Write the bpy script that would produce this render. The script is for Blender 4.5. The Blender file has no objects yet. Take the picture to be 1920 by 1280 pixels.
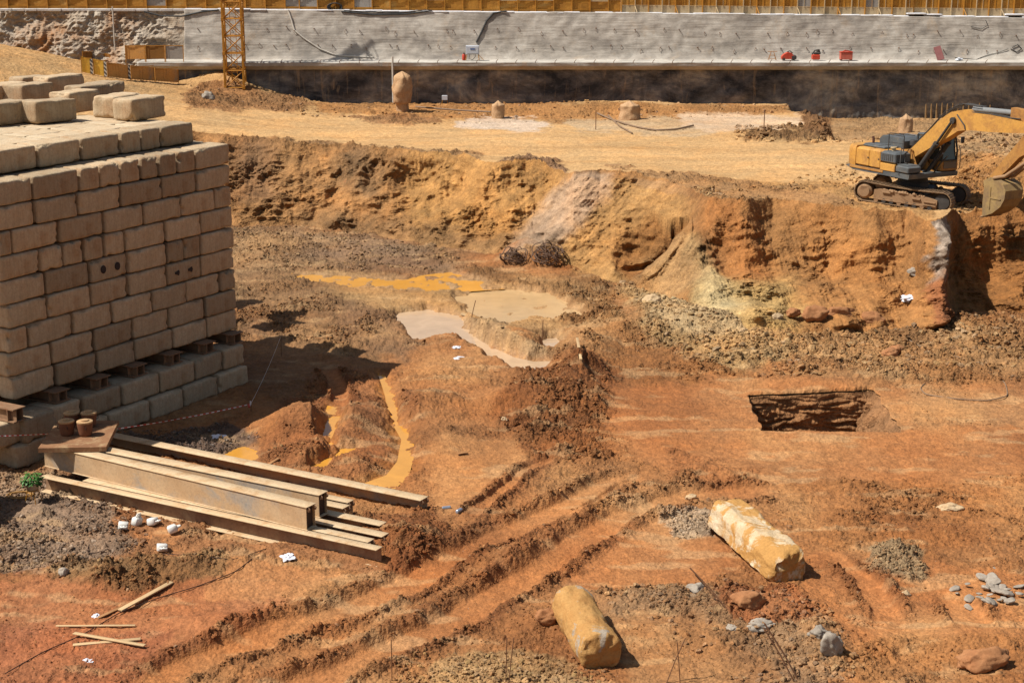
import bpy, math, random
import numpy as np
from mathutils import Vector, Matrix
from math import radians as R, sin, cos, pi, atan2, sqrt

rnd = random.Random(7)
scene = bpy.context.scene
COL = scene.collection

# ------------------------------------------------------------------ camera
F = 3000.0                      # focal length in pixels of a 1920 px wide frame
CH = 11.8                       # camera height over the bench (bench is z = 0)
PITCH = math.atan(760 / 3000.0)
cp, sp = cos(PITCH), sin(PITCH)
cam_d = bpy.data.cameras.new('camera')
cam = bpy.data.objects.new('camera', cam_d); COL.objects.link(cam)
cam.location = (0, 0, CH)
cam.rotation_euler = (pi / 2 - PITCH, 0, 0)
cam_d.sensor_width = 36; cam_d.lens = 36 * F / 1920
cam_d.clip_end = 2000
scene.camera = cam


def ray(px, py):
    u, v = (px - 960) / F, (640 - py) / F
    return Vector((u, cp + v * sp, -sp + v * cp))


def unp(px, py, z):
    """the point of the horizontal plane z that shows at this place of the photo"""
    d = ray(px, py)
    return Vector((0, 0, CH)) + d * ((z - CH) / d.z)


def unpn(px, py, p0, n):
    d = ray(px, py); o = Vector((0, 0, CH))
    return o + d * ((Vector(p0) - o).dot(n) / d.dot(n))


def uny(px, py, y):
    d = ray(px, py)
    return Vector((0, 0, CH)) + d * (y / d.y)


def proj(x, y, z):
    zc = y * cp - (z - CH) * sp
    v = (y * sp + (z - CH) * cp) / zc
    return 960 + F * x / zc, 640 - F * v


# ------------------------------------------------------------------ noise
_rs = np.random.RandomState(3)
_G2 = _rs.rand(256).astype(np.float32) * 2 * np.pi
_G2x, _G2y = np.cos(_G2), np.sin(_G2)
_g = _rs.randn(256, 3).astype(np.float32); _g /= np.linalg.norm(_g, axis=1)[:, None]


def _h(a, b, c, seed):
    v = (a.astype(np.int64) * 374761393 + b.astype(np.int64) * 668265263 + (c.astype(np.int64) if not isinstance(c, int) else c) * 2147483647 + seed * 1274126177) & 0xffffffff
    v = ((v ^ (v >> 13)) * 1103515245) & 0xffffffff
    return v ^ (v >> 16)


def P2(x, y, seed=0):
    xi = np.floor(x); yi = np.floor(y); fx = (x - xi).astype(np.float32); fy = (y - yi).astype(np.float32)
    u = fx * fx * fx * (fx * (fx * 6 - 15) + 10); w = fy * fy * fy * (fy * (fy * 6 - 15) + 10)
    def g(i, j):
        k = _h(xi + i, yi + j, 0, seed) & 255
        return _G2x[k] * (fx - i) + _G2y[k] * (fy - j)
    a = g(0, 0); b = g(1, 0); c = g(0, 1); d = g(1, 1)
    return ((a + (b - a) * u) * (1 - w) + (c + (d - c) * u) * w) * 1.5


def P3(x, y, z, seed=0):
    xi = np.floor(x); yi = np.floor(y); zi = np.floor(z)
    fx = (x - xi).astype(np.float32); fy = (y - yi).astype(np.float32); fz = (z - zi).astype(np.float32)
    f = lambda t: t * t * t * (t * (t * 6 - 15) + 10)
    u, v, w = f(fx), f(fy), f(fz)
    def g(i, j, k):
        q = _g[_h(xi + i, yi + j, zi + k, seed) & 255]
        return q[..., 0] * (fx - i) + q[..., 1] * (fy - j) + q[..., 2] * (fz - k)
    l = lambda a, b, t: a + (b - a) * t
    return l(l(l(g(0, 0, 0), g(1, 0, 0), u), l(g(0, 1, 0), g(1, 1, 0), u), v),
             l(l(g(0, 0, 1), g(1, 0, 1), u), l(g(0, 1, 1), g(1, 1, 1), u), v), w) * 1.5


def fbm2(x, y, octs, seed=0, gain=.5):
    s = 0; a = 1.0
    for k in range(octs):
        s = s + a * P2(x * 2 ** k, y * 2 ** k, seed + k); a *= gain
    return s


def lumps(x, y, seed, fill=.8):
    """rounded clods: half-ellipsoids of random radius round jittered cell points (0..1), and a random tone per clod"""
    xi = np.floor(x); yi = np.floor(y)
    best = np.zeros(x.shape, np.float32); tone = np.zeros(x.shape, np.float32)
    for i in (-1, 0, 1):
        for j in (-1, 0, 1):
            h = _h(xi + i, yi + j, 0, seed)
            r1 = (h & 1023) / 1023.; r2 = ((h >> 10) & 1023) / 1023.; r3 = ((h >> 20) & 1023) / 1023.
            dx = x - (xi + i + .15 + .7 * r1); dy = y - (yi + j + .15 + .7 * r2)
            sq = .6 + .8 * ((h >> 5) & 255) / 255.; rot = (h >> 15) & 255
            c, s = _G2x[rot], _G2y[rot]
            ex = (dx * c + dy * s) * sq; ey = (dy * c - dx * s) / sq
            rad = (.2 + .55 * r3 * r3 + .05) * (r3 > 1 - fill)
            q = 1 - (ex * ex + ey * ey) / np.maximum(rad * rad, 1e-6)
            v = np.sqrt(np.maximum(q, 0)) * rad
            m = v > best
            best = np.where(m, v, best); tone = np.where(m, r1, tone)
    return best.astype(np.float32), tone


def sstep(a, b, x):
    t = np.clip((x - a) / (b - a), 0, 1)
    return t * t * (3 - 2 * t)


def seg_dist(x, y, pts):
    """distance to a polyline and signed side (positive: right of the direction of travel), and the run along it"""
    best = np.full(x.shape, 1e9, np.float32); side = np.zeros(x.shape, np.float32); run = np.zeros(x.shape, np.float32)
    acc = 0
    for (ax, ay), (bx, by) in zip(pts[:-1], pts[1:]):
        dx, dy = bx - ax, by - ay; L2 = dx * dx + dy * dy; L = sqrt(L2)
        t = np.clip(((x - ax) * dx + (y - ay) * dy) / L2, 0, 1)
        ex = x - ax - t * dx; ey = y - ay - t * dy
        d = np.sqrt(ex * ex + ey * ey)
        m = d < best
        best = np.where(m, d, best); side = np.where(m, np.sign(dy * ex - dx * ey), side); run = np.where(m, acc + t * L, run)
        acc += L
    return best, side, run, acc


def poly_sd(x, y, pts):
    """signed distance to a polygon, negative inside"""
    n = len(pts); best = np.full(x.shape, 1e18, np.float32); ins = np.zeros(x.shape, bool)
    for k in range(n):
        ax, ay = pts[k]; bx, by = pts[(k + 1) % n]
        dx, dy = bx - ax, by - ay
        t = np.clip(((x - ax) * dx + (y - ay) * dy) / (dx * dx + dy * dy + 1e-12), 0, 1)
        ex = x - ax - t * dx; ey = y - ay - t * dy
        best = np.minimum(best, ex * ex + ey * ey)
        c = ((ay > y) != (by > y)) & (x < (bx - ax) * (y - ay) / ((by - ay) if by != ay else 1e-9) + ax)
        ins ^= c
    return np.where(ins, -1, 1) * np.sqrt(best)


# ------------------------------------------------------------------ object helpers
def srgb(r, g, b, k=1.0):
    f = lambda c: (c / 255 / 12.92 if c / 255 < .04045 else ((c / 255 + .055) / 1.055) ** 2.4) * k
    return (f(r), f(g), f(b))


class MB:
    """collects shapes into one mesh"""
    def __init__(s): s.v = []; s.f = []; s.m = []
    def add(s, vs, fs, mi=0, M=None):
        o = len(s.v)
        s.v += [tuple(M @ Vector(v)) if M is not None else tuple(v) for v in vs]
        s.f += [tuple(i + o for i in f) for f in fs]; s.m += [mi] * len(fs)
    def box(s, a, b, mi=0, M=None, bev=0.0):
        x0, y0, z0 = a; x1, y1, z1 = b
        if bev <= 0:
            vs = [(x0, y0, z0), (x1, y0, z0), (x1, y1, z0), (x0, y1, z0), (x0, y0, z1), (x1, y0, z1), (x1, y1, z1), (x0, y1, z1)]
            s.add(vs, [(0, 3, 2, 1), (4, 5, 6, 7), (0, 1, 5, 4), (1, 2, 6, 5), (2, 3, 7, 6), (3, 0, 4, 7)], mi, M)
        else:
            e = min(bev, (x1 - x0) * .45, (y1 - y0) * .45, (z1 - z0) * .45)
            def ring(z, i):
                c = e * .4
                return [(x0 + i + c, y0 + i, z), (x1 - i - c, y0 + i, z), (x1 - i, y0 + i + c, z), (x1 - i, y1 - i - c, z), (x1 - i - c, y1 - i, z), (x0 + i + c, y1 - i, z), (x0 + i, y1 - i - c, z), (x0 + i, y0 + i + c, z)]
            rs = [ring(z0, e), ring(z0 + e, 0), ring(z1 - e, 0), ring(z1, e)]
            vs = sum(rs, []); fs = [tuple(range(7, -1, -1)), tuple(range(24, 32))]
            for k in range(3):
                for i in range(8):
                    j = (i + 1) % 8; fs.append((k * 8 + i, k * 8 + j, k * 8 + 8 + j, k * 8 + 8 + i))
            s.add(vs, fs, mi, M)
    def tube(s, pts, r, n=8, mi=0, M=None, cap=True):
        pts = [Vector(p) for p in pts]; rr = r if isinstance(r, (list, tuple)) else [r] * len(pts)
        vs = []; up = None
        for k, p in enumerate(pts):
            t = (pts[min(k + 1, len(pts) - 1)] - pts[max(k - 1, 0)])
            t = t.normalized() if t.length > 1e-9 else Vector((0, 0, 1))
            if up is None: up = Vector((0, 0, 1)) if abs(t.z) < .9 else Vector((1, 0, 0))
            a = t.cross(up)
            if a.length < 1e-4: a = t.cross(Vector((.3, 1, .2)))
            a.normalize(); b = a.cross(t).normalized(); up = b
            for i in range(n):
                q = 2 * pi * i / n
                vs.append(p + a * (cos(q) * rr[k]) + b * (sin(q) * rr[k]))
        fs = []
        for k in range(len(pts) - 1):
            for i in range(n):
                j = (i + 1) % n; fs.append((k * n + i, k * n + j, (k + 1) * n + j, (k + 1) * n + i))
        if cap:
            fs.append(tuple(range(n - 1, -1, -1))); o = (len(pts) - 1) * n; fs.append(tuple(range(o, o + n)))
        s.add(vs, fs, mi, M)
    def prism(s, outline, y0, y1, mi=0, M=None):
        """outline: (x, z) points, extruded along y"""
        n = len(outline)
        vs = [(x, y0, z) for x, z in outline] + [(x, y1, z) for x, z in outline]
        fs = [tuple(range(n)), tuple(range(2 * n - 1, n - 1, -1))] + [(i, n + i, n + (i + 1) % n, (i + 1) % n) for i in range(n)]
        s.add(vs, fs, mi, M)
    def lathe(s, prof, n=20, mi=0, M=None):
        vs = []; fs = []
        for r, z in prof:
            for i in range(n): vs.append((r * cos(2 * pi * i / n), r * sin(2 * pi * i / n), z))
        for k in range(len(prof) - 1):
            for i in range(n):
                j = (i + 1) % n; fs.append((k * n + i, k * n + j, (k + 1) * n + j, (k + 1) * n + i))
        fs.append(tuple(range(n - 1, -1, -1))); o = (len(prof) - 1) * n; fs.append(tuple(range(o, o + n)))
        s.add(vs, fs, mi, M)
    def mesh(s, name, mats, smooth=None):
        me = bpy.data.meshes.new(name); me.from_pydata(s.v, [], s.f)
        for m in (mats if isinstance(mats, (list, tuple)) else [mats]): me.materials.append(m)
        me.polygons.foreach_set('material_index', s.m); me.update()
        if smooth is not None:
            import bmesh
            bm = bmesh.new(); bm.from_mesh(me); bmesh.ops.recalc_face_normals(bm, faces=bm.faces)
            for f in bm.faces: f.smooth = True
            for e in bm.edges:
                if len(e.link_faces) == 2 and e.calc_face_angle(0) > R(smooth): e.smooth = False
            bm.to_mesh(me); bm.free()
        return me
    def build(s, name, mats, parent=None, smooth=40, **kw):
        return link(name, s.mesh(name, mats, smooth), parent, **kw)


def link(name, me, parent=None, loc=None, rot=None, scale=None):
    o = bpy.data.objects.new(name, me); COL.objects.link(o)
    if parent is not None: o.parent = parent
    if loc is not None: o.location = loc
    if rot is not None: o.rotation_euler = rot
    if scale is not None: o.scale = scale
    return o


def tag(o, label=None, cat=None, group=None, kind=None):
    if label: o['label'] = label
    if cat: o['category'] = cat
    if group: o['group'] = group
    if kind: o['kind'] = kind
    return o


def empty(name, loc=(0, 0, 0), rz=0, rot=None):
    o = bpy.data.objects.new(name, None); COL.objects.link(o); o.location = loc
    o.rotation_euler = rot if rot is not None else (0, 0, rz)
    o.empty_display_size = .1
    return o


def copy_tree(o, parent=None):
    c = o.copy(); COL.objects.link(c); c.parent = parent
    for ch in list(o.children): copy_tree(ch, c)
    return c


def np_mesh(name, co, faces, mat, smooth=True, colors=None):
    me = bpy.data.meshes.new(name)
    nv = len(co); nf, k = faces.shape
    me.vertices.add(nv); me.vertices.foreach_set('co', co.astype(np.float32).ravel())
    me.loops.add(nf * k); me.loops.foreach_set('vertex_index', faces.astype(np.int32).ravel())
    me.polygons.add(nf); me.polygons.foreach_set('loop_start', np.arange(0, nf * k, k, dtype=np.int32))
    me.polygons.foreach_set('loop_total', np.full(nf, k, np.int32))
    me.polygons.foreach_set('use_smooth', np.full(nf, smooth, bool))
    me.update(calc_edges=True)
    if colors is not None:
        for nm, c in colors.items():
            a = me.attributes.new(nm, 'FLOAT_COLOR', 'POINT')
            buf = np.ones((nv, 4), np.float32); buf[:, :c.shape[1]] = c
            a.data.foreach_set('color', buf.ravel())
    me.materials.append(mat)
    return me


# ------------------------------------------------------------------ materials
def newmat(name):
    m = bpy.data.materials.new(name); m.use_nodes = True
    nt = m.node_tree; b = nt.nodes['Principled BSDF']
    return m, nt, b


class N:
    """small node-building helper"""
    def __init__(s, nt): s.nt = nt
    def node(s, t, **kw):
        n = s.nt.nodes.new(t)
        for k, v in kw.items():
            if k.startswith('i_'):
                n.inputs[k[2:].replace('_', ' ')].default_value = v
            else: setattr(n, k, v)
        return n
    def L(s, a, b): s.nt.links.new(a, b)
    def co(s, scale=(1, 1, 1), obj=True):
        t = s.node('ShaderNodeTexCoord'); m = s.node('ShaderNodeMapping'); m.inputs['Scale'].default_value = scale
        s.L(t.outputs['Object' if obj else 'Generated'], m.inputs['Vector']); return m.outputs[0]
    def noise(s, vec, scale, detail=6, rough=.6, dist=0):
        n = s.node('ShaderNodeTexNoise'); n.inputs['Scale'].default_value = scale; n.inputs['Detail'].default_value = detail
        n.inputs['Roughness'].default_value = rough; n.inputs['Distortion'].default_value = dist
        if vec is not None: s.L(vec, n.inputs['Vector'])
        return n.outputs[0]
    def ramp(s, fac, stops):
        r = s.node('ShaderNodeValToRGB'); e = r.color_ramp.elements
        while len(e) < len(stops): e.new(.5)
        for k, (p, c) in enumerate(stops):
            e[k].position = p; e[k].color = (*c, 1) if len(c) == 3 else c
        s.L(fac, r.inputs[0]); return r.outputs[0]
    def mapr(s, v, a, b, c, d):
        m = s.node('ShaderNodeMapRange'); s.L(v, m.inputs[0])
        for k, q in enumerate((a, b, c, d)): m.inputs[k + 1].default_value = q
        return m.outputs[0]
    def mix(s, f, a, b, mode='MIX'):
        m = s.node('ShaderNodeMix', data_type='RGBA', blend_type=mode)
        for k, q in ((0, f), (6, a), (7, b)):
            if isinstance(q, (int, float)): m.inputs[k].default_value = q
            elif isinstance(q, tuple): m.inputs[k].default_value = (*q[:3], 1)
            else: s.L(q, m.inputs[k])
        return m.outputs[2]
    def bump(s, h, strength, dist, b):
        n = s.node('ShaderNodeBump'); n.inputs['Strength'].default_value = strength; n.inputs['Distance'].default_value = dist
        s.L(h, n.inputs['Height']); s.L(n.outputs[0], b.inputs['Normal']); return n


def mat_var(name, c1, c2, scale=3, rough=.85, c3=None, s3=1.0, t3=(.55, .7), bump=.3, bdist=.02, bscale=30, metallic=0, rand=.0, stretch=(1, 1, 1), spec=.3):
    """two-tone noise-varied surface with an optional third stain colour and a small bump"""
    m, nt, b = newmat(name); n = N(nt); v = n.co(stretch)
    f = n.noise(v, scale, 8, .65)
    col = n.ramp(f, [(.3, c1), (.7, c2)])
    if c3 is not None:
        g = n.noise(v, s3, 6, .7, .6); col = n.mix(n.mapr(g, t3[0], t3[1], 0, 1), col, c3)
    gr = n.noise(n.co(), scale * 9, 5, .75)
    col = n.mix(.8, col, n.ramp(gr, [(.28, (.70, .68, .66)), (.5, (1, 1, 1)), (.75, (1.16, 1.16, 1.16))]), 'MULTIPLY')
    if rand > 0:
        oi = n.node('ShaderNodeObjectInfo')
        k = n.mapr(oi.outputs['Random'], 0, 1, 1 - rand, 1 + rand * .6)
        cc = n.node('ShaderNodeCombineColor'); [n.L(k, cc.inputs[i]) for i in range(3)]
        col = n.mix(1.0, col, cc.outputs[0], 'MULTIPLY')
    n.L(col, b.inputs['Base Color']); b.inputs['Roughness'].default_value = rough; b.inputs['Metallic'].default_value = metallic
    b.inputs['Specular IOR Level'].default_value = spec
    if bump > 0: n.bump(n.noise(n.co(), bscale, 6, .7), bump, bdist, b)
    return m


KA = .62          # sunlit picture value -> surface reflectance
def sc_(r, g, b, k=KA):
    c = srgb(r, g, b, k)
    s = (max(c) - min(c)) / max(max(c), 1e-6)
    p = min(max((s - .5) / .4, 0), 1)
    return (c[0] * (1.02 - .07 * p), c[1] * (.95 + .215 * p), c[2] * (.92 + .32 * p))
def so_(r, g, b, k=KA): return srgb(r, g, b, k)
# ------------------------------------------------------------------ terrain
FZ = -4.05                       # pit floor
WY = 116.5                       # foot of the far retaining wall
T_px = [(-900, 262, 0), (300, 260, 0), (430, 261, 0), (480, 262, 0), (560, 268, 0), (640, 267, 0), (700, 276, 0), (760, 281, 0), (830, 287, 0), (880, 297, 0),
        (930, 309, 0), (985, 304, 0), (1030, 316, 0), (1075, 328, 0), (1100, 326, 0), (1125, 322, 0), (1150, 325, 0), (1200, 328, 0), (1250, 338, 0), (1290, 350, 0),
        (1310, 362, 0), (1340, 378, 0), (1400, 384, 0), (1450, 374, 0), (1500, 378, 0), (1560, 388, 0), (1620, 399, 0), (1700, 400, 0), (1735, 412, 0), (1765, 412, 0),
        (1800, 388, 0), (1850, 385, 0), (1900, 385, 0), (1960, 385, 0), (2900, 380, 0)]
F_px = [(-900, 426, -3.9), (430, 424, -3.9), (560, 424, -3.9), (700, 442, -3.9), (850, 468, -3.8), (950, 480, -3.8), (1030, 494, -3.8), (1080, 505, -3.9), (1150, 528, -4.0), (1180, 530, -4.0),
        (1230, 552, -4.0), (1300, 590, -3.95), (1400, 640, -3.9), (1500, 640, -3.9), (1600, 626, -3.9), (1700, 630, -3.9), (1740, 632, -3.9), (1765, 628, -3.9), (1800, 590, -3.8), (1850, 586, -3.8), (1920, 596, -3.8), (2900, 596, -3.8)]
def _uy(l):
    a = [(p.x / p.y, p.y, z) for p, z in ((unp(x, y, z), z) for x, y, z in l)]; a.sort(); return np.array(a)
TA, FA = _uy(T_px), _uy(F_px)
def px_of_u(u): return 960 + F * u / 1.035     # rough, only for choosing profiles


def q_of(x, y, z=FZ):
    zc = y * cp - (z - CH) * sp
    zc = np.maximum(zc, 5)
    return 960 + F * x / zc, 640 - F * (y * sp + (z - CH) * cp) / zc


# mounds on the pit floor: picture place, radii (m across, m along), turn, height
MOUNDS = [
    (580, 790, 1.3, 1.0, 20, .6), (540, 800, 1.2, 1.0, 0, .45), (655, 790, .9, 2.0, -10, .5), (640, 860, 1.0, 1.5, 20, .28), (560, 850, 1.2, 1.2, 0, .25),
    (800, 760, 1.3, 2.2, -15, .45), (835, 820, 1.0, 1.6, 0, .3), (700, 650, 1.6, 1.4, 25, .15),
    (940, 635, 1.5, 1.7, 40, .6), (880, 615, .7, 1.4, 45, .35), (800, 560, 1.4, .6, 0, .25),
    (1090, 690, .8, 2.2, -12, .8), (1050, 740, 2.0, 1.6, 0, .35), (950, 750, 1.2, 1.0, 0, .3), (1110, 650, 1.0, 1.5, 0, .4), (1180, 620, 2.0, 2.0, 0, .35),
    (1025, 478, 1.5, 1.0, 0, 1.1), (965, 486, 1.1, .8, 0, .6), (1310, 610, 4.5, 2.4, -10, .75), (1220, 580, 2.5, 2.0, -10, .5),
    (200, 1075, 2.2, .8, 5, .2), (330, 1075, 1.5, .7, 10, .18), (440, 1040, 2.0, .8, 15, .25), (720, 1000, 1.3, 1.5, 0, .35), (770, 1020, 1.0, .8, 0, .25), (880, 960, .6, 1.0, 0, .1),
    (430, 1165, 1.6, .7, 10, .3), (960, 1040, 1.2, .6, 35, .3), (1010, 1160, 1.0, .8, 0, .2), (1420, 1130, 1.8, 1.0, -10, .3), (1520, 1200, 1.0, 1.6, 0, .3),
    (1700, 1000, 3.0, 1.2, 0, .2), (1830, 1190, 1.4, 1.0, 0, .25), (1640, 700, 3.0, 1.0, 0, .25), (1750, 640, 2.0, 1.2, 0, .3), (1860, 620, 2.5, 1.5, 0, .3),
    (1250, 1180, 1.5, .6, -10, .2), (1470, 720, 3.5, .7, -4, .2), (1340, 880, 1.5, .8, 0, .18),
    # on the bench (z 0)
]
MOUNDS_B = [(415, 186, 2.2, 1.5, 0, 1.1), (470, 192, 3.0, 1.4, 0, .6), (540, 198, 3.5, 1.5, 0, .35), (985, 306, 1.4, .7, 0, .35), (1122, 324, 1.3, 1.2, 0, .8),
            (800, 222, 5.0, 1.0, 0, .35), (690, 210, 4.0, 1.2, 0, .4), (1050, 205, 8.0, 1.6, 0, .4), (560, 262, 3, .8, 0, .2), (860, 294, 2, .6, 0, .25), (1350, 378, 1.6, .5, 0, .25),
            (1450, 255, 3.0, 1.0, 0, .55), (1540, 240, 1.1, 1.8, 0, .8), (1215, 205, 6, 2.0, 0, .45), (1880, 320, 2.0, 3.0, 0, .7), (1960, 330, 3.5, 4, 0, .8), (1600, 395, 1.5, .5, 0, .12)]
# wheel tracks across the foreground: centre line, half width of the smooth bed, depth, ridge height
RUTS = [
    ([(240, 1300), (350, 1247), (480, 1200), (640, 1145), (752, 1100), (820, 1062), (902, 1021), (977, 985), (1060, 945), (1150, 905), (1230, 885)], .56, .17, .22),
    ([(470, 1320), (560, 1290), (640, 1257), (752, 1205), (850, 1160), (940, 1107), (1015, 1062), (1090, 1010), (1165, 965), (1277, 931), (1390, 922), (1500, 925)], .56, .17, .22),
    ([(860, 985), (930, 935), (990, 880), (1060, 850)], .25, .06, .2),
    ([(1040, 985), (1110, 945), (1160, 915), (1214, 886)], .25, .10, .2),
    ([(1545, 1035), (1620, 1080), (1660, 1140), (1660, 1190)], .35, .14, .08),
    ([(1780, 1105), (1815, 1160), (1850, 1215)], .4, .07, .05),
    ([(610, 690), (640, 740), (640, 800)], .3, .12, .15),
]
RUTS_W = [([tuple(unp(a, b, FZ).xy) for a, b in pl], w, d, h) for pl, w, d, h in RUTS]
# puddles: outline, water level relative to the floor
PUD = {
    'cream pool': [(742, 588), (765, 583), (800, 581), (835, 588), (862, 591), (868, 604), (862, 612), (872, 622), (850, 634), (815, 634), (790, 638), (772, 622), (755, 606)],
    'stream': [(855, 618), (885, 625), (905, 640), (930, 655), (950, 664), (985, 672), (1020, 672), (1016, 690), (990, 702), (972, 690), (955, 682), (930, 672), (900, 656), (870, 640), (850, 628)],
    'upper': [(860, 560), (900, 548), (960, 547), (1020, 553), (1040, 565), (1090, 592), (1100, 600), (1060, 606), (1010, 600), (985, 603), (950, 612), (920, 604), (880, 590), (890, 578), (870, 570)],
    'side': [(1015, 640), (1040, 632), (1050, 645), (1025, 655)],
    'long orange': [(708, 700), (722, 708), (738, 740), (750, 775), (760, 805), (768, 845), (762, 885), (740, 905), (700, 908), (672, 905), (690, 894), (725, 880), (742, 855), (742, 820), (730, 790), (722, 745)],
    'orange strip': [(585, 872), (610, 858), (640, 842), (668, 836), (672, 843), (648, 858), (615, 872), (590, 880)],
    'small orange': [(420, 862), (432, 846), (452, 840), (474, 845), (476, 856), (455, 866), (432, 870)],
    'upper orange': [(612, 790), (616, 762), (628, 765), (637, 790), (632, 822), (618, 838), (610, 820)],
    'far orange': [(560, 517), (610, 521), (680, 524), (760, 526), (840, 514), (900, 530), (930, 545), (880, 548), (800, 552), (740, 545), (680, 542), (620, 536), (575, 530)],
}
PUD_W = {k: [tuple(unp(a, b, FZ).xy) for a, b in v] for k, v in PUD.items()}
PUD_L = {'cream pool': FZ - .06, 'stream': FZ - .04, 'upper': FZ + .05, 'side': FZ - .02, 'long orange': FZ - .03, 'orange strip': FZ - .03, 'small orange': FZ - .03, 'upper orange': FZ + .02, 'far orange': FZ + .10}

HOLE = [tuple(unp(a, b, FZ).xy) for a, b in ((1403, 742), (1640, 732), (1690, 812), (1430, 808))]
_H = []
for _k in range(4):
    _a, _b = HOLE[_k], HOLE[(_k + 1) % 4]
    for _i in range(12):
        _t = _i / 12; _x = _a[0] + (_b[0] - _a[0]) * _t; _y = _a[1] + (_b[1] - _a[1]) * _t
        _n = float(P2(np.array([_x * 1.7]), np.array([_y * 1.7]), 310)[0]) * .14 + float(P2(np.array([_x * 5.]), np.array([_y * 5.]), 311)[0]) * .07
        _H.append((_x + _n, _y + _n * .8))
HOLE_C = (sum(p[0] for p in HOLE) / 4, sum(p[1] for p in HOLE) / 4)
SPUR = [tuple(unp(1312, 366, 0).xy), tuple(unp(1300, 400, -.8).xy), tuple(unp(1235, 465, -2.4).xy), tuple(unp(1160, 532, -4.0).xy)]
STUB_X = unp(1740, 500, -2).x


def zone(qx, qy, pts, feather, wob=None):
    """soft mask of a ground patch given by its outline; wob ragged edge"""
    xs = [p[0] for p in pts]; ys = [p[1] for p in pts]
    out = np.zeros(qx.shape, np.float32); pad = feather + 30
    m = (qx > min(xs) - pad) & (qx < max(xs) + pad) & (qy > min(ys) - pad) & (qy < max(ys) + pad)
    if m.any():
        k = .5    # the ground is foreshortened: one step down the picture counts for more
        d = poly_sd(qx[m], qy[m] / k, [(a, b / k) for a, b in pts])
        if wob is not None: d = d + wob[m]
        out[m] = 1 - sstep(-feather, feather, d)
    return out


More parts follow.
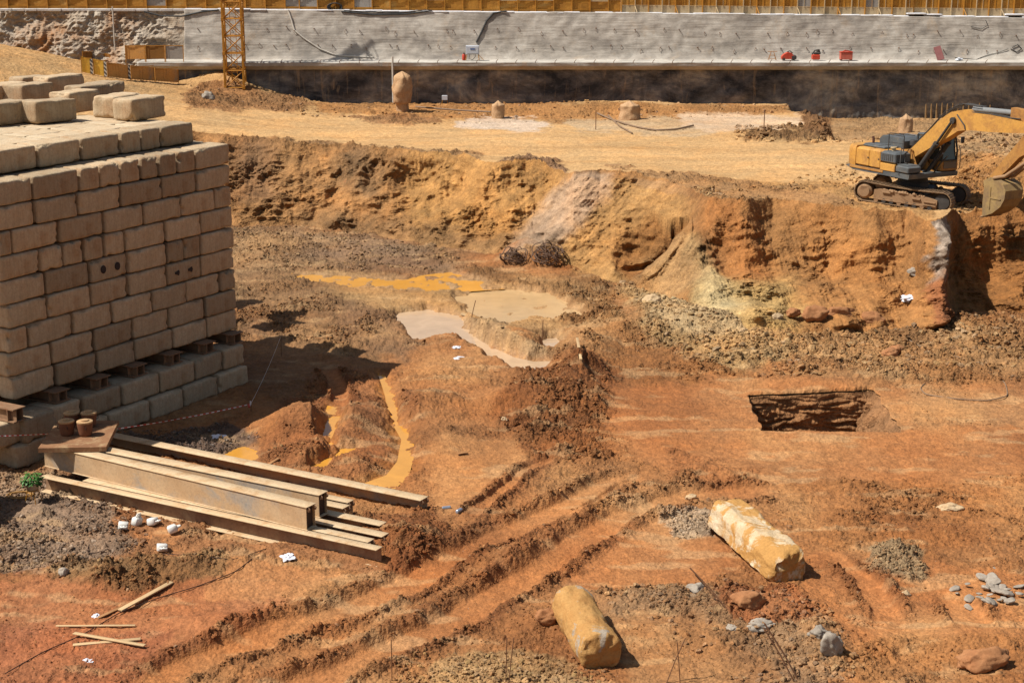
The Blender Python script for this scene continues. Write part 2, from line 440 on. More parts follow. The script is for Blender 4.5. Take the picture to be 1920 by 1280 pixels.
def smooth_ground(x, y):
    """the ground without its clods; returns z, cliff parameter s (0 bench .. 1 floor), and masks"""
    x = np.asarray(x, np.float64); y = np.asarray(y, np.float64)
    ys = np.maximum(y, 25.)
    u = x / ys
    w = P2(x * .35, y * .35, 40) * .5 + P2(x * 1.1, y * 1.1, 41) * .25
    yT = np.interp(u, TA[:, 0], TA[:, 1]) + w * .9; yF = np.interp(u, FA[:, 0], FA[:, 1]) + w * .7; zF = np.interp(u, FA[:, 0], FA[:, 2])
    pxu = px_of_u(u)
    s = np.clip((yT - y) / np.maximum(yT - yF, .5), 0, 1)
    # floor
    fl = FZ + (zF - FZ) * sstep(45, 66, y)
    qx, qy = q_of(x, y)
    for mx, my, ra, rb, tn, h in MOUNDS:
        p = unp(mx, my, FZ + h * .5); c, sn = cos(R(tn)), sin(R(tn))
        dx, dy = x - p.x, y - p.y
        a = (dx * c + dy * sn) / ra; b = (dy * c - dx * sn) / rb
        e = a * a + b * b
        m = e < 9
        fl = fl + np.where(m, h * np.exp(-e * 1.1), 0)
    # bench
    be = 0 * x
    for mx, my, ra, rb, tn, h in MOUNDS_B:
        p = unp(mx, my, h * .3); dx, dy = x - p.x, y - p.y
        e = (dx / ra) ** 2 + (dy / rb) ** 2
        be = be + np.where(e < 9, h * np.exp(-e * 1.1), 0)
    xr = x * 112 / np.maximum(y, 60)
    ramp = 5.0 * sstep(-11, -44, xr) * sstep(86, 114, y)
    be = be + ramp
    qbx, qby = q_of(x, y, 0)
    low = zone(qbx, qby, [(1482, 150), (1480, 203), (1530, 215), (1556, 232), (1552, 262), (1620, 268), (1760, 275), (1900, 300), (3200, 320), (3200, 150)], 9, P2(x * .8, y * .8, 44) * 14)
    be = be - 1.05 * low
    be = be + P2(x * .12, y * .12, 45) * .18 * (1 - sstep(100, 114, y))
    # the excavator stands on a slightly tilted patch
    ox_, oy_ = x - 18.65, y - 74.05
    pe = 1 - sstep(2.6, 4.6, np.sqrt(ox_ ** 2 + oy_ ** 2))
    be = be * (1 - pe) + (-.27 - .07 * (ox_ * .85 - oy_ * .53)) * pe
    # behind the wall the ground stands high
    be = np.where(y > WY + 3.55, 6.15 + 0 * x, be)
    # profile of the face
    steep = sstep(1290, 1360, pxu) * .8 + .35 * (1 - sstep(820, 1000, pxu))
    P_steep = np.where(s < .28, .72 * s / .28, .72 + .28 * (s - .28) / .72)
    Pm = steep * P_steep + (1 - steep) * s
    z = be + (fl - be) * Pm
    # spur
    sd, side, run, tot = seg_dist(x, y, SPUR)
    spur_d = side * sd; spur_r = sstep(.3, 2.0, run) * sstep(tot, tot - 1.5, run)
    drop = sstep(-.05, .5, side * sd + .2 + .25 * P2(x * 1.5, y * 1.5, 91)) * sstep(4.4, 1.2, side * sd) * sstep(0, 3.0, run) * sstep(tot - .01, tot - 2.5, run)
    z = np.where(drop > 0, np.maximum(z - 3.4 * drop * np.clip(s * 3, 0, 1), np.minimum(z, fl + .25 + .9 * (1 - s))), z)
    # ruts
    rut = np.zeros(x.shape, np.float32); berm = np.zeros(x.shape, np.float32)
    wb = P2(x * .5, y * .5, 50) * .16 + P2(x * 2.0, y * 2.0, 51) * .05
    for pl, hw, dep, rh in RUTS_W:
        px_, py_ = zip(*pl)
        m = (x > min(px_) - 2) & (x < max(px_) + 2) & (y > min(py_) - 2) & (y < max(py_) + 2)
        if not m.any(): continue
        d, _, run, tot = seg_dist(x[m], y[m], pl); d = d + wb[m]
        ends = sstep(0, 1.2, run) * sstep(tot, tot - 1.8, run)
        rm = (1 - sstep(hw * .7, hw * 1.15, d)) * ends
        bm_ = np.exp(-((d - hw * 1.35) / .27) ** 2) * ends
        z[m] = z[m] - dep * .7 * rm + rh * .40 * bm_ * (.8 + .5 * P2(x[m] * .4, y[m] * .4, 52))
        rut[m] = np.maximum(rut[m], rm); berm[m] = np.maximum(berm[m], bm_)
    # square pit in the floor
    hs = poly_sd(x, y, HOLE)
    hw = 1 - sstep(-.5, .04, hs + P2(x * .6, y * .6, 55) * .08)
    e0, e1 = Vector(HOLE[1]), Vector(HOLE[2])
    de = ((x - e0.x) * (e1 - e0).y - (y - e0.y) * (e1 - e0).x) / (e1 - e0).length
    slope = np.clip(np.abs(de) / 1.0, 0, 1)        # its right side is a slope
    hw = hw * 0
    # puddles
    wet = np.zeros(x.shape, np.float32)
    wv = P2(x * .9, y * .9, 60) * .22 + P2(x * 2.6, y * 2.6, 61) * .15 + P2(x * 7, y * 7, 62) * .06
    for k, pts in PUD_W.items():
        px_, py_ = zip(*pts)
        m = (x > min(px_) - 1.5) & (x < max(px_) + 1.5) & (y > min(py_) - 1.5) & (y < max(py_) + 1.5)
        if not m.any(): continue
        d = poly_sd(x[m], y[m], pts) + wv[m] - {'cream pool': .2, 'upper': .25, 'stream': .16, 'side': .15}.get(k, .05)
        t = 1 - sstep(-.15, .4, d); lv = PUD_L[k]
        zz = z[m]; tgt = lv - .05 + np.maximum(d, -.2) * .22
        if k == 'far orange': tgt = tgt + .05 + .16 * P2(x[m] * 1.3, y[m] * .8, 66) + .06 * P2(x[m] * 4, y[m] * 3, 67)
        if k == 'upper': tgt = tgt + .03 + .09 * P2(x[m] * 1.1, y[m] * .9, 68) + .03 * P2(x[m] * 5, y[m] * 4, 69)
        z[m] = zz * (1 - t) + tgt * t
        wet[m] = np.maximum(wet[m], t)
    return z, s, dict(qx=qx, qy=qy, rut=rut, berm=berm, hole=hw, wet=wet, pxu=pxu, low=low, drop=drop, spur=spur_d, srun=spur_r)


# rough and smooth ground, and its colours (outlines over the photo's ground)
def paint(x, y, z, s, M):
    """-> rough (0..1), colour (n, 3)"""
    px_, py_ = q_of(x, y, z)
    wob = (P2(x * .35, y * .35, 70) * 22 + P2(x * 1.3, y * 1.3, 71) * 12 + P2(x * 4, y * 4, 72) * 6) * np.clip(1500 / np.maximum(y, 30) / 25, .5, 2)
    n = x.shape[0]
    rough = np.full(n, .45, np.float32)
    col = np.tile(np.array(sc_(196, 124, 72), np.float32), (n, 1))
    def pz(pts, c, fe=14, a=1.0, rg=None):
        m = zone(px_, py_, pts, fe, wob) * a
        k = m > 0
        if c is not None:
            cc = np.array(sc_(*c), np.float32)
            col[k] = col[k] * (1 - m[k, None]) + cc * m[k, None]
        if rg is not None:
            mr = m / max(a, 1e-3); rough[k] = rough[k] * (1 - mr[k]) + rg * mr[k]
    floor = s >= .999; bench = s <= .001
    # ---- bench
    cb = np.array(sc_(220, 164, 108), np.float32); col[bench] = cb; rough[bench] = .03
    pz([(-600, 60), (1150, 60), (1150, 205), (600, 212), (300, 175), (-600, 175)], (205, 150, 96), 8, .7, .35)
    pz([(345, 178), (380, 158), (440, 152), (500, 172), (600, 196), (560, 210), (350, 205)], (172, 116, 72), 7, 1, .95)
    pz([(580, 190), (1480, 196), (1480, 212), (1300, 235), (1150, 230), (840, 225), (600, 212)], (190, 125, 72), 7, 1, .6)
    pz([(640, 215), (830, 222), (830, 232), (700, 232)], (170, 112, 70), 5, .8, .8)
    pz([(845, 224), (1000, 222), (1040, 240), (960, 246), (850, 240)], (225, 205, 180), 5, .9, .05)
    pz([(1060, 222), (1250, 220), (1380, 240), (1300, 258), (1080, 244)], (208, 172, 130), 6, .9, .2)
    pz([(1265, 212), (1500, 218), (1530, 232), (1450, 252), (1350, 248), (1280, 236)], (224, 195, 160), 6, .9, .05)
    pz([(1400, 246), (1500, 240), (1560, 250), (1545, 268), (1400, 262)], (165, 115, 72), 5, 1, 1)
    pz([(1510, 205), (1560, 222), (1570, 262), (1520, 262), (1500, 225)], (150, 100, 62), 5, 1, 1)
    pz([(1560, 222), (2900, 215), (2900, 300), (1800, 285), (1560, 262)], (188, 138, 92), 8, 1, .75)
    pz([(1790, 285), (1960, 290), (1960, 400), (1800, 395), (1780, 330)], (185, 120, 66), 8, .9, 1)
    pz([(1700, 240), (1960, 240), (1960, 290), (1760, 300)], (196, 150, 104), 8, .8, .6)
    pz([(1290, 330), (1580, 345), (1760, 380), (1760, 420), (1300, 390)], (196, 135, 80), 10, .9, .5)
    pz([(1140, 312), (1300, 330), (1560, 360), (1620, 402), (1300, 380), (1180, 335)], (180, 125, 80), 6, .8, .7)
    pz([(940, 300), (1000, 292), (1060, 305), (1060, 330), (930, 320)], (150, 108, 78), 5, .9, .9)
    pz([(480, 256), (900, 290), (900, 312), (480, 280)], (172, 122, 80), 4, .9, .8)
    st = P2(x * .12 + y * .05, y * .9, 75) * .5 + P2(x * .5, y * 2.5, 76) * .35 + P2(x * .1, y * .3, 77) * .5
    kb = bench & (y < WY)
    col[kb] *= (1 + .24 * st[kb])[:, None]; col[kb] = col[kb] * (1 - np.clip(-st[kb], 0, 1)[:, None] * [.0, .06, .14])
    # ---- faces
    f = (s > .001) & (s < .999)
    col[f] = sc_(186, 122, 70); rough[f] = .6
    sf = np.clip(s, 0, 1)
    def fz(x0, x1, c, s0=-.1, s1=1.1, fe=30, a=1.0, rg=None):
        m = sstep(x0 - fe, x0 + fe, px_ + wob) * (1 - sstep(x1 - fe, x1 + fe, px_ + wob)) * sstep(s0 - .12, s0 + .12, sf + wob * .004) * (1 - sstep(s1 - .12, s1 + .12, sf + wob * .004)) * a * f
        k = m > 0; cc = np.array(sc_(*c), np.float32)
        col[k] = col[k] * (1 - m[k, None]) + cc * m[k, None]
        if rg is not None: rough[k] = rough[k] * (1 - m[k]) + rg * m[k]
    fz(300, 720, (184, 124, 74), rg=.9)
    fz(430, 520, (150, 104, 70), 0, .7, a=.7)
    fz(640, 700, (150, 112, 78), 0, .5, a=.6)
    fz(760, 1060, (202, 136, 76), rg=.7)
    fz(560, 1000, (170, 118, 74), .75, 1.2, a=.8)
    pz([(1130, 330), (1310, 356), (1316, 400), (1240, 475), (1170, 535), (1080, 510), (1030, 478), (1120, 380)], (196, 136, 80), 10, .95, .35)
    pz([(1085, 322), (1160, 322), (1140, 360), (1075, 440), (1000, 480), (955, 470), (985, 420), (1040, 360)], (188, 158, 128), 16, .9, .15)
    pz([(1165, 330), (1310, 350), (1300, 372), (1180, 345)], (176, 126, 84), 6, .7, .6)
    strk = P2((x - 1.25 * z) * 1.7, (x + z) * .22 + y * .1, 92) * .6 + P2((x - 1.25 * z) * 5, (x + z) * .5, 93) * .4
    ks = f & (px_ > 930) & (px_ < 1330); col[ks] *= (1 + .42 * strk[ks])[:, None]
    str2 = P2(x * .5, z * 2.6 + x * .25, 94) * .6 + P2(x * 2.5, z * 1.2, 95) * .5
    ks = f & ~ks; col[ks] *= (1 + .35 * str2[ks])[:, None]
    fz(1290, 1330, (160, 102, 60), a=.8)
    fz(1330, 1440, (184, 112, 60), 0, .55, a=.9)
    fz(1440, 1750, (184, 118, 66), a=.9)
    fz(1520, 1660, (200, 124, 66), .05, .4, a=.7)
    fz(1300, 1500, (206, 158, 98), .45, 1.2, a=.9, rg=.8)
    fz(1310, 1380, (214, 182, 130), .5, 1.2, a=.9)
    fz(1790, 2100, (168, 102, 52), a=.9, rg=.8)
    pz([(1185, 520), (1260, 440), (1310, 440), (1330, 520), (1240, 560)], (198, 150, 100), 18, .6, .9)
    # ---- floor
    f2 = floor
    save = col.copy(); saver = rough.copy()
    pz([(300, 420), (560, 424), (720, 445), (900, 475), (840, 520), (700, 515), (560, 510), (300, 510)], (176, 130, 88), 34, 1, .75)
    pz([(560, 440), (740, 450), (840, 500), (700, 512), (560, 480)], (158, 128, 100), 34, .7, .7)
    pz([(300, 500), (560, 505), (640, 520), (760, 600), (720, 690), (560, 660), (300, 620)], (170, 122, 80), 20, 1, .8)
    pz([(640, 560), (740, 590), (800, 640), (760, 680), (640, 640)], (160, 116, 80), 16, .8, .9)
    pz([(560, 512), (800, 520), (1000, 528), (1110, 590), (1100, 610), (960, 620), (860, 600), (740, 590), (600, 540)], (204, 150, 94), 20, .9, .3)
    pz([(890, 500), (1130, 520), (1180, 600), (1060, 610), (1000, 540), (880, 515)], (164, 108, 62), 14, 1, .9)
    pz([(985, 458), (1070, 462), (1075, 505), (985, 505)], (176, 100, 48), 8, .9, .6)
    pz([(750, 690), (920, 690), (1060, 760), (1010, 850), (880, 930), (790, 900), (720, 780)], (198, 126, 74), 20, .8, .5)
    pz([(815, 800), (900, 812), (1012, 822), (960, 920), (830, 960), (800, 900)], (226, 150, 90), 18, .9, .06)
    pz([(860, 595), (950, 605), (1040, 660), (1020, 672), (960, 668), (880, 630)], (206, 168, 122), 10, .9, .6)
    pz([(960, 600), (1060, 612), (1060, 640), (990, 640)], (204, 150, 96), 8, .8, .4)
    pz([(920, 740), (1060, 640), (1160, 640), (1180, 760), (1140, 860), (1010, 860), (920, 790)], (168, 98, 52), 16, .9, 1.0)
    pz([(1060, 620), (1200, 610), (1400, 660), (1420, 720), (1200, 740), (1140, 680)], (178, 112, 62), 16, .8, .9)
    pz([(1160, 540), (1310, 500), (1480, 610), (1560, 660), (1400, 700), (1220, 640)], (208, 166, 112), 16, .8, .9)
    pz([(1200, 560), (1330, 560), (1420, 620), (1330, 640), (1210, 600)], (222, 196, 148), 14, .7, .8)
    pz([(1480, 610), (2900, 600), (2900, 720), (1700, 720), (1480, 700)], (184, 126, 78), 16, .8, .95)
    pz([(1730, 600), (1960, 590), (1960, 660), (1760, 660)], (168, 110, 66), 12, .7, .9)
    pz([(1150, 720), (1400, 710), (2000, 730), (2900, 730), (2900, 920), (1500, 930), (1240, 880), (1140, 800)], (206, 128, 74), 20, 1, .16)
    pz([(1700, 730), (2900, 720), (2900, 800), (1720, 800)], (200, 138, 88), 14, .7, .3)
    pz([(1180, 920), (2000, 890), (2900, 900), (2900, 1020), (1560, 1030), (1300, 960)], (196, 120, 66), 16, .8, .6)
    pz([(1260, 850), (1420, 880), (1500, 960), (1380, 940), (1230, 910)], (184, 110, 62), 12, .7, .8)
    pz([(1130, 990), (1320, 960), (1400, 1080), (1240, 1110), (1060, 1120), (1040, 1080)], (214, 132, 76), 12, .9, .12)
    pz([(1230, 960), (1330, 955), (1330, 1000), (1260, 1010)], (208, 184, 150), 6, 1, .9)
    pz([(1480, 1030), (1720, 1050), (1960, 1080), (1960, 1200), (1600, 1220), (1500, 1130)], (212, 128, 72), 14, .8, .25)
    pz([(1640, 1035), (1720, 1030), (1730, 1080), (1650, 1080)], (196, 172, 130), 6, .8, .9)
    pz([(1100, 1110), (1320, 1090), (1560, 1150), (1620, 1260), (1560, 1330), (1180, 1330), (1150, 1200)], (196, 140, 92), 14, .9, .55)
    pz([(1130, 1110), (1300, 1105), (1450, 1150), (1560, 1190), (1600, 1300), (1480, 1300), (1330, 1180), (1180, 1150)], (180, 142, 104), 14, .6, .75)
    pz([(1200, 1160), (1330, 1180), (1450, 1330), (1160, 1330), (1150, 1230)], (212, 148, 94), 14, .9, .25)
    pz([(820, 1240), (960, 1225), (1100, 1240), (1130, 1330), (800, 1330)], (208, 158, 104), 10, .8, .6)
    pz([(1340, 1100), (1500, 1100), (1540, 1160), (1400, 1170)], (186, 104, 58), 10, .8, .95)
    pz([(1560, 1200), (1700, 1190), (1960, 1190), (1960, 1330), (1560, 1330)], (198, 124, 70), 12, .8, .6)
    # left foreground
    pz([(-300, 850), (60, 850), (180, 890), (480, 900), (640, 1000), (700, 1070), (430, 1040), (300, 1080), (-300, 1000)], (186, 120, 74), 12, 1, .6)
    pz([(-300, 880), (100, 890), (200, 930), (250, 1000), (290, 1020), (200, 1060), (60, 1070), (-300, 1070)], (170, 142, 114), 12, 1, .75)
    pz([(230, 810), (330, 805), (450, 800), (480, 830), (420, 870), (330, 850), (240, 830)], (132, 112, 94), 8, .95, .85)
    pz([(220, 990), (340, 990), (330, 1030), (240, 1020)], (222, 138, 80), 8, .9, .15)
    pz([(90, 1060), (300, 1040), (420, 1045), (420, 1100), (200, 1120), (90, 1110)], (160, 116, 74), 8, .8, .95)
    pz([(-300, 1065), (90, 1080), (260, 1110), (460, 1080), (560, 1120), (480, 1180), (250, 1240), (-300, 1260)], (206, 124, 76), 14, .95, .25)
    pz([(440, 1060), (520, 1050), (640, 1080), (560, 1130), (400, 1120)], (220, 140, 84), 10, .8, .15)
    pz([(-300, 1180), (100, 1170), (330, 1180), (200, 1330), (-300, 1330)], (190, 108, 68), 14, .8, .4)
    pz([(470, 600), (560, 650), (740, 690), (660, 780), (520, 760), (440, 700)], (176, 118, 74), 14, .6, .4)
    pz([(560, 730), (600, 690), (740, 690), (800, 800), (740, 900), (560, 900), (480, 850), (520, 790)], (190, 116, 68), 14, .8, .6)
    pz([(660, 960), (800, 960), (840, 1000), (760, 1060), (700, 1020)], (168, 98, 54), 10, .9, .9)
    nf = ~f2; col[nf] = save[nf]; rough[nf] = saver[nf]
    r = np.maximum(M['rut'], 0)[:, None]
    col[:] = col * (1 - r * .6) + np.array(sc_(212, 126, 70), np.float32) * r * .6
    rough[:] = rough * (1 - M['rut'] * .85)
    b = (M['berm'] * (1 - M['rut']))[:, None]
    col[:] = col * (1 - b * .7) + np.array(sc_(164, 94, 52), np.float32) * b * .7
    rough[:] = np.maximum(rough, .8 * M['berm'] * (1 - M['rut']))
    hh = M['hole'][:, None]; col[:] = col * (1 - hh) + np.array(sc_(170, 108, 66), np.float32) * hh
    rough[:] = np.where(M['wet'] > .3, rough * (1 - M['wet'] * .9), rough)
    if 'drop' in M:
        undercut_shade = (np.clip(M['drop'] * 6, 0, 1) * np.clip((1 - M['drop']) * 1.5, 0, 1))[:, None] * .9 * (~f2)[:, None]  # shade of the undercut beside the slab, put into the soil colour
        col[:] = col * (1 - undercut_shade) + np.array(sc_(168, 104, 54), np.float32) * undercut_shade
    # wet soil round the puddles
    w_ = M['wet'][:, None]
    wc = np.where(((px_ > 550) & (py_ > 690))[:, None], np.array(sc_(214, 132, 58), np.float32), np.array(sc_(204, 152, 102), np.float32))
    col[:] = col * (1 - w_ * .6) + wc * w_ * .6
    rough[:] = np.clip(rough, 0, 1) ** 1.35
    big_ = P2(x * .11, y * .09, 511) * .6 + P2(x * .3, y * .22, 512) * .45 + P2(x * .8, y * .5, 513) * .25
    kf = (s > .99)[:, None] * 1.0
    dm = sstep(-.05, .5, big_)[:, None] * kf; pl_ = sstep(.0, .55, -big_)[:, None] * kf
    col[:] = col * (1 - kf * np.array([.15, .18, .18])[None])
    col[:] = col * (1 - dm * np.array([.20, .26, .30])[None]) ; col[:] = col * (1 - pl_ * .35) + np.array(sc_(216, 156, 100), np.float32) * pl_ * .35
    dust = sstep(.25, .6, P2(x * .35 + y * .1, y * 1.3, 514) + .4 * P2(x * 1.5, y * 3, 515))[:, None] * kf * .35
    col[:] = col * (1 - dust) + np.array(sc_(222, 172, 120), np.float32) * dust
    pm = sstep(-.35, .35, P2(x * .33, y * .33, 501) + .6 * P2(x * 1.1, y * 1.1, 502) + .3 * P2(x * 3, y * 3, 503))
    rough[:] = rough * np.where(M['berm'] > .3, 1, .42 + .68 * pm)
    col[:] = col * (1.10 - .16 * pm * np.clip(rough * 2, 0, 1))[:, None]
    return rough, col


def clods(x, y, rough, fine=True):
    """height of the loose clods, and a tone"""
    x0 = x; y0 = y
    wx = x + P2(x * 2.2, y * 2.2, 80) * .15; wy = y + P2(x * 2.2, y * 2.2, 81) * .15
    l1, t1 = lumps(wx / .40, wy / .40, 11, .7)
    l2, t2 = lumps(wx / .18, wy / .18, 12, .9)
    h = rough * (.46 * l1 * .40 * np.clip(rough * 1.4 - .3, 0, 1) + .88 * l2 * .18)
    tone = np.where(l2 > .05, t2, .5) * .6 + np.where(l1 > .05, t1, .5) * .4
    if fine:
        l3, t3 = lumps(x / .085, y / .085, 13, .95)
        h = h + (.2 + .8 * rough) * 1.15 * l3 * .085
        tone = tone * .6 + np.where(l3 > .05, t3, .5) * .4
    h = h + (.03 + rough * .14) * fbm2(x * .9, y * .9, 3, 14) + (.012 + .05 * rough) * fbm2(x * 3.1, y * 3.1, 3, 15)
    return h, tone


def gz(x, y):
    """ground height under an object (no clods)"""
    z, s, M = smooth_ground(np.array([float(x)]), np.array([float(y)]))
    return float(z[0])


def on_ground(px, py, it=0):
    """the first point of the ground along the line of sight through this place of the photo"""
    d = ray(px, py); ys = np.linspace(30, WY + 2, 700)
    for _ in range(2):
        t = ys / d.y; xs = d.x * t; zs = CH + d.z * t
        g, _s, _m = smooth_ground(xs, ys)
        k = np.where(zs < g)[0]
        k = int(k[0]) if len(k) else len(ys) - 1
        lo_, hi_ = ys[max(k - 1, 0)], ys[k]; ys = np.linspace(lo_, hi_, 12)
    y = (lo_ + hi_) / 2; t = y / d.y
    return Vector((d.x * t, y, gz(d.x * t, y)))
# ------------------------------------------------------------------ ground sheet
def soil_material():
    m, nt, b = newmat('soil'); n = N(nt)
    at = n.node('ShaderNodeAttribute', attribute_name='soil')
    at2 = n.node('ShaderNodeAttribute', attribute_name='props')
    sep = n.node('ShaderNodeSeparateColor'); n.L(at2.outputs['Color'], sep.inputs[0])
    v = n.co()
    g1 = n.noise(v, .35, 8, .62, .4)
    c = n.mix(.85, at.outputs['Color'], n.ramp(g1, [(.3, (.84, .90, .98)), (.5, (1, 1, 1)), (.7, (1.14, 1.04, .92))]), 'MULTIPLY')
    g2 = n.noise(v, 3.5, 8, .7)
    c = n.mix(1.0, c, n.ramp(g2, [(.25, (.62, .60, .58)), (.5, (.97, .97, .97)), (.78, (1.25, 1.24, 1.2))]), 'MULTIPLY')
    g3 = n.noise(v, 22, 5, .7)
    c = n.mix(n.mapr(sep.outputs[0], 0, 1, .55, 1.0), c, n.ramp(g3, [(.3, (.70, .68, .66)), (.55, (1, 1, 1)), (.75, (1.22, 1.22, 1.24))]), 'MULTIPLY')
    vc = n.node('ShaderNodeTexVoronoi'); vc.inputs['Scale'].default_value = 15; n.L(v, vc.inputs['Vector'])
    sp2 = n.node('ShaderNodeSeparateColor'); n.L(vc.outputs['Color'], sp2.inputs[0])
    c = n.mix(n.mapr(sep.outputs[0], 0, 1, .45, .9), c, n.ramp(sp2.outputs[0], [(.0, (.70, .68, .66)), (.5, (.98, .98, .98)), (1, (1.28, 1.28, 1.28))]), 'MULTIPLY')
    # pale specks of stone
    vo = n.node('ShaderNodeTexVoronoi'); vo.inputs['Scale'].default_value = 6; n.L(v, vo.inputs['Vector'])
    sp_ = n.mapr(vo.outputs['Distance'], .10, .06, 0, .5)
    gate = n.mapr(n.noise(v, 1.2, 3), .5, .65, 0, 1)
    mu = n.node('ShaderNodeMath', operation='MULTIPLY'); n.L(sp_, mu.inputs[0]); n.L(gate, mu.inputs[1])
    c = n.mix(mu.outputs[0], c, (.42, .36, .28))
    n.L(c, b.inputs['Base Color'])
    n.L(n.mapr(sep.outputs[1], 0, 1, .93, .5), b.inputs['Roughness'])
    b.inputs['Specular IOR Level'].default_value = .2
    h = n.noise(v, 9, 9, .75)
    va = n.node('ShaderNodeVectorMath', operation='ADD'); n.L(v, va.inputs[0])
    nz = n.node('ShaderNodeTexNoise'); nz.inputs['Scale'].default_value = 5; n.L(v, nz.inputs['Vector'])
    vs_ = n.node('ShaderNodeVectorMath', operation='SCALE'); vs_.inputs['Scale'].default_value = .12; n.L(nz.outputs['Color'], vs_.inputs[0]); n.L(vs_.outputs[0], va.inputs[1])
    for sc__, wt in ((9, .8), (19, .55)):
        q = n.node('ShaderNodeTexVoronoi'); q.inputs['Scale'].default_value = sc__; n.L(va.outputs[0], q.inputs['Vector'])
        m1 = n.mapr(q.outputs['Distance'], 0, .6, wt, 0)
        ad = n.node('ShaderNodeMath', operation='ADD'); n.L(h, ad.inputs[0]); n.L(m1, ad.inputs[1]); h = ad.outputs[0]
    bm_ = n.bump(h, .55, .055, b)
    n.L(n.mapr(sep.outputs[0], 0, 1, .35, .95), bm_.inputs['Strength'])
    return m
SOIL = soil_material()

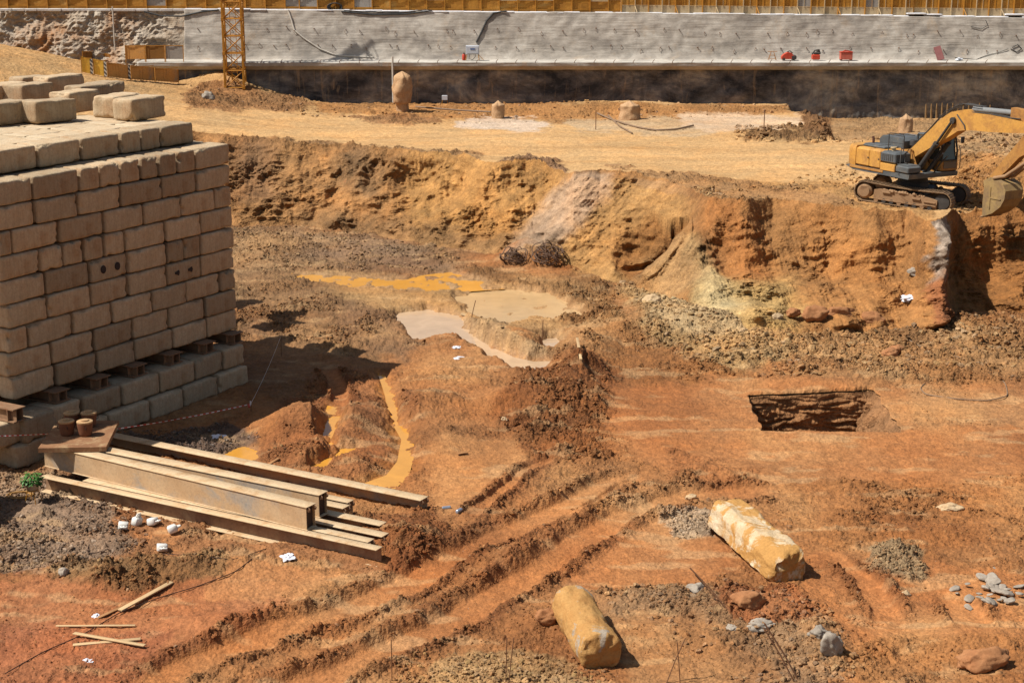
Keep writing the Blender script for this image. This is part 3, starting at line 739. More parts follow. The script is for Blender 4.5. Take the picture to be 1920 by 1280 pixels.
def build_ground(nu=1240, nA=560, nB=330, nC=260):
    us = np.concatenate([np.linspace(-3.2, -.42, 40)[:-1], np.linspace(-.42, -.355, 24)[:-1], np.linspace(-.355, .355, nu), np.linspace(.355, .42, 24)[1:], np.linspace(.42, 3.2, 40)[1:]])
    yT = np.interp(us, TA[:, 0], TA[:, 1]) + .9; yF = np.interp(us, FA[:, 0], FA[:, 1]) - .9
    # rows: behind the camera, floor (even steps in the view), face, bench, behind the wall
    rows = []
    for yy in np.concatenate([np.linspace(-40, 24, 14), np.linspace(24, 32.0, 14)[1:-1]]): rows.append(np.full(us.shape, yy))
    a = np.linspace(0, 1, nA)
    for t in a: rows.append(1 / ((1 - t) / 32.0 + t / yF))
    for t in np.linspace(0, 1, nB + 1)[1:]: rows.append(yF + (yT - yF) * t)
    for t in np.linspace(0, 1, nC + 1)[1:]: rows.append(1 / ((1 - t) / yT + t / (WY + .5)))
    for yy in (WY + 3.5, WY + 3.6, WY + 5, WY + 12, WY + 40, WY + 120, 500, 1200): rows.append(np.full(us.shape, yy))
    Y = np.array(rows); X = us[None, :] * np.maximum(Y, 25.)
    nr, nc = Y.shape
    x = X.ravel(); y = Y.ravel()
    z, s, M = smooth_ground(x, y)
    far = y > WY + 1
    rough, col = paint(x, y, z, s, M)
    fine = y < 200
    h, tone = clods(x, y, rough)
    face = sstep(0.0, .12, s) * (1 - sstep(.9, 1.0, s))
    face = np.maximum(face, M['hole'] * 0)
    h = np.where(far | (y < 24), 0, h)
    z1 = z + h * (1 - face * .75)
    ox = np.zeros_like(x); oy = np.zeros_like(x); oz = np.zeros_like(x)
    k = np.where((face > .01))[0]
    if len(k):
        a, b, c = x[k], y[k], z[k] * 1.0
        pxu = M['pxu'][k]
        w = P3(a * .8, b * .8, c * .8, 20)
        big = P3(a * .55, b * .3, c * .28, 21) * .85 + P3(a * 1.3, b * .6, c * .6, 22) * .34
        # rills running down the face, slanted on the silt slope
        sl = np.where((pxu > 1000) & (pxu < 1300), -1.25, .12)
        rx = a + c * sl
        ril = .6 * (1 - np.abs(P3(rx * 1.9, b * .3, c * .35 + w, 23)) * 2.2) * .22 + .8 * (1 - np.abs(P3(rx * 4.3, b * .4, c * .8, 24)) * 2.2) * .12
        led = (1 - np.abs(P3(a * .8, b * .8, c * 2.6, 25)) * 2.) * .26
        med = P3(a * 2.8, b * 2.8, c * 2.8, 26) * .18 + np.abs(P3(a * 6, b * 6, c * 6, 27)) * .18 + np.abs(P3(a * 13, b * 13, c * 13, 28)) * .11
        l2, t2 = lumps(a / .34, c / .34 + b * .3, 29, .85)
        rg = rough[k]
        calm = sstep(-.30, .30, P3(a * .55, b * .4, c * .6, 34) + .4 * P3(a * 1.4, b, c * 1.4, 35)); rg = rg * (.25 + 1.1 * calm)
        d = (big * np.where((pxu > 1020) & (pxu < 1290), .2, 1.0) + led * (.4 + rg)) * 1.0 + ril * np.where((pxu > 1000) & (pxu < 1300), .45, .6) + med * (.35 + rg * .9) + rg * .3 * l2 * .34
        # the slab's right edge stands proud over a hollow
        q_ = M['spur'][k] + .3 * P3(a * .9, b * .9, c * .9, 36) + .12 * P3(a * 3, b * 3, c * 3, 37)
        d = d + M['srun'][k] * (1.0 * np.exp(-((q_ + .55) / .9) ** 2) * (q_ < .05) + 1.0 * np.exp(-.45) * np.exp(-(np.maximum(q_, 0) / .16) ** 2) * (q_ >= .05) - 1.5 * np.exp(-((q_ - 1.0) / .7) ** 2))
        hollow_shade = (M['srun'][k] * np.exp(-((q_ - .35) / .45) ** 2))[:, None] * .8  # the hollow's shade is painted in as darker soil colour
        col[k] = col[k] * (1 - hollow_shade) + np.array(sc_(166, 100, 52))[None] * hollow_shade
        # proud lump of grouted rock by the recess
        sx_ = a - STUB_X - .22 * (c + 2) - .35 * P2(c * .9, c * 0 + 2, 401) + .25 * P3(a * 1.6, b * 1.6, c * 1.6, 402)
        bump = np.exp(-(sx_ / (.50 + .2 * P2(c * .7, c * 0, 403))) ** 2) * 1.45
        bump = bump + np.where(bump > .25, .22 * np.abs(P3(a * 3.5, b * 3.5, c * 3.5, 404)) + .12 * np.abs(P3(a * 8, b * 8, c * 8, 405)), 0)
        mk = sstep(.5, .95, bump + .3 * P3(a * 3, b * 3, c * 3, 406))
        up = sstep(-2.6, -1.9, c + .5 * P3(a * 2, b * 2, c * 2, 407))
        cc = np.array(sc_(174, 102, 64))[None] * (1 - up[:, None]) + np.array(so_(186, 172, 156))[None] * (.75 + .6 * P3(a * 5, b * 5, c * 5, 408))[:, None] * up[:, None]
        col[k] = col[k] * (1 - mk[:, None] * .85) + cc * mk[:, None] * .85
        d = (d + bump) * face[k]
        oy[k] = -d * .85; oz[k] = d * .28
        tone[k] = .5 + P3(a * 3, b * 3, c * 3, 30) * .5
    co = np.stack([x + ox, y + oy, z1 + oz], 1)
    col = col * (.80 + .40 * np.clip(tone, 0, 1))[:, None]
    idx = (np.arange(nr - 1)[:, None] * nc + np.arange(nc - 1)[None, :]).ravel()
    faces = np.stack([idx, idx + 1, idx + nc + 1, idx + nc], 1)
    hs_ = np.full(x.shape, 9.0); nb_ = (np.abs(x - HOLE_C[0]) < 3.5) & (np.abs(y - HOLE_C[1]) < 4); hs_[nb_] = poly_sd(x[nb_], y[nb_], _H)
    keep = ~((hs_[faces] < .0).all(1)); faces = faces[keep]
    kk = np.where(hs_ < 0)[0]; bx_, by_, bd_ = x[kk].copy(), y[kk].copy(), np.full(len(kk), 1e9)
    for q in range(len(_H)):
        (ax, ay), (ex_, ey_) = _H[q], _H[(q + 1) % len(_H)]; dx, dy = ex_ - ax, ey_ - ay
        t_ = np.clip(((x[kk] - ax) * dx + (y[kk] - ay) * dy) / (dx * dx + dy * dy), 0, 1); px_, py_ = ax + t_ * dx, ay + t_ * dy
        dd_ = (x[kk] - px_) ** 2 + (y[kk] - py_) ** 2; mm = dd_ < bd_; bd_ = np.where(mm, dd_, bd_); bx_ = np.where(mm, px_, bx_); by_ = np.where(mm, py_, by_)
    co[kk, 0] = bx_; co[kk, 1] = by_; co[kk, 2] = np.minimum(co[kk, 2], FZ + .03)
    pr = np.stack([rough, np.clip(M['wet'], 0, 1), 0 * rough], 1)
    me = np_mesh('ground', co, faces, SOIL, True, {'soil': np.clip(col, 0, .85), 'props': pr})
    o = link('ground', me); tag(o, kind='structure')
    return o
def build_pit():
    """the square hole dug in the floor: four rough walls and a bottom"""
    H = [Vector((p[0], p[1], 0)) for p in _H]      # far left, far right, near right, near left
    cen = sum(H, Vector()) / 48; D = 2.0; nz, nn = 90, 13
    ring = []
    for k in range(48):
        A, B = H[k], H[(k + 1) % 48]
        for i in range(nn): ring.append((A.lerp(B, i / nn), k // 12, (k % 12 + i / nn) / 12))
    P = np.array([[p.x, p.y] for p, _, _ in ring]); side = np.array([k for _, k, _ in ring]); tt = np.array([t for _, _, t in ring])
    # inward normals, softened at the corners
    nrm = []
    for k in range(4):
        A, B = H[k * 12], H[(k * 12 + 12) % 48]; d = (B - A).normalized(); n_ = Vector((-d.y, d.x, 0)); n_ = n_ if n_.dot(cen - A) > 0 else -n_; nrm.append(n_)
    N_ = np.array([[nrm[k].x, nrm[k].y] for k in side]); m = len(ring)
    for _ in range(10): N_ = (np.roll(N_, 1, 0) + 2 * N_ + np.roll(N_, -1, 0)) / 4
    N_ /= np.linalg.norm(N_, axis=1)[:, None]
    e = (side == 1) * np.sin(np.clip(tt, 0, 1) * pi) ** .3; e = e + (side == 0) * np.clip((tt - .8) / .2, 0, 1) * .6 + (side == 2) * np.clip((.3 - tt) / .3, 0, 1) * .8
    for _ in range(6): e = (np.roll(e, 1) + 2 * e + np.roll(e, -1)) / 4
    rows = []
    for r in range(nz + 1):
        t = r / nz; z = np.full(m, FZ - .02 - D * t)
        x = P[:, 0]; y = P[:, 1]
        inn = (.22 * t + e * 1.0 * t) if r else np.full(m, -.14)
        q = np.minimum(1, t * 6)
        hx = np.where(side == 0, 1, 0)
        nse = P3(x * 1.3, y * 1.3, z * 1.8, 301) * .16 + np.abs(P3(x * 1.0 + z * .9, y * 1.0, z * 5.2, 302)) * .26 * hx + np.abs(P3(x * 4.2, y * 4.2, z * .9, 303)) * .22 * (1 - hx) + P3(x * 7, y * 7, z * 7, 304) * .06 + np.abs(P3(x * 15, y * 15, z * 15, 305)) * .035
        inn = inn + nse * q
        rows.append(np.stack([x + N_[:, 0] * inn, y + N_[:, 1] * inn, z + .03 * P3(x * 3, y * 3, z, 306)], 1))
    co = np.concatenate(rows); last = rows[-1]; c0 = last.mean(0)
    fl = [last * (1 - s_) + c0 * s_ for s_ in (.25, .5, .75, .97)]
    for f_ in fl: f_[:, 2] += P2(f_[:, 0] * 2, f_[:, 1] * 2, 307) * .1
    co = np.concatenate([co] + fl); R_ = nz + 5
    i0 = (np.arange(R_ - 1)[:, None] * m + np.arange(m)[None, :]); i1 = (np.arange(R_ - 1)[:, None] * m + (np.arange(m)[None, :] + 1) % m)
    fc = np.stack([i0.ravel(), (i0 + m).ravel(), (i1 + m).ravel(), i1.ravel()], 1)
    k_ = P3(co[:, 0] * 1.2, co[:, 1] * 1.2, co[:, 2] * 2.2, 308)
    cc = np.array(sc_(176, 118, 76))[None] * (1 + .5 * k_)[:, None]
    me = np_mesh('square_pit', co, fc[:, ::-1], SOIL, True, {'soil': np.clip(cc, 0, .8), 'props': np.full((len(co), 3), [.5, 0, 0])})
    o = link('ground_pit', me); tag(o, kind='structure')
build_pit()
import time as _t
_t0 = _t.time()
GR = globals().get('GRES', 1.0)
ground = build_ground(int(1240 * GR), int(560 * GR), int(330 * GR), int(260 * GR))
print('ground', _t.time() - _t0, len(ground.data.vertices))

# ------------------------------------------------------------------ puddles
def mud_water(name, c):
    m, nt, b = newmat(name); n = N(nt); v = n.co((1, 1, 1))
    f = n.noise(v, .8, 5, .6, 1.2)
    n.L(n.ramp(f, [(.3, tuple(k * .86 for k in c)), (.6, c), (.8, tuple(min(.85, k * 1.12) for k in c))]), b.inputs['Base Color'])
    b.inputs['Roughness'].default_value = .14; b.inputs['Specular IOR Level'].default_value = .5
    n.bump(n.noise(v, 6, 3, .5), .04, .01, b)
    return m
W_CREAM = mud_water('cream_muddy_water', sc_(226, 192, 154, .66)); W_OR = mud_water('orange_muddy_water', sc_(230, 148, 56, .76)); W_TAN = mud_water('tan_muddy_water', sc_(228, 180, 126, .66))
for k, pts in PUD_W.items():
    cx = sum(p[0] for p in pts) / len(pts); cy = sum(p[1] for p in pts) / len(pts)
    mb = MB(); lv = PUD_L[k]
    P = []
    for (a, b) in pts:
        d = Vector((a - cx, b - cy)); d = d * (1 + .42 / max(d.length, .5)); P.append((cx + d.x, cy + d.y))
    from mathutils.geometry import tessellate_polygon
    tri = tessellate_polygon([[Vector((p[0], p[1], 0)) for p in P]])
    mb.add([(p[0], p[1], lv) for p in P], [tuple(t) for t in tri])
    o = mb.build('puddle', W_CREAM if k in ('cream pool', 'stream', 'side') else (W_TAN if k == 'upper' else W_OR), smooth=None)
    tag(o, kind='structure')

# ------------------------------------------------------------------ loose stones and clods lying over the ground (uncountable)
ICO_V = []; 
def _ico():
    t = (1 + 5 ** .5) / 2
    v = np.array([(-1, t, 0), (1, t, 0), (-1, -t, 0), (1, -t, 0), (0, -1, t), (0, 1, t), (0, -1, -t), (0, 1, -t), (t, 0, -1), (t, 0, 1), (-t, 0, -1), (-t, 0, 1)], np.float32)
    v /= np.linalg.norm(v[0])
    f = np.array([(0, 11, 5), (0, 5, 1), (0, 1, 7), (0, 7, 10), (0, 10, 11), (1, 5, 9), (5, 11, 4), (11, 10, 2), (10, 7, 6), (7, 1, 8), (3, 9, 4), (3, 4, 2), (3, 2, 6), (3, 6, 8), (3, 8, 9), (4, 9, 5), (2, 4, 11), (6, 2, 10), (8, 6, 7), (9, 8, 1)])
    return v, f
IV, IF = _ico()

def scatter(name, pts_px, n, smin, smax, mat, colors, seed, power=2.5, flat=.7, rough_min=.0, label=None):
    """n stones of random shape inside the outline pts_px"""
    rs = np.random.RandomState(seed)
    xs = [p[0] for p in pts_px]; ys = [p[1] for p in pts_px]
    w = [unp(a, b, FZ if b > 400 else 0) for a, b in pts_px]
    x = rs.uniform(min(p.x for p in w), max(p.x for p in w), n * 6); y = rs.uniform(min(p.y for p in w), max(p.y for p in w), n * 6)
    ins = poly_sd(x, y, [(p.x, p.y) for p in w]) < 0
    # keep clumps
    dens = sstep(-.35, .5, P2(x * .5, y * .5, seed) + rs.uniform(-.5, .5, len(x)))
    ok = ins & (rs.rand(len(x)) < dens)
    x, y = x[ok][:n], y[ok][:n]
    z, s, M = smooth_ground(x, y); rg, col = paint(x, y, z, s, M)
    h, _ = clods(x, y, rg)
    keep = (M['wet'] < .4) & (M['hole'] < .1) & (rg >= rough_min) & ((s < .002) | (s > .998))
    x, y, z, h = x[keep], y[keep], (z + h)[keep], h[keep]; col = col[keep]
    m = len(x)
    if m == 0: return None
    r = smin + (smax - smin) * rs.rand(m) ** power
    sc3 = r[:, None] * (.75 + .5 * rs.rand(m, 3)); sc3[:, 2] *= flat
    a = rs.rand(m) * 2 * np.pi; t = rs.randn(m) * .5
    v = IV[None] * (1 + .28 * rs.randn(m, 12, 1).clip(-1.2, 1.2)) * sc3[:, None, :]
    ct, st = np.cos(t)[:, None], np.sin(t)[:, None]
    v = np.stack([v[..., 0], v[..., 1] * ct - v[..., 2] * st, v[..., 1] * st + v[..., 2] * ct], -1)
    ca, sa = np.cos(a)[:, None], np.sin(a)[:, None]
    v = np.stack([v[..., 0] * ca - v[..., 1] * sa, v[..., 0] * sa + v[..., 1] * ca, v[..., 2]], -1)
    v += np.stack([x, y, z + r * .15], -1)[:, None, :]
    f = (IF[None] + (np.arange(m) * 12)[:, None, None]).reshape(-1, 3)
    cc = np.array([sc_(*c) for c in colors], np.float32)[rs.randint(0, len(colors), m)]
    mixk = .45 + rs.rand(m, 1) * .55
    cc = (cc * (1 - mixk) + col * mixk) * (.75 + .5 * rs.rand(m, 1))
    vc = np.repeat(cc[:, None, :], 12, 1).reshape(-1, 3)
    me = np_mesh(name, v.reshape(-1, 3), f, mat, False, {'soil': np.clip(vc, 0, .8), 'props': np.zeros((m * 12, 3), np.float32) + [.4, 0, 0]})
    o = link(name, me); tag(o, label=label, kind='stuff')
    return o
if not globals().get('QUICK'):
    CR = [(186, 116, 66), (200, 134, 80), (170, 100, 56), (160, 96, 54)]
    scatter('rubble', [(-100, 900), (2020, 900), (2020, 1300), (-100, 1300)], 34000, .014, .060, SOIL, CR, 21, 2.2, rough_min=.55, flat=.85)
    scatter('rubble', [(440, 560), (1960, 560), (2020, 920), (440, 920)], 42000, .018, .075, SOIL, CR, 22, 2.2, rough_min=.55, flat=.85)
    scatter('rubble', [(-100, 880), (2020, 700), (2020, 1300), (-100, 1300)], 16000, .012, .035, SOIL, CR + [(214, 160, 104)], 23, 2.0, rough_min=.1, flat=.7)
    scatter('rubble', [(-100, 440), (2020, 440), (2020, 1300), (-100, 1300)], 39000, 0.014, 0.081, SOIL, [(150, 92, 52), (196, 130, 76), (210, 160, 104), (170, 104, 60), (176, 150, 120)], 5, 3.2, rough_min=.5)
    scatter('rubble', [(-60, 880), (100, 890), (200, 930), (290, 1010), (200, 1060), (60, 1070), (-60, 1070)], 4836, 0.017, 0.087, SOIL, [(168, 144, 120), (186, 166, 142), (206, 190, 168), (160, 116, 84), (176, 130, 94)], 6, 3.6)
    scatter('rubble', [(225, 812), (330, 805), (450, 800), (490, 830), (420, 870), (330, 850), (240, 835)], 1395, 0.017, 0.062, SOIL, [(132, 116, 102), (150, 138, 126), (176, 166, 154)], 7, 3)
    scatter('rubble', [(560, 425), (720, 445), (880, 470), (840, 520), (700, 515), (440, 510), (440, 425)], 2232, 0.025, 0.110, SOIL, [(164, 124, 86), (176, 150, 120), (150, 114, 82), (200, 160, 110)], 8, 3.6)
    scatter('rubble', [(1160, 530), (1310, 500), (1500, 610), (1900, 600), (1920, 700), (1400, 720), (1220, 650)], 6975, 0.028, 0.161, SOIL, [(214, 180, 130), (200, 150, 96), (176, 122, 74), (196, 170, 136)], 9, 4)
    scatter('rubble', [(1100, 1110), (1320, 1090), (1560, 1150), (1620, 1260), (1560, 1300), (1400, 1300), (1250, 1190)], 930, 0.020, 0.100, SOIL, [(180, 154, 124), (166, 146, 122), (200, 162, 116), (184, 118, 72)], 10, 3)
    scatter('rubble', [(1235, 958), (1325, 955), (1330, 1000), (1262, 1012)], 651, 0.014, 0.062, SOIL, [(216, 196, 166), (200, 178, 146)], 11, 3)
    scatter('rubble', [(740, 1225), (1150, 1225), (1150, 1290), (740, 1290)], 1023, 0.021, 0.074, SOIL, [(206, 160, 100), (190, 150, 110), (176, 110, 66)], 12, 3)
    scatter('rubble', [(1380, 236), (1580, 236), (1580, 268), (1380, 268)], 651, 0.056, 0.217, SOIL, [(160, 112, 72), (180, 130, 84)], 13, 2.5)
    scatter('rubble', [(1560, 230), (1960, 222), (1960, 330), (1780, 400), (1760, 300), (1560, 262)], 2790, 0.042, 0.248, SOIL, [(170, 122, 80), (190, 140, 94), (160, 120, 92)], 14, 3)
    scatter('rubble', [(340, 175), (600, 185), (1480, 198), (1480, 215), (800, 235), (350, 208)], 1395, 0.034, 0.149, SOIL, [(170, 118, 74), (186, 134, 86), (190, 170, 150)], 15, 3.2)
    scatter('rubble', [(1330, 345), (1620, 370), (1800, 392), (1700, 402), (1330, 380)], 837, 0.035, 0.155, SOIL, [(186, 136, 84), (204, 160, 110)], 16, 3)
    scatter('rubble', [(-60, 100), (330, 100), (350, 160), (-60, 150)], 651, 0.042, 0.248, SOIL, [(176, 150, 120), (170, 120, 80)], 17, 3)
print('stones', _t.time() - _t0)

# ------------------------------------------------------------------ light
SUN_EL, SUN_AZ = 54.0, -14.0       # from the left, a little from behind the viewer
sd_ = Vector((-cos(R(SUN_EL)) * cos(R(SUN_AZ)), cos(R(SUN_EL)) * sin(R(SUN_AZ)), sin(R(SUN_EL))))
ld = bpy.data.lights.new('sun', 'SUN'); lo = bpy.data.objects.new('sun', ld); COL.objects.link(lo)
ld.energy = 4.6; ld.angle = R(.53); ld.color = (1, .965, .91)
lo.rotation_euler = sd_.to_track_quat('Z', 'Y').to_euler(); lo.location = (0, 0, 60)
w = bpy.data.worlds.new('World'); scene.world = w; w.use_nodes = True
wn = w.node_tree; bg = wn.nodes['Background']
sky = wn.nodes.new('ShaderNodeTexSky'); sky.sky_type = 'NISHITA'; sky.sun_disc = False
sky.sun_elevation = R(SUN_EL); sky.sun_rotation = atan2(sd_.x, sd_.y)
sky.air_density = 1.2; sky.dust_density = 2.0
wn.links.new(sky.outputs[0], bg.inputs[0]); bg.inputs[1].default_value = .058
scene.view_settings.view_transform = 'Standard'; scene.view_settings.look = 'None'
scene.view_settings.exposure = .52; scene.view_settings.gamma = 1
# ------------------------------------------------------------------ the block stack
import bmesh
M_BLOCK = mat_var('cast_concrete', so_(210, 180, 140), so_(232, 206, 168), 1.4, .9, c3=so_(200, 152, 104), s3=.8, t3=(.45, .75), bump=.6, bdist=.035, bscale=12, rand=.28)
def _streaks(m):
    nt = m.node_tree; n = N(nt); b = nt.nodes['Principled BSDF']
    src = b.inputs['Base Color'].links[0].from_socket
    f = n.noise(n.co((9, 9, .5)), 1.0, 5, .7)
    n.L(n.mix(.55, src, n.ramp(f, [(.35, (.72, .70, .68)), (.55, (1, 1, 1))]), 'MULTIPLY'), b.inputs['Base Color'])
_streaks(M_BLOCK)
M_DUST = mat_var('dusty_concrete', so_(220, 192, 152), so_(238, 214, 178), 1.2, .95, c3=so_(208, 162, 112), s3=.6, t3=(.45, .75), bump=.6, bdist=.03, bscale=12, rand=.06)


def block_mesh(name, L, W, H, seed, r=.085, mat=None, chip=1.0):
    rs = random.Random(seed)
    bm = bmesh.new(); bmesh.ops.create_cube(bm, size=1.0)
    bmesh.ops.subdivide_edges(bm, edges=bm.edges[:], cuts=11, use_grid_fill=True)
    co = np.array([v.co[:] for v in bm.verts])
    co = np.sign(co) * .5 * (1 - (1 - np.minimum(np.abs(co) * 2, 1)) ** 1.5)        # closer steps near the edges
    h = np.array([L, W, H]) / 2
    p = co * 2 * h
    rr = np.minimum(r * (1 + .5 * P3(p[:, 0] * .9 + seed, p[:, 1] * .9, p[:, 2] * .9, 5)), .2)[:, None]
    q = np.clip(p, -(h - rr), h - rr); d = p - q; ln = np.linalg.norm(d, axis=1)[:, None]
    p = np.where(ln > 1e-9, q + d / np.maximum(ln, 1e-9) * np.minimum(rr, 99), p)
    near = np.sort(np.abs(np.abs(co) - .5) * 2 * h, axis=1)[:, 1]       # distance from the nearest edge
    e = np.exp(-(near / .09) ** 2)
    nz = P3(p[:, 0] * 4 + seed, p[:, 1] * 4, p[:, 2] * 4, 6); nb = P3(p[:, 0] * 1.3 + seed * 3, p[:, 1] * 1.3, p[:, 2] * 1.3, 7)
    inn = -(p / np.maximum(np.linalg.norm(p / h, axis=1)[:, None], .1) / h)
    inn /= np.linalg.norm(inn, axis=1)[:, None]
    amt = .012 * nz + .018 * nb + chip * e * np.maximum(nz + .35 * nb - .2, 0) * .26
    p = p + inn * amt[:, None]
    for v, c in zip(bm.verts, p): v.co = c
    for f in bm.faces: f.smooth = True
    me = bpy.data.meshes.new(name); bm.to_mesh(me); bm.free(); me.materials.append(mat or M_BLOCK)
    return me

BW, BH = 1.06, .757
LONG = [block_mesh('concrete_block', 2.0, BW, BH, k) for k in range(6)]
HEAD = [block_mesh('concrete_block', 1.0, 2.0, BH, 20 + k) for k in range(4)]
TOPB = [block_mesh('concrete_block', 1.0, 1.75, .80, 40 + k, .1, M_BLOCK, 1.5) for k in range(5)]
DECK = [block_mesh('concrete_block', 2.0, BW, BH, 60 + k, .03, M_DUST, .7) for k in range(3)]

TH = R(29.8)
ES = Vector((-sin(TH), -cos(TH), 0)); EN = Vector((cos(TH), -sin(TH), 0))      # along the face to the left, and out of it
ZB = -2.16                      # underside of the upper stack
CORN = uny(447, 616, 57.0); CORN.z = 0
def s_of(px, z, off=0.0):
    """place along the face that shows at picture column px, at height z"""
    lo_, hi_ = -3.0, 40.0
    for _ in range(50):
        m = (lo_ + hi_) / 2; p = CORN + ES * m + EN * off
        if proj(p.x, p.y, z)[0] > px: lo_ = m
        else: hi_ = m
    return lo_
ORD = ['bottom', 'first', 'second', 'third', 'fourth', 'fifth', 'sixth', 'seventh', 'eighth', 'ninth', 'tenth', 'eleventh', 'twelfth', 'thirteenth']
ANG = atan2(ES.y, ES.x)
S_END = s_of(21, ZB + .35)
GB = 'concrete blocks of the big stack'
bi = 0
M_HOLE_SHADE = mat_var('painted_hole_shade', (.03, .022, .018), (.05, .035, .028), 3, 1)  # near-black paint for the shade inside the block holes
def put_block(me, s0, s1, z, off, W, lab, L0, tilt=.004, dz=0, group=GB, name='concrete_block', into=None):
    """a block between s0 and s1 along the face, its front off metres proud of the face"""
    global bi
    bi += 1
    m = (s0 + s1) / 2
    p = CORN + ES * m + EN * (off - W / 2 + rnd.uniform(-.03, .03))
    o = link(name, me, None, (p.x, p.y, z + BH / 2 + dz))
    flip = pi if rnd.random() < .5 else 0
    o.rotation_euler = (rnd.uniform(-tilt, tilt), rnd.uniform(-tilt, tilt), ANG + flip + rnd.uniform(-.008, .008))
    o.scale = ((s1 - s0 - rnd.uniform(.06, .12)) / L0, 1, .955)
    tag(o, lab, 'concrete block', group)
    return o

ROWS = [
    [62, 149, 187.5, 227, 265, 299, 333, 367, 434], [65.6, 146.5, 227, 304.7, 369, 435], [23, 112.5, 195.7, 269.5, 339.8, 404, 437],
    [76, 118.5, 158, 196, 234, 310.5, 377, 439], [85.5, 169, 240, 312.5, 345.5, 377, 440], [89.5, 171, 241.5, 313.5, 378, 441],
    [53, 137, 210, 285.5, 349.5, 413, 445], [98, 177, 251, 317, 385.5, 446], [106, 183, 254.5, 325.5, 389.5, 447]]
holes = []
for r, js in enumerate(ROWS):
    z = ZB + (8 - r) * BH
    ss = [s_of(j, z + BH / 2) for j in js]; ss[-1] = 0.0
    while ss[0] < S_END - .5: ss.insert(0, min(ss[0] + 2.0, S_END) if ss[0] + 2.6 > S_END else ss[0] + 2.0)
    ss[0] = S_END + rnd.uniform(-.05, .1)
    for k in range(len(ss) - 1):
        a, b = ss[k + 1], ss[k]; L = b - a
        head = L < 1.45
        nth = len(ss) - 1 - k
        what = 'square block end' if head else 'long concrete block'
        lab = '%s, %s course from top of shaded face, %s from right corner' % (what, ORD[r + 1], ORD[min(nth, 13)])
        pxm = (js[-1] if nth == 1 else 0)
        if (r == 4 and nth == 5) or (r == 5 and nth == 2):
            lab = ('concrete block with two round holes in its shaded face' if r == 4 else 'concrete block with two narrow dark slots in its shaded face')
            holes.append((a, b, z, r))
        o = put_block(HEAD[bi % 4] if head else LONG[bi % 6], a, b, z, 0, 2.0 if head else BW, lab, 1.0 if head else 2.0)
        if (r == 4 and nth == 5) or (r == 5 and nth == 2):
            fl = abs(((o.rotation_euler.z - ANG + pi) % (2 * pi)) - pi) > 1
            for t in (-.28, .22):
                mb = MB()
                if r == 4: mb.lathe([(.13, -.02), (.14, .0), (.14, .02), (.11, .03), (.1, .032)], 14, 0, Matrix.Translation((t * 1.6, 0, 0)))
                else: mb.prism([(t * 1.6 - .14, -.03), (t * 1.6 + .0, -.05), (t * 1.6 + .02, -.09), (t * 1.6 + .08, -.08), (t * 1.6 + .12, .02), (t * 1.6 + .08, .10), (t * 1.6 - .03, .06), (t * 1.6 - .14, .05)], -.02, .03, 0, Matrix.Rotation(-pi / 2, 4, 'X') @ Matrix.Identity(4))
                hm = mb.build('hole_shade_cap', M_HOLE_SHADE, o)  # dark cap on the face, painted shade instead of a real recess
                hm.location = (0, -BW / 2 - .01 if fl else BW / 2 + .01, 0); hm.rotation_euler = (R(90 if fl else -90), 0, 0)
# filler box for the hidden inner blocks, added to keep the gaps dark
mb = MB(); DEP = 7.2
def spt(s, off, z): p = CORN + ES * s + EN * off; return Vector((p.x, p.y, z))
def sbox(mb, s0, s1, o0, o1, z0, z1, mi=0):
    vs = [spt(s, o, z) for z in (z0, z1) for s, o in ((s0, o0), (s1, o0), (s1, o1), (s0, o1))]
    mb.add(vs, [(0, 1, 2, 3), (7, 6, 5, 4), (0, 4, 5, 1), (1, 5, 6, 2), (2, 6, 7, 3), (3, 7, 4, 0)], mi)
sbox(mb, .15, S_END - .5, -DEP + .1, -.9, ZB + .1, ZB + 9 * BH - .06)
core = mb.build('block_stack_filler', M_DUST, smooth=None); tag(core, 'hidden filler box for the inner blocks of the big concrete stack, blocking light', 'block stack')
# left end and right end of the stack
for r in range(9):
    z = ZB + (8 - r) * BH
    for q in range(3):
        p = CORN + ES * (S_END - .5) + EN * (-BW - 1.0 - q * 2.02)
        o = link('concrete_block', LONG[(r + q) % 6], None, (p.x, p.y, z + BH / 2)); o.rotation_euler = (0, 0, ANG + pi / 2); o.scale = (.99, 1, .985)
        tag(o, 'concrete block of the sunlit left end, %s course from top, %s from its corner' % (ORD[r + 1], ORD[q + 2]), 'concrete block', GB)
        if r > 1: continue
        p = CORN + ES * .52 + EN * (-BW - 1.0 - q * 2.02)
        o = link('concrete_block', LONG[(r + q + 2) % 6], None, (p.x, p.y, z + BH / 2)); o.rotation_euler = (0, 0, ANG + pi / 2); o.scale = (.99, 1, .985)
        tag(o, 'concrete block along the right end ledge, %s course from top, %s from front' % (ORD[r + 1], ORD[q + 2]), 'concrete block', GB)
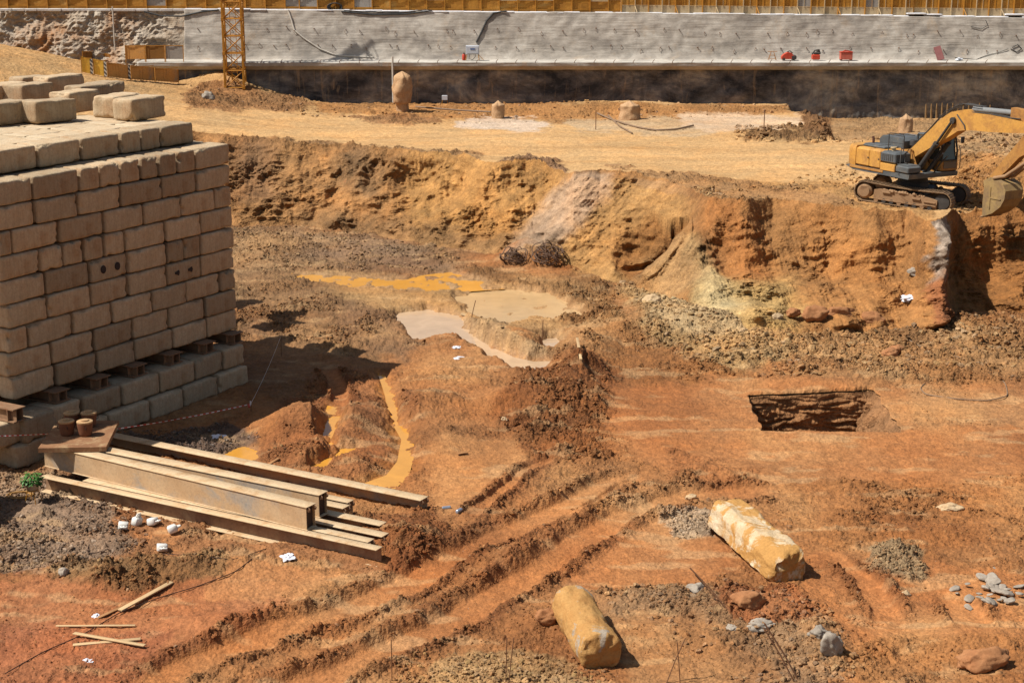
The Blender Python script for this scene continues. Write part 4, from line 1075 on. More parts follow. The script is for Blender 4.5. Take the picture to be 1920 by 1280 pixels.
# upper tier, set back
ZT = ZB + 9 * BH
tc = unp(364.5, 268, ZT); toff = (tc - CORN).dot(EN)
js = [71, 152, 227.5, 265, 303, 365]
def s_at(px, z, off): return s_of(px, z, off)
ss = [s_at(j, ZT + BH * .5, toff) for j in js]
for _ in range(4): ss.insert(0, ss[0] + 2.0)
for row in range(5):
    off = toff - row * (BW + .01)
    if row == 0: sq = ss
    else: sq = [ss[-1] + 2.0 * q + (.0 if row % 2 == 0 else -.02) for q in range(9)][::-1]
    for k in range(len(sq) - 1):
        a, b = sq[k + 1], sq[k]; L = b - a; nth = len(sq) - 1 - k
        if row == 0:
            lab = '%s in front row of the set-back upper tier, %s from its right corner' % ('square block end' if L < 1.45 else 'long dusty block', ORD[nth])
            put_block((HEAD if L < 1.45 else LONG)[bi % 4], a, b, ZT, off, BW, lab, 1.0 if L < 1.45 else 2.0) if L >= 1.45 else put_block(LONG[bi % 6], a, b, ZT, off, BW, lab, 2.0)
        else:
            if nth > 7: continue
            lab = 'dusty block in %s row back on the upper tier, %s from its right edge' % (ORD[row + 1], ORD[nth])
            put_block(DECK[bi % 3], a, b, ZT, off, BW, lab, 2.03, dz=-.015)
# loose blocks on top: picture place of the near bottom corner of the underside, turn
ZU = ZT + BH
TB = [ # px, py of the block's foot centre, turn added to the face direction, size
    (262, 222, 92, 1.0, 'rounded block at the right end of the loose top row'), (222, 216, 95, .95, 'rounded block pressed behind the rightmost loose top block'),
    (92, 228, 86, 1.0, 'cracked block standing in front of the loose top blocks'), (50, 226, 88, .8, 'narrow block wedged left of the cracked front one'),
    (142, 210, 92, 1.05, 'long block lying behind the cracked front block'), (5, 232, 90, 1.0, 'loose top block cut by the left edge of the photo'),
    (168, 196, 90, 1.0, 'loose top block between the cracked one and the road'), (55, 196, 93, 1.1, 'flat-topped loose block in the middle of the group'),
    (196, 188, 98, .9, 'small loose block at the back right of the group'), (112, 178, 88, 1.1, 'rearmost loose block with a chipped corner'),
    (60, 176, 84, .9, 'rear loose block left of the chipped one'), (8, 196, 90, 1.1, 'low loose block at the far left of the group')]
for k, (a, b, rz, sc, lab) in enumerate(TB):
    p = unp(a, b, ZU)
    o = link('concrete_block', TOPB[k % 5], None, (p.x, p.y, ZU + .39 * sc)); o.rotation_euler = (rnd.uniform(-.02, .02), rnd.uniform(-.02, .02), ANG + R(rz) + rnd.uniform(-.1, .1)); o.scale = (1.0, sc, .97)
    tag(o, lab, 'concrete block', 'loose blocks on top of the stack')
# base courses, proud of the face
for nm, js, z, off, key in (('B2', [67, 157, 230, 300, 366, 419.5, 460], FZ + BH, .62, 'upper base course'), ('B1', [30, 118, 205, 282, 345, 411.5, 467], FZ, .80, 'lowest base course')):
    ss = [s_at(j, z + BH / 2, off) for j in js]
    if ss[0] < S_END: ss.insert(0, ss[0] + 2)
    for k in range(len(ss) - 1):
        nth = len(ss) - 1 - k
        put_block(LONG[bi % 6], ss[k + 1], ss[k], z, off, BW, 'shaded block of the %s under the stack, %s from the right' % (key, ORD[nth]), 2.0)
    for row in (1, 2, 3):
        for q in range(7):
            if row > 1 and q not in (0, 6): continue
            o = put_block(LONG[bi % 6], ss[-1] + q * 2.05, ss[-1] + (q + 1) * 2.05, z, off - row * 1.9, BW, '', 2.0)
            o['label'] = 'inner block of the %s, %s row back, %s from the right end' % (key, ORD[row + 1], ORD[q + 1])
# the two big corner blocks under the left end
SB = s_at(70, FZ + BH, .80)
for z, w, lab in ((FZ - .02, 1.5, 'big sunlit block at the foot of the stack beside the steel plate'), (FZ + BH - .02, 1.45, 'big sunlit block resting on the lowest block by the steel plate')):
    me = block_mesh('concrete_block', 1.35, w, BH + .02, 77 + int(w * 10), .07, M_BLOCK, 1.2)
    p = CORN + ES * (SB - .2) + EN * (.80 - w / 2)
    o = link('concrete_block', me, None, (p.x, p.y, z + BH / 2)); o.rotation_euler = (0, 0, ANG); tag(o, lab, 'concrete block', GB)
# steel spacers between base and stack
M_RUST = mat_var('rusty_steel', so_(150, 112, 82), so_(176, 136, 100), 3, .75, c3=so_(150, 84, 44), s3=2, bump=.3)
def ibeam(mb, L, W, H, tf=.03, tw=.03, box=False, M=None):
    """along x from 0 to L, standing on z 0"""
    mb.box((0, -W / 2, 0), (L, W / 2, tf), M=M); mb.box((0, -W / 2, H - tf), (L, W / 2, H), M=M)
    if box:
        for q in (-W / 2 + .05, W / 2 - .05 - tw): mb.box((.0, q, tf), (L, q + tw, H - tf), M=M)
    else: mb.box((0, -tw / 2, tf), (L, tw / 2, H - tf), M=M)
H_SP = ZB - (FZ + 2 * BH) - .01
mb = MB()
for q in (-.17, .17): ibeam(mb, 7.5, .33, H_SP, .03, .03, M=Matrix.Translation((0, q, 0)))
for q in range(8): mb.box((.25 + q, -.335, .03), (.28 + q, .335, H_SP - .03))
sp_me = mb.mesh('spacer_beam', M_RUST, 40)
for k, (px_, nm) in enumerate(((447, 'first'), (395, 'second'), (332, 'third'), (265, 'fourth'), (196, 'fifth'), (119, 'sixth'))):
    s_ = s_at(px_, FZ + 2 * BH + .2, .45)
    p = CORN + ES * s_ + EN * .42
    o = link('spacer_beam', sp_me, None, (p.x, p.y, FZ + 2 * BH + .004)); o.rotation_euler = (0, 0, atan2(-EN.y, -EN.x))
    tag(o, 'stub of rusty steel beam carrying the block stack, %s from the right' % nm, 'steel beam', 'spacer beams under the stack')
e1 = unp(38, 790, FZ + 2 * BH); 
o = link('spacer_beam', sp_me, None, (e1.x, e1.y, FZ + 2 * BH + .004)); o.rotation_euler = (0, 0, atan2(-EN.y, -EN.x)); o.scale = (1, .75, 1.15)
tag(o, 'brown steel beam showing its side under the left end of the stack', 'steel beam', 'spacer beams under the stack')

# ------------------------------------------------------------------ the lying girders
M_GIR = mat_var('muddy_pale_girder', so_(212, 170, 124), so_(230, 194, 150), 1.6, .7, c3=so_(182, 172, 158), s3=.9, t3=(.5, .7), bump=.25, bdist=.02)
M_GIR2 = mat_var('brown_girder', so_(158, 118, 90), so_(186, 146, 112), 1.2, .7, c3=so_(206, 178, 140), s3=1.3, t3=(.5, .75), bump=.25)
M_TOPD = mat_var('dusty_flange', so_(228, 192, 146), so_(240, 210, 168), 1.4, .9, c3=so_(206, 160, 108), s3=1.8, t3=(.5, .7), bump=.5, bdist=.02, bscale=20)
M_DARK = mat_var('dark_rust', so_(96, 70, 54), so_(76, 56, 46), 3, .8)
def girder(right, left_px, z, H, W, lab, box=False, mat=M_GIR, L=None, hooks=True, ext=0.0):
    """right: picture place of the near lower corner of the right end; left_px: the near lower edge further left"""
    a = unp(right[0], right[1], z); b = unp(left_px[0], left_px[1], z)
    d = (b - a); L = L or d.length; d.normalize(); L += ext
    n = Vector((-d.y, d.x, 0)); n = n if n.y > 0 else -n
    c = a + n * (W / 2)
    root = empty('steel_girder', (c.x, c.y, z)); root.rotation_euler = (0, 0, atan2(d.y, d.x))
    tag(root, lab, 'girder', 'steel girders lying in front of the stack')
    tf = .022
    m1 = MB(); m1.box((0, -W / 2, H - tf), (L, W / 2, H), bev=.004); m1.build('top_flange', M_TOPD, root)
    m2 = MB(); m2.box((0, -W / 2, 0), (L, W / 2, tf), bev=.004); m2.build('bottom_flange', M_TOPD, root)
    ys = (-W / 2 + .035, W / 2 - .035) if box else (-W / 2 + .06,)
    for q in ys:
        m3 = MB(); m3.box((.005 if not box else .03, q - .009, tf), (L - .005, q + .009, H - tf)); m3.build('web', mat, root)
    if box:
        m3 = MB(); m3.box((.10, -W / 2 + .05, tf), (.12, W / 2 - .05, H - tf)); m3.build('end_plate', M_DARK, root)
    if hooks:
        for q in (-W * .3, W * .3):
            m4 = MB(); m4.tube([(-.0, q, H - .03), (-.05, q, H - .07), (-.05, q, H - .13), (-.0, q, H - .15)], .016, 8); m4.lathe([(.035, -.03), (.035, .03)], 10, 0, Matrix.Translation((-.02, q, H - .10)) @ Matrix.Rotation(pi / 2, 4, 'X')); m4.build('lifting_lug', M_RUST, root)
    return root
ZG = FZ + .03
GD = None
g1 = girder((706, 1062.8), (76, 922), ZG, .47, .30, 'long brown girder at the front of the pile, lying lowest', mat=M_GIR2, hooks=False)
# companions on the ground beside it, all the same direction
a0 = unp(706, 1062.8, ZG); b0 = unp(76, 922, ZG); dG = (b0 - a0).normalized(); nG = Vector((-dG.y, dG.x, 0)); nG = nG if nG.y > 0 else -nG
def girder_at(top_px, L, lab, H=.47, W=.34, z=ZG, box=False, turn=0.0, mat=M_GIR):
    """top_px: picture place of the near top corner of the right end"""
    t = unp(top_px[0], top_px[1], z + H)
    d = Matrix.Rotation(turn, 3, 'Z') @ dG
    q = t + d * L
    p0 = proj(t.x, t.y, z); p1 = proj(q.x, q.y, z)
    return girder(p0, p1, z, H, W, lab, box, mat)
girder_at((690, 1016), 10, 'short-ended girder tucked right behind the long brown one', W=.3)
girder_at((716, 1006), 10, 'pale girder second behind the brown one with two end lugs', W=.34)
girder_at((712, 985), 10, 'pale dusty girder third behind the brown one', W=.34)
girder_at((643, 953), 8.5, 'girder under the boxed ones, its end nearest the mud', W=.34)
girder_at((652, 942), 8.5, 'rear girder of the low bundle beside the long thin one', W=.30)
girder_at((788, 938), 13.5, 'long thin girder furthest back, half sunk in mud', H=.50, W=.42, z=FZ - .06, turn=R(-1.0))
g_up = girder((575.7, 995), (83, 874), ZG + .475, .66, .42, 'deep boxed girder on top of the pile, nearest the viewer', box=True)
girder_at((598, 928), 9.6, 'deep boxed girder on top of the pile, behind the nearer one', H=.66, W=.42, z=ZG + .475, box=True)
# crumbs of mud lying on the girders are part of the soil
# steel plate with four jacks
ZP = unp(71, 840, -3.0); ZPz = FZ + .03 + .475 + .66 + .02
cs = [unp(71, 840, ZPz + .14), unp(199, 837.5, ZPz + .14), unp(223, 787.5, ZPz + .14), unp(107.5, 789, ZPz + .14)]
M_PLATE = mat_var('rusty_plate', so_(150, 104, 70), so_(176, 128, 88), 2, .8, c3=so_(196, 160, 116), s3=2.2, t3=(.5, .65), bump=.4, bscale=30)
mb = MB(); mb.add([(p.x, p.y, ZPz) for p in cs] + [(p.x, p.y, ZPz + .14) for p in cs], [(3, 2, 1, 0), (4, 5, 6, 7), (0, 1, 5, 4), (1, 2, 6, 5), (2, 3, 7, 6), (3, 0, 4, 7)])
o = mb.build('steel_plate', M_PLATE); tag(o, 'thick rusty steel plate bridging girder and blocks, carrying four jacks', 'steel plate')
M_JACK = mat_var('rusty_jack', so_(120, 72, 48), so_(158, 104, 70), 4, .7, c3=so_(176, 70, 44), s3=2, t3=(.55, .7)); M_JT = mat_var('dusty_jack_top', so_(204, 160, 112), so_(222, 182, 132), 3, .85)
for (a, b), lab in (((126, 815), 'rusty round jack at the front left of the steel plate'), ((160.5, 816), 'dark round jack at the front right of the steel plate'), ((136, 799), 'reddish round jack at the back left of the plate'), ((168, 799), 'brown round jack at the back right of the plate')):
    p = unp(a, b, ZPz + .14)
    root = empty('hydraulic_jack', (p.x, p.y, ZPz + .142)); tag(root, lab, 'jack', 'jacks on the steel plate')
    m1 = MB(); m1.lathe([(.17, 0), (.19, .02), (.205, .1), (.232, .34), (.235, .40)], 24); m1.build('body', M_JACK, root)
    m1 = MB(); m1.lathe([(.235, .401), (.24, .41), (.24, .45), (.225, .46)], 24); m1.build('collar', M_JT, root)
    m1 = MB(); m1.lathe([(.12, .461), (.12, .495), (.10, .50)], 20); m1.build('piston', M_JT, root)
    m1 = MB()
    for q in (R(200), R(20), R(290)):
        m1.tube([(.21 * cos(q), .21 * sin(q), .30), (.27 * cos(q), .27 * sin(q), .31), (.27 * cos(q), .27 * sin(q), .24), (.21 * cos(q), .21 * sin(q), .22)], .014, 6)
    m1.build('handle', M_DARK, root)

# ------------------------------------------------------------------ warning tape on thin stakes
M_TAPE, nt, b = newmat('red_white_tape'); n = N(nt)
wv = n.node('ShaderNodeTexWave'); wv.inputs['Scale'].default_value = 2.2; n.L(n.co(), wv.inputs['Vector'])
n.L(n.ramp(wv.outputs[1], [(.45, (.55, .03, .03)), (.55, (.75, .7, .66))]), b.inputs['Base Color']); b.inputs['Roughness'].default_value = .5
def strip(mb, a, b, w=.04, sag=.12, n=16):
    a = Vector(a); b = Vector(b); vs = []
    for k in range(n + 1):
        t = k / n; p = a.lerp(b, t); p.z -= sag * 4 * t * (1 - t)
        tw = .6 * sin(7 * t)
        d = Vector((0, sin(tw) * w, cos(tw) * w)) * .5; vs += [p - d, p + d]
    for k in range(n): mb.add([vs[2 * k], vs[2 * k + 2], vs[2 * k + 3], vs[2 * k + 1]], [(0, 1, 2, 3)])
ta = unp(470, 757, FZ + .35); tb = unp(0, 817, FZ + 1.2); tcc = unp(526, 632, FZ + .9)
mb = MB(); strip(mb, ta, unp(224, 803, FZ + 1.1), .03, .05); strip(mb, unp(224, 803, FZ + 1.1), tb, .03, .03); strip(mb, ta, tcc, .03, .1); mb.tube([ta + Vector((0, 0, .1)), ta, ta - Vector((.08, 0, .12))], .03, 5)
o = mb.build('warning_tape', M_TAPE, smooth=None); tag(o, 'thin red and white warning tape strung across the stack foot', 'warning tape')
M_WOOD = mat_var('pale_wood', so_(216, 176, 124), so_(236, 200, 150), 6, .8, stretch=(.3, 4, 4)); M_WOODD = mat_var('brown_wood', so_(176, 122, 76), so_(200, 146, 94), 5, .8)
M_REBAR = mat_var('rebar', so_(120, 84, 60), so_(150, 104, 70), 8, .8)
for q, lab in ((ta, 'thin stake holding the bend of the warning tape'), (tcc, 'thin stake at the far end of the warning tape')):
    g = gz(q.x, q.y); mb = MB(); mb.tube([(0, 0, 0), (.02, 0, max(.5, q.z - g + .1))], .014, 6)
    o = mb.build('stake', M_REBAR); o.location = (q.x, q.y, g - .05); tag(o, lab, 'stake')

# ------------------------------------------------------------------ jugs, bags, cans
M_JUG = mat_var('milky_plastic', so_(240, 236, 226, .8), so_(228, 222, 208, .8), 4, .4, bump=0)
jm = MB(); jm.box((-.15, -.11, 0), (.15, .11, .30), bev=.045); jug_b = jm.mesh('jug', M_JUG, 60)
jm = MB(); jm.tube([(.12, 0, .29), (.08, 0, .40), (-.04, 0, .40), (-.08, 0, .29)], .028, 8); jug_h = jm.mesh('handle', M_JUG, 60)
jm = MB(); jm.lathe([(.04, .29), (.04, .35), (.03, .36)], 12, 0, Matrix.Translation((.03, 0, 0))); jug_c = jm.mesh('cap', M_JUG, 60)
for (a, b, rx, rz, lab) in ((232, 990, 85, 10, 'white plastic jug lying furthest left of the five'), (255, 985, 12, 60, 'white plastic jug standing upright against the girder, handle up'), (279, 985, 80, 70, 'flattened white jug lying just right of the upright one'), (315, 1002, 75, 110, 'white jug tipped over on the mud, furthest right'), (303, 1032, 80, 20, 'white square jug lying nearest the viewer')):
    p = on_ground(a, b); t = abs(rx) > 30
    root = empty('plastic_jug', (p.x, p.y, p.z + (.12 if t else .0)), rot=(R(rx), R(8), R(rz))); root.scale = (.88, .88, .88); tag(root, lab, 'jug', 'plastic jugs in front of the girders')
    link('body', jug_b, root); link('handle', jug_h, root); link('cap', jug_c, root)
M_BAG = mat_var('white_plastic', so_(240, 238, 240, .85), so_(214, 214, 222, .8), 5, .35, bump=0)
def crumple(name, a, b, r, lab, cat, mat=None, flat=.45, seed=1):
    p = on_ground(a, b); bm = bmesh.new(); bmesh.ops.create_icosphere(bm, subdivisions=3, radius=1)
    for v in bm.verts:
        c = np.array(v.co[:]) * 2.2 + seed; k = float(P3(c[:1], c[1:2], c[2:], seed)[0]); k2 = float(P3(c[:1] * 2, c[1:2] * 2, c[2:] * 2, seed)[0])
        v.co = v.co * (1 + .8 * k + .4 * k2); v.co.z *= flat
    me = bpy.data.meshes.new(name); bm.to_mesh(me); bm.free(); me.materials.append(mat or M_BAG)
    o = link(name, me, None, (p.x, p.y, p.z + r * flat * .5), (0, 0, seed), (r * 1.3, r, r)); tag(o, lab, cat); return o
crumple('plastic_bag', 540, 1047, .16, 'crumpled white plastic bag lying below the long brown girder', 'plastic bag', seed=2)
crumple('plastic_bag', 163, 1241, .10, 'small pale blue scrap of plastic in the red mud', 'plastic scrap', seed=3)
crumple('plastic_bag', 180, 1157, .09, 'white and blue scrap beside the end of the crossed boards', 'plastic scrap', seed=8)
crumple('paper_sheet', 861, 672, .17, 'white scrap of paper on the bank below the stream', 'paper', flat=.2, seed=4)
crumple('paper_sheet', 856, 651, .14, 'pale pink scrap at the edge of the cream pool', 'paper', flat=.2, seed=5)
crumple('plastic_bag', 413, 821, .2, 'white plastic scrap on the grey gravel in the stack shadow', 'plastic scrap', flat=.25, seed=6)
crumple('plastic_bag', 1703, 562, .26, 'clump of white shards at the foot of the red earth stub', 'plastic scrap', seed=7, mat=M_BAG)
M_CAN = mat_var('blue_grey_can', so_(150, 166, 190, .7), so_(200, 200, 200, .7), 4, .3, metallic=.4)
for a, b, rz, lab in ((837, 955, 20, 'small crushed drinks can left of its twin by the mud puddle'), (861, 960, 60, 'small blue-grey drinks can right of its twin')):
    p = on_ground(a, b); mb = MB(); mb.lathe([(.03, -.1), (.045, -.085), (.045, .085), (.03, .1)], 14, 0, Matrix.Rotation(pi / 2, 4, 'Y')); o = mb.build('drink_can', M_CAN); o.location = (p.x, p.y, p.z + .05); o.rotation_euler = (0, 0, R(rz)); o.scale = (1.3, 1.3, 1.3); tag(o, lab, 'can')

# ------------------------------------------------------------------ boards
def board(p0, p1, w, t, lab, mat=M_WOOD, lift=.03):
    a, b = on_ground(*p0), on_ground(*p1); a.z += lift; b.z += lift; a.z = max(a.z, b.z - .25); d = b - a
    mb = MB(); mb.box((0, -w / 2, 0), (d.length, w / 2, t), bev=.006)
    o = mb.build('wooden_board', mat); o.location = a; o.rotation_euler = d.to_track_quat('X', 'Z').to_euler(); tag(o, lab, 'board', 'boards lying on the red mud'); return o
board((225, 1147), (322, 1094), .14, .04, 'pale board, topmost and longest of the slanting pair')
board((182, 1161), (230, 1139), .10, .03, 'narrow brown board end leading up to the pale one', M_WOODD, .02)
board((105, 1176), (254, 1175), .07, .03, 'thin straight batten lying level across the mud')
board((139, 1194), (272, 1217), .11, .03, 'pale board crossing over the other of the crossed pair', M_WOOD, .09)
board((137, 1212), (264, 1200), .12, .04, 'board underneath in the crossed pair', M_WOOD, .02)
board((497, 878), (523, 862), .10, .05, 'short grey stick on the slope above the girders', M_WOODD)
board((858, 853), (876, 850), .10, .03, 'small flat stick on the tan mud fan', M_WOODD)
board((925, 697), (958, 700), .10, .03, 'flat strip lying between stream and heap', M_WOODD)
board((560, 632), (606, 637), .08, .04, 'thin stick on the mud above the shadow tip', M_WOODD)
board((1082, 655), (1089, 690), .10, .05, 'pale stick poking from the brown heap', M_WOOD, .3)
# ------------------------------------------------------------------ hoses, cords, bars
def ground_line(name, pts, r, mat, lab, cat, lift=.03, sub=6):
    P = []
    for (a, b), (c, d) in zip(pts[:-1], pts[1:]):
        for k in range(sub): P.append((a + (c - a) * k / sub, b + (d - b) * k / sub))
    P.append(pts[-1]); W = []
    for a, b in P:
        q = on_ground(a, b, 4); q.z += lift + r; W.append(q)
    for _ in range(2): W = [W[0]] + [(W[k - 1] + W[k] * 2 + W[k + 1]) / 4 for k in range(1, len(W) - 1)] + [W[-1]]
    mb = MB(); mb.tube(W, r, 6, mat and 0); o = mb.build(name, mat); tag(o, lab, cat); return o
M_CORD = mat_var('dark_cord', so_(90, 60, 44), so_(70, 50, 40), 5, .7, bump=0); M_HOSE = mat_var('grey_hose', so_(170, 140, 110), so_(140, 112, 88), 5, .7, bump=0); M_BLK = mat_var('black_cable', (.02, .02, .02), (.035, .033, .03), 5, .6, bump=0)
ground_line('cord', [(10, 1265), (80, 1225), (160, 1190), (225, 1150), (300, 1122), (375, 1100), (442, 1074), (472, 1050)], .012, M_CORD, 'thin dark cord curving across the red mud past the boards', 'cord')
ground_line('cord', [(300, 1040), (370, 1044), (440, 1052), (500, 1030)], .010, M_CORD, 'thin dark wire running right from the jugs', 'wire')
ground_line('wire', [(140, 978), (165, 985), (171, 1010), (163, 1037), (176, 1040), (215, 1028)], .012, M_CORD, 'thin dark wire looping over the grey rubble', 'wire')
ground_line('hose', [(1705, 640), (1740, 660), (1800, 672), (1850, 690), (1885, 720), (1890, 745), (1850, 754), (1790, 750), (1735, 742), (1725, 730), (1733, 722)], .022, M_HOSE, 'long thin tan hose looping on the ground right of the square pit', 'hose')
ground_line('hose', [(1120, 215), (1150, 228), (1190, 240), (1230, 247), (1270, 245), (1300, 238)], .06, M_HOSE, 'long tan hose curving across the bench near the squat stub', 'hose')
ground_line('hose', [(1140, 218), (1160, 238), (1185, 252)], .05, M_HOSE, 'short tan hose branching off the longer one on the bench', 'hose')
ground_line('hose', [(780, 206), (850, 212), (920, 216)], .06, M_HOSE, 'straight pipe lying on the bench between two round stubs', 'pipe', .15)
def bar(x, y, h, lean, lab, r=.012, name='rebar', mat=None):
    p = on_ground(x, y); mb = MB(); mb.tube([(0, 0, -.1), (lean[0] * .5, lean[1] * .5, h * .5), (lean[0], lean[1], h)], r, 6)
    o = mb.build(name, mat or M_REBAR); o.location = p; tag(o, lab, 'rebar', 'bars standing out of the ground'); return o
bar(735, 1277, 1.0, (.0, 0), 'upright steel bar near the bottom edge below the wheel tracks')
bar(948, 1282, 1.1, (.03, 0), 'left bar of the close upright pair left of the round pile stub'); bar(953, 1282, 1.1, (.12, 0), 'right bar of the close upright pair left of the round pile stub')
bar(1246, 1282, 1.0, (.45, .2), 'slanting thin bar at the bottom edge right of the pile stub'); bar(1276, 1282, 1.0, (-.1, 0), 'upright bar at the bottom edge right of the pile stub')
bar(1378, 1152, 1.0, (-1.05, .5), 'slanting brown bar between the gray stones and big pale stone', .018); bar(1368, 1150, .8, (-.8, .5), 'thinner bar alongside the slanting brown one')
bar(1506, 1282, 1.3, (-.85, .3), 'right bar of the slanting pair at the bottom edge', .018); bar(1496, 1282, 1.2, (-.75, .3), 'left bar of the slanting pair at the bottom edge', .016)
bar(1017, 640, .9, (.02, 0), 'thin bar standing in the mud by the stream end', .02); bar(883, 598, .8, (.2, 0), 'thin bar leaning beside the cream pool', .018)
bar(1432, 250, 1.4, (.0, 0), 'thin bar standing on the pale slab of the bench', .03); bar(1117, 243, 1.2, (.0, 0), 'thin bar standing on the grey patch of the bench', .03); bar(1838, 262, 1.8, (.0, 0), 'thin post standing on the rough ground behind the excavator', .03)
# ------------------------------------------------------------------ stones and pile stubs
def rock(name, p, dims, rot, mat, lab, cat, seed=1, sub=4, rough=.18, power=3.0, group=None, cuts=7):
    """a block of broken rock or concrete: a squared-off ball cut by random planes, then roughened"""
    bm = bmesh.new(); bmesh.ops.create_icosphere(bm, subdivisions=sub, radius=1)
    co = np.array([v.co[:] for v in bm.verts]); rs = np.random.RandomState(seed)
    q = (np.abs(co) ** power).sum(1) ** (1 / power); co = co / q[:, None]
    for _ in range(cuts):
        nrm = rs.randn(3); nrm /= np.linalg.norm(nrm); d = rs.uniform(.72, .95); t = co @ nrm
        co = co - np.outer(np.maximum(t - d, 0), nrm)
    n1 = P3(co[:, 0] * 1.5 + seed, co[:, 1] * 1.5, co[:, 2] * 1.5, seed); n2 = P3(co[:, 0] * 4 + seed, co[:, 1] * 4, co[:, 2] * 4, seed + 1); n3 = P3(co[:, 0] * 10, co[:, 1] * 10, co[:, 2] * 10, seed + 2)
    co = co * (1 + rough * (n1 * .8 + n2 * .5 + n3 * .25))[:, None] * np.array(dims) / 2
    for v, c in zip(bm.verts, co): v.co = c
    for f in bm.faces: f.smooth = True
    for e in bm.edges:
        if e.calc_face_angle(0) > R(20): e.smooth = False
    me = bpy.data.meshes.new(name); bm.to_mesh(me); bm.free(); me.materials.append(mat)
    o = link(name, me, None, p, rot); tag(o, lab, cat, group); return o
M_STONE = mat_var('pale_ochre_stone', so_(216, 178, 128, .64), so_(242, 222, 188, .7), 1.5, .9, c3=so_(222, 166, 96, .6), s3=1.0, t3=(.46, .52), bump=.9, bdist=.05, bscale=13, spec=.1)
M_PILE = mat_var('ochre_pile_concrete', so_(202, 146, 84), so_(224, 174, 108), 2, .9, c3=so_(196, 178, 156), s3=1.6, t3=(.58, .62), bump=.9, bdist=.04, bscale=16, spec=.1)
M_STUB = mat_var('tan_pile_concrete', so_(206, 160, 116), so_(222, 182, 136), 1.0, .9, c3=so_(180, 128, 84), s3=1.2, t3=(.5, .7), bump=.7, bdist=.08, bscale=4)
M_BOUL = mat_var('brown_boulder', so_(176, 116, 72), so_(198, 140, 92), 2, .9, bump=.6, bdist=.04, bscale=6)
M_TANR = mat_var('tan_rock', so_(214, 176, 128), so_(228, 198, 156), 2, .9, bump=.6, bdist=.04, bscale=8)
M_SLATE = mat_var('grey_slate', so_(166, 150, 132), so_(198, 184, 164), 4, .8, bump=.4, bdist=.02, bscale=20, rand=.12)
# big pale cut-off pile lying by the tracks
a, b = on_ground(1352, 1000), on_ground(1470, 1092)
c = (a + b) / 2; d = b - a; c.z += .34
def lying_pile(name, L, rad0, seed, flats, mat, lab, cat, loc, rz, tip=.05, squash=1.0, cut=0.0):
    """a length of cast pile lying on its side: uneven round or faceted section, broken ends"""
    ns, nr_ = 84, 64
    T_, Q = [g.ravel() for g in np.meshgrid(np.linspace(-.5, .5, nr_ + 1), np.arange(ns) * 2 * pi / ns, indexing='ij')]
    yy, zz = np.cos(Q), np.sin(Q); X = T_ * L
    endr = np.clip((.5 - np.abs(T_)) / tip, 0, 1); rad = rad0 * (1 - cut + cut * np.sqrt(1 - (1 - endr) ** 2))
    if flats:
        rs = np.random.RandomState(seed); f_ = np.ones_like(rad) * 9
        for k in range(flats):
            q0 = 2 * pi * (k + rs.uniform(-.25, .25)) / flats; dd = rs.uniform(.80, .95) + rs.uniform(-.12, .12) * T_
            cc = np.cos(Q - q0); f_ = np.minimum(f_, np.where(cc > .2, dd / np.maximum(cc, .2), 9))
        rad = rad * np.minimum(f_, 1.03)
    rad = rad * (1 + P3(X * .9 + seed, yy * .9, zz * .9, 90) * .10 + P3(X * 2.4 + seed, yy * 2.4, zz * 2.4, 91) * .07 + np.abs(P3(X * 6, yy * 5, zz * 5, 92)) * .045 + P3(X * 14, yy * 9, zz * 9, 94) * .02)
    X = X + np.sign(X) * (1 - endr) * (P3(yy * 1.5 + 5 + seed, zz * 1.5, X * 0, 93) * .16 + P3(yy * 4, zz * 4, X * 0, 95) * .06) * (1 if flats else .5)
    mb = MB(); mb.v = [(float(x), float(r * y), float(r * z * squash)) for x, r, y, z in zip(X, rad, yy, zz)]
    mb.f = [(k * ns + i, k * ns + (i + 1) % ns, (k + 1) * ns + (i + 1) % ns, (k + 1) * ns + i) for k in range(nr_) for i in range(ns)]; mb.m = [0] * len(mb.f)
    for o_, sg in ((0, -1), (nr_ * ns, 1)):
        prev = list(range(o_, o_ + ns)); base_ = sum(mb.v[o_ + i][0] for i in range(ns)) / ns
        for sh in (.9, .72, .54, .36, .18):
            st = len(mb.v)
            for i in range(ns):
                v_ = mb.v[o_ + i]; y_, z_ = v_[1] * sh, v_[2] * sh
                k_ = float(P2(np.array([y_ * 3 + seed]), np.array([z_ * 3]), 96)[0]) * .07 + float(P2(np.array([y_ * 9 + seed]), np.array([z_ * 9]), 97)[0]) * .025
                f_ = sh ** 3; mb.v.append((v_[0] * f_ + (base_ + sg * .04) * (1 - f_) + k_, y_, z_))
            for i in range(ns):
                j_ = (i + 1) % ns; q = (prev[i], prev[j_], st + j_, st + i); mb.f.append(q if sg > 0 else q[::-1]); mb.m.append(0)
            prev = list(range(st, st + ns))
        ci = len(mb.v); mb.v.append((base_ + sg * .04, 0, 0))
        for i in range(ns): mb.f.append((prev[i], prev[(i + 1) % ns], ci) if sg > 0 else (prev[(i + 1) % ns], prev[i], ci)); mb.m.append(0)
    o = mb.build(name, mat, smooth=42); o.location = loc; o.rotation_euler = (R(seed * 17 % 30), R(3), rz); tag(o, lab, cat); return o
lying_pile('broken_pile', d.length * 1.02, .62, 5, 7, M_STONE, 'big pale ochre length of broken concrete pile lying right of the wheel tracks', 'broken pile', (c.x + .1, c.y + .15, c.z + .05), atan2(d.y, d.x), .05, .88, .14)
a, b = on_ground(1070, 1160), on_ground(1128, 1256); c = (a + b) / 2; d = (b - a)
lying_pile('pile_stub', d.length * .98, .49, 3, 0, M_PILE, 'round ochre stub of concrete pile lying on its side at the bottom edge', 'pile stub', (c.x, c.y + .05, c.z + .38), atan2(d.y, d.x), .025, 1.0, .10)
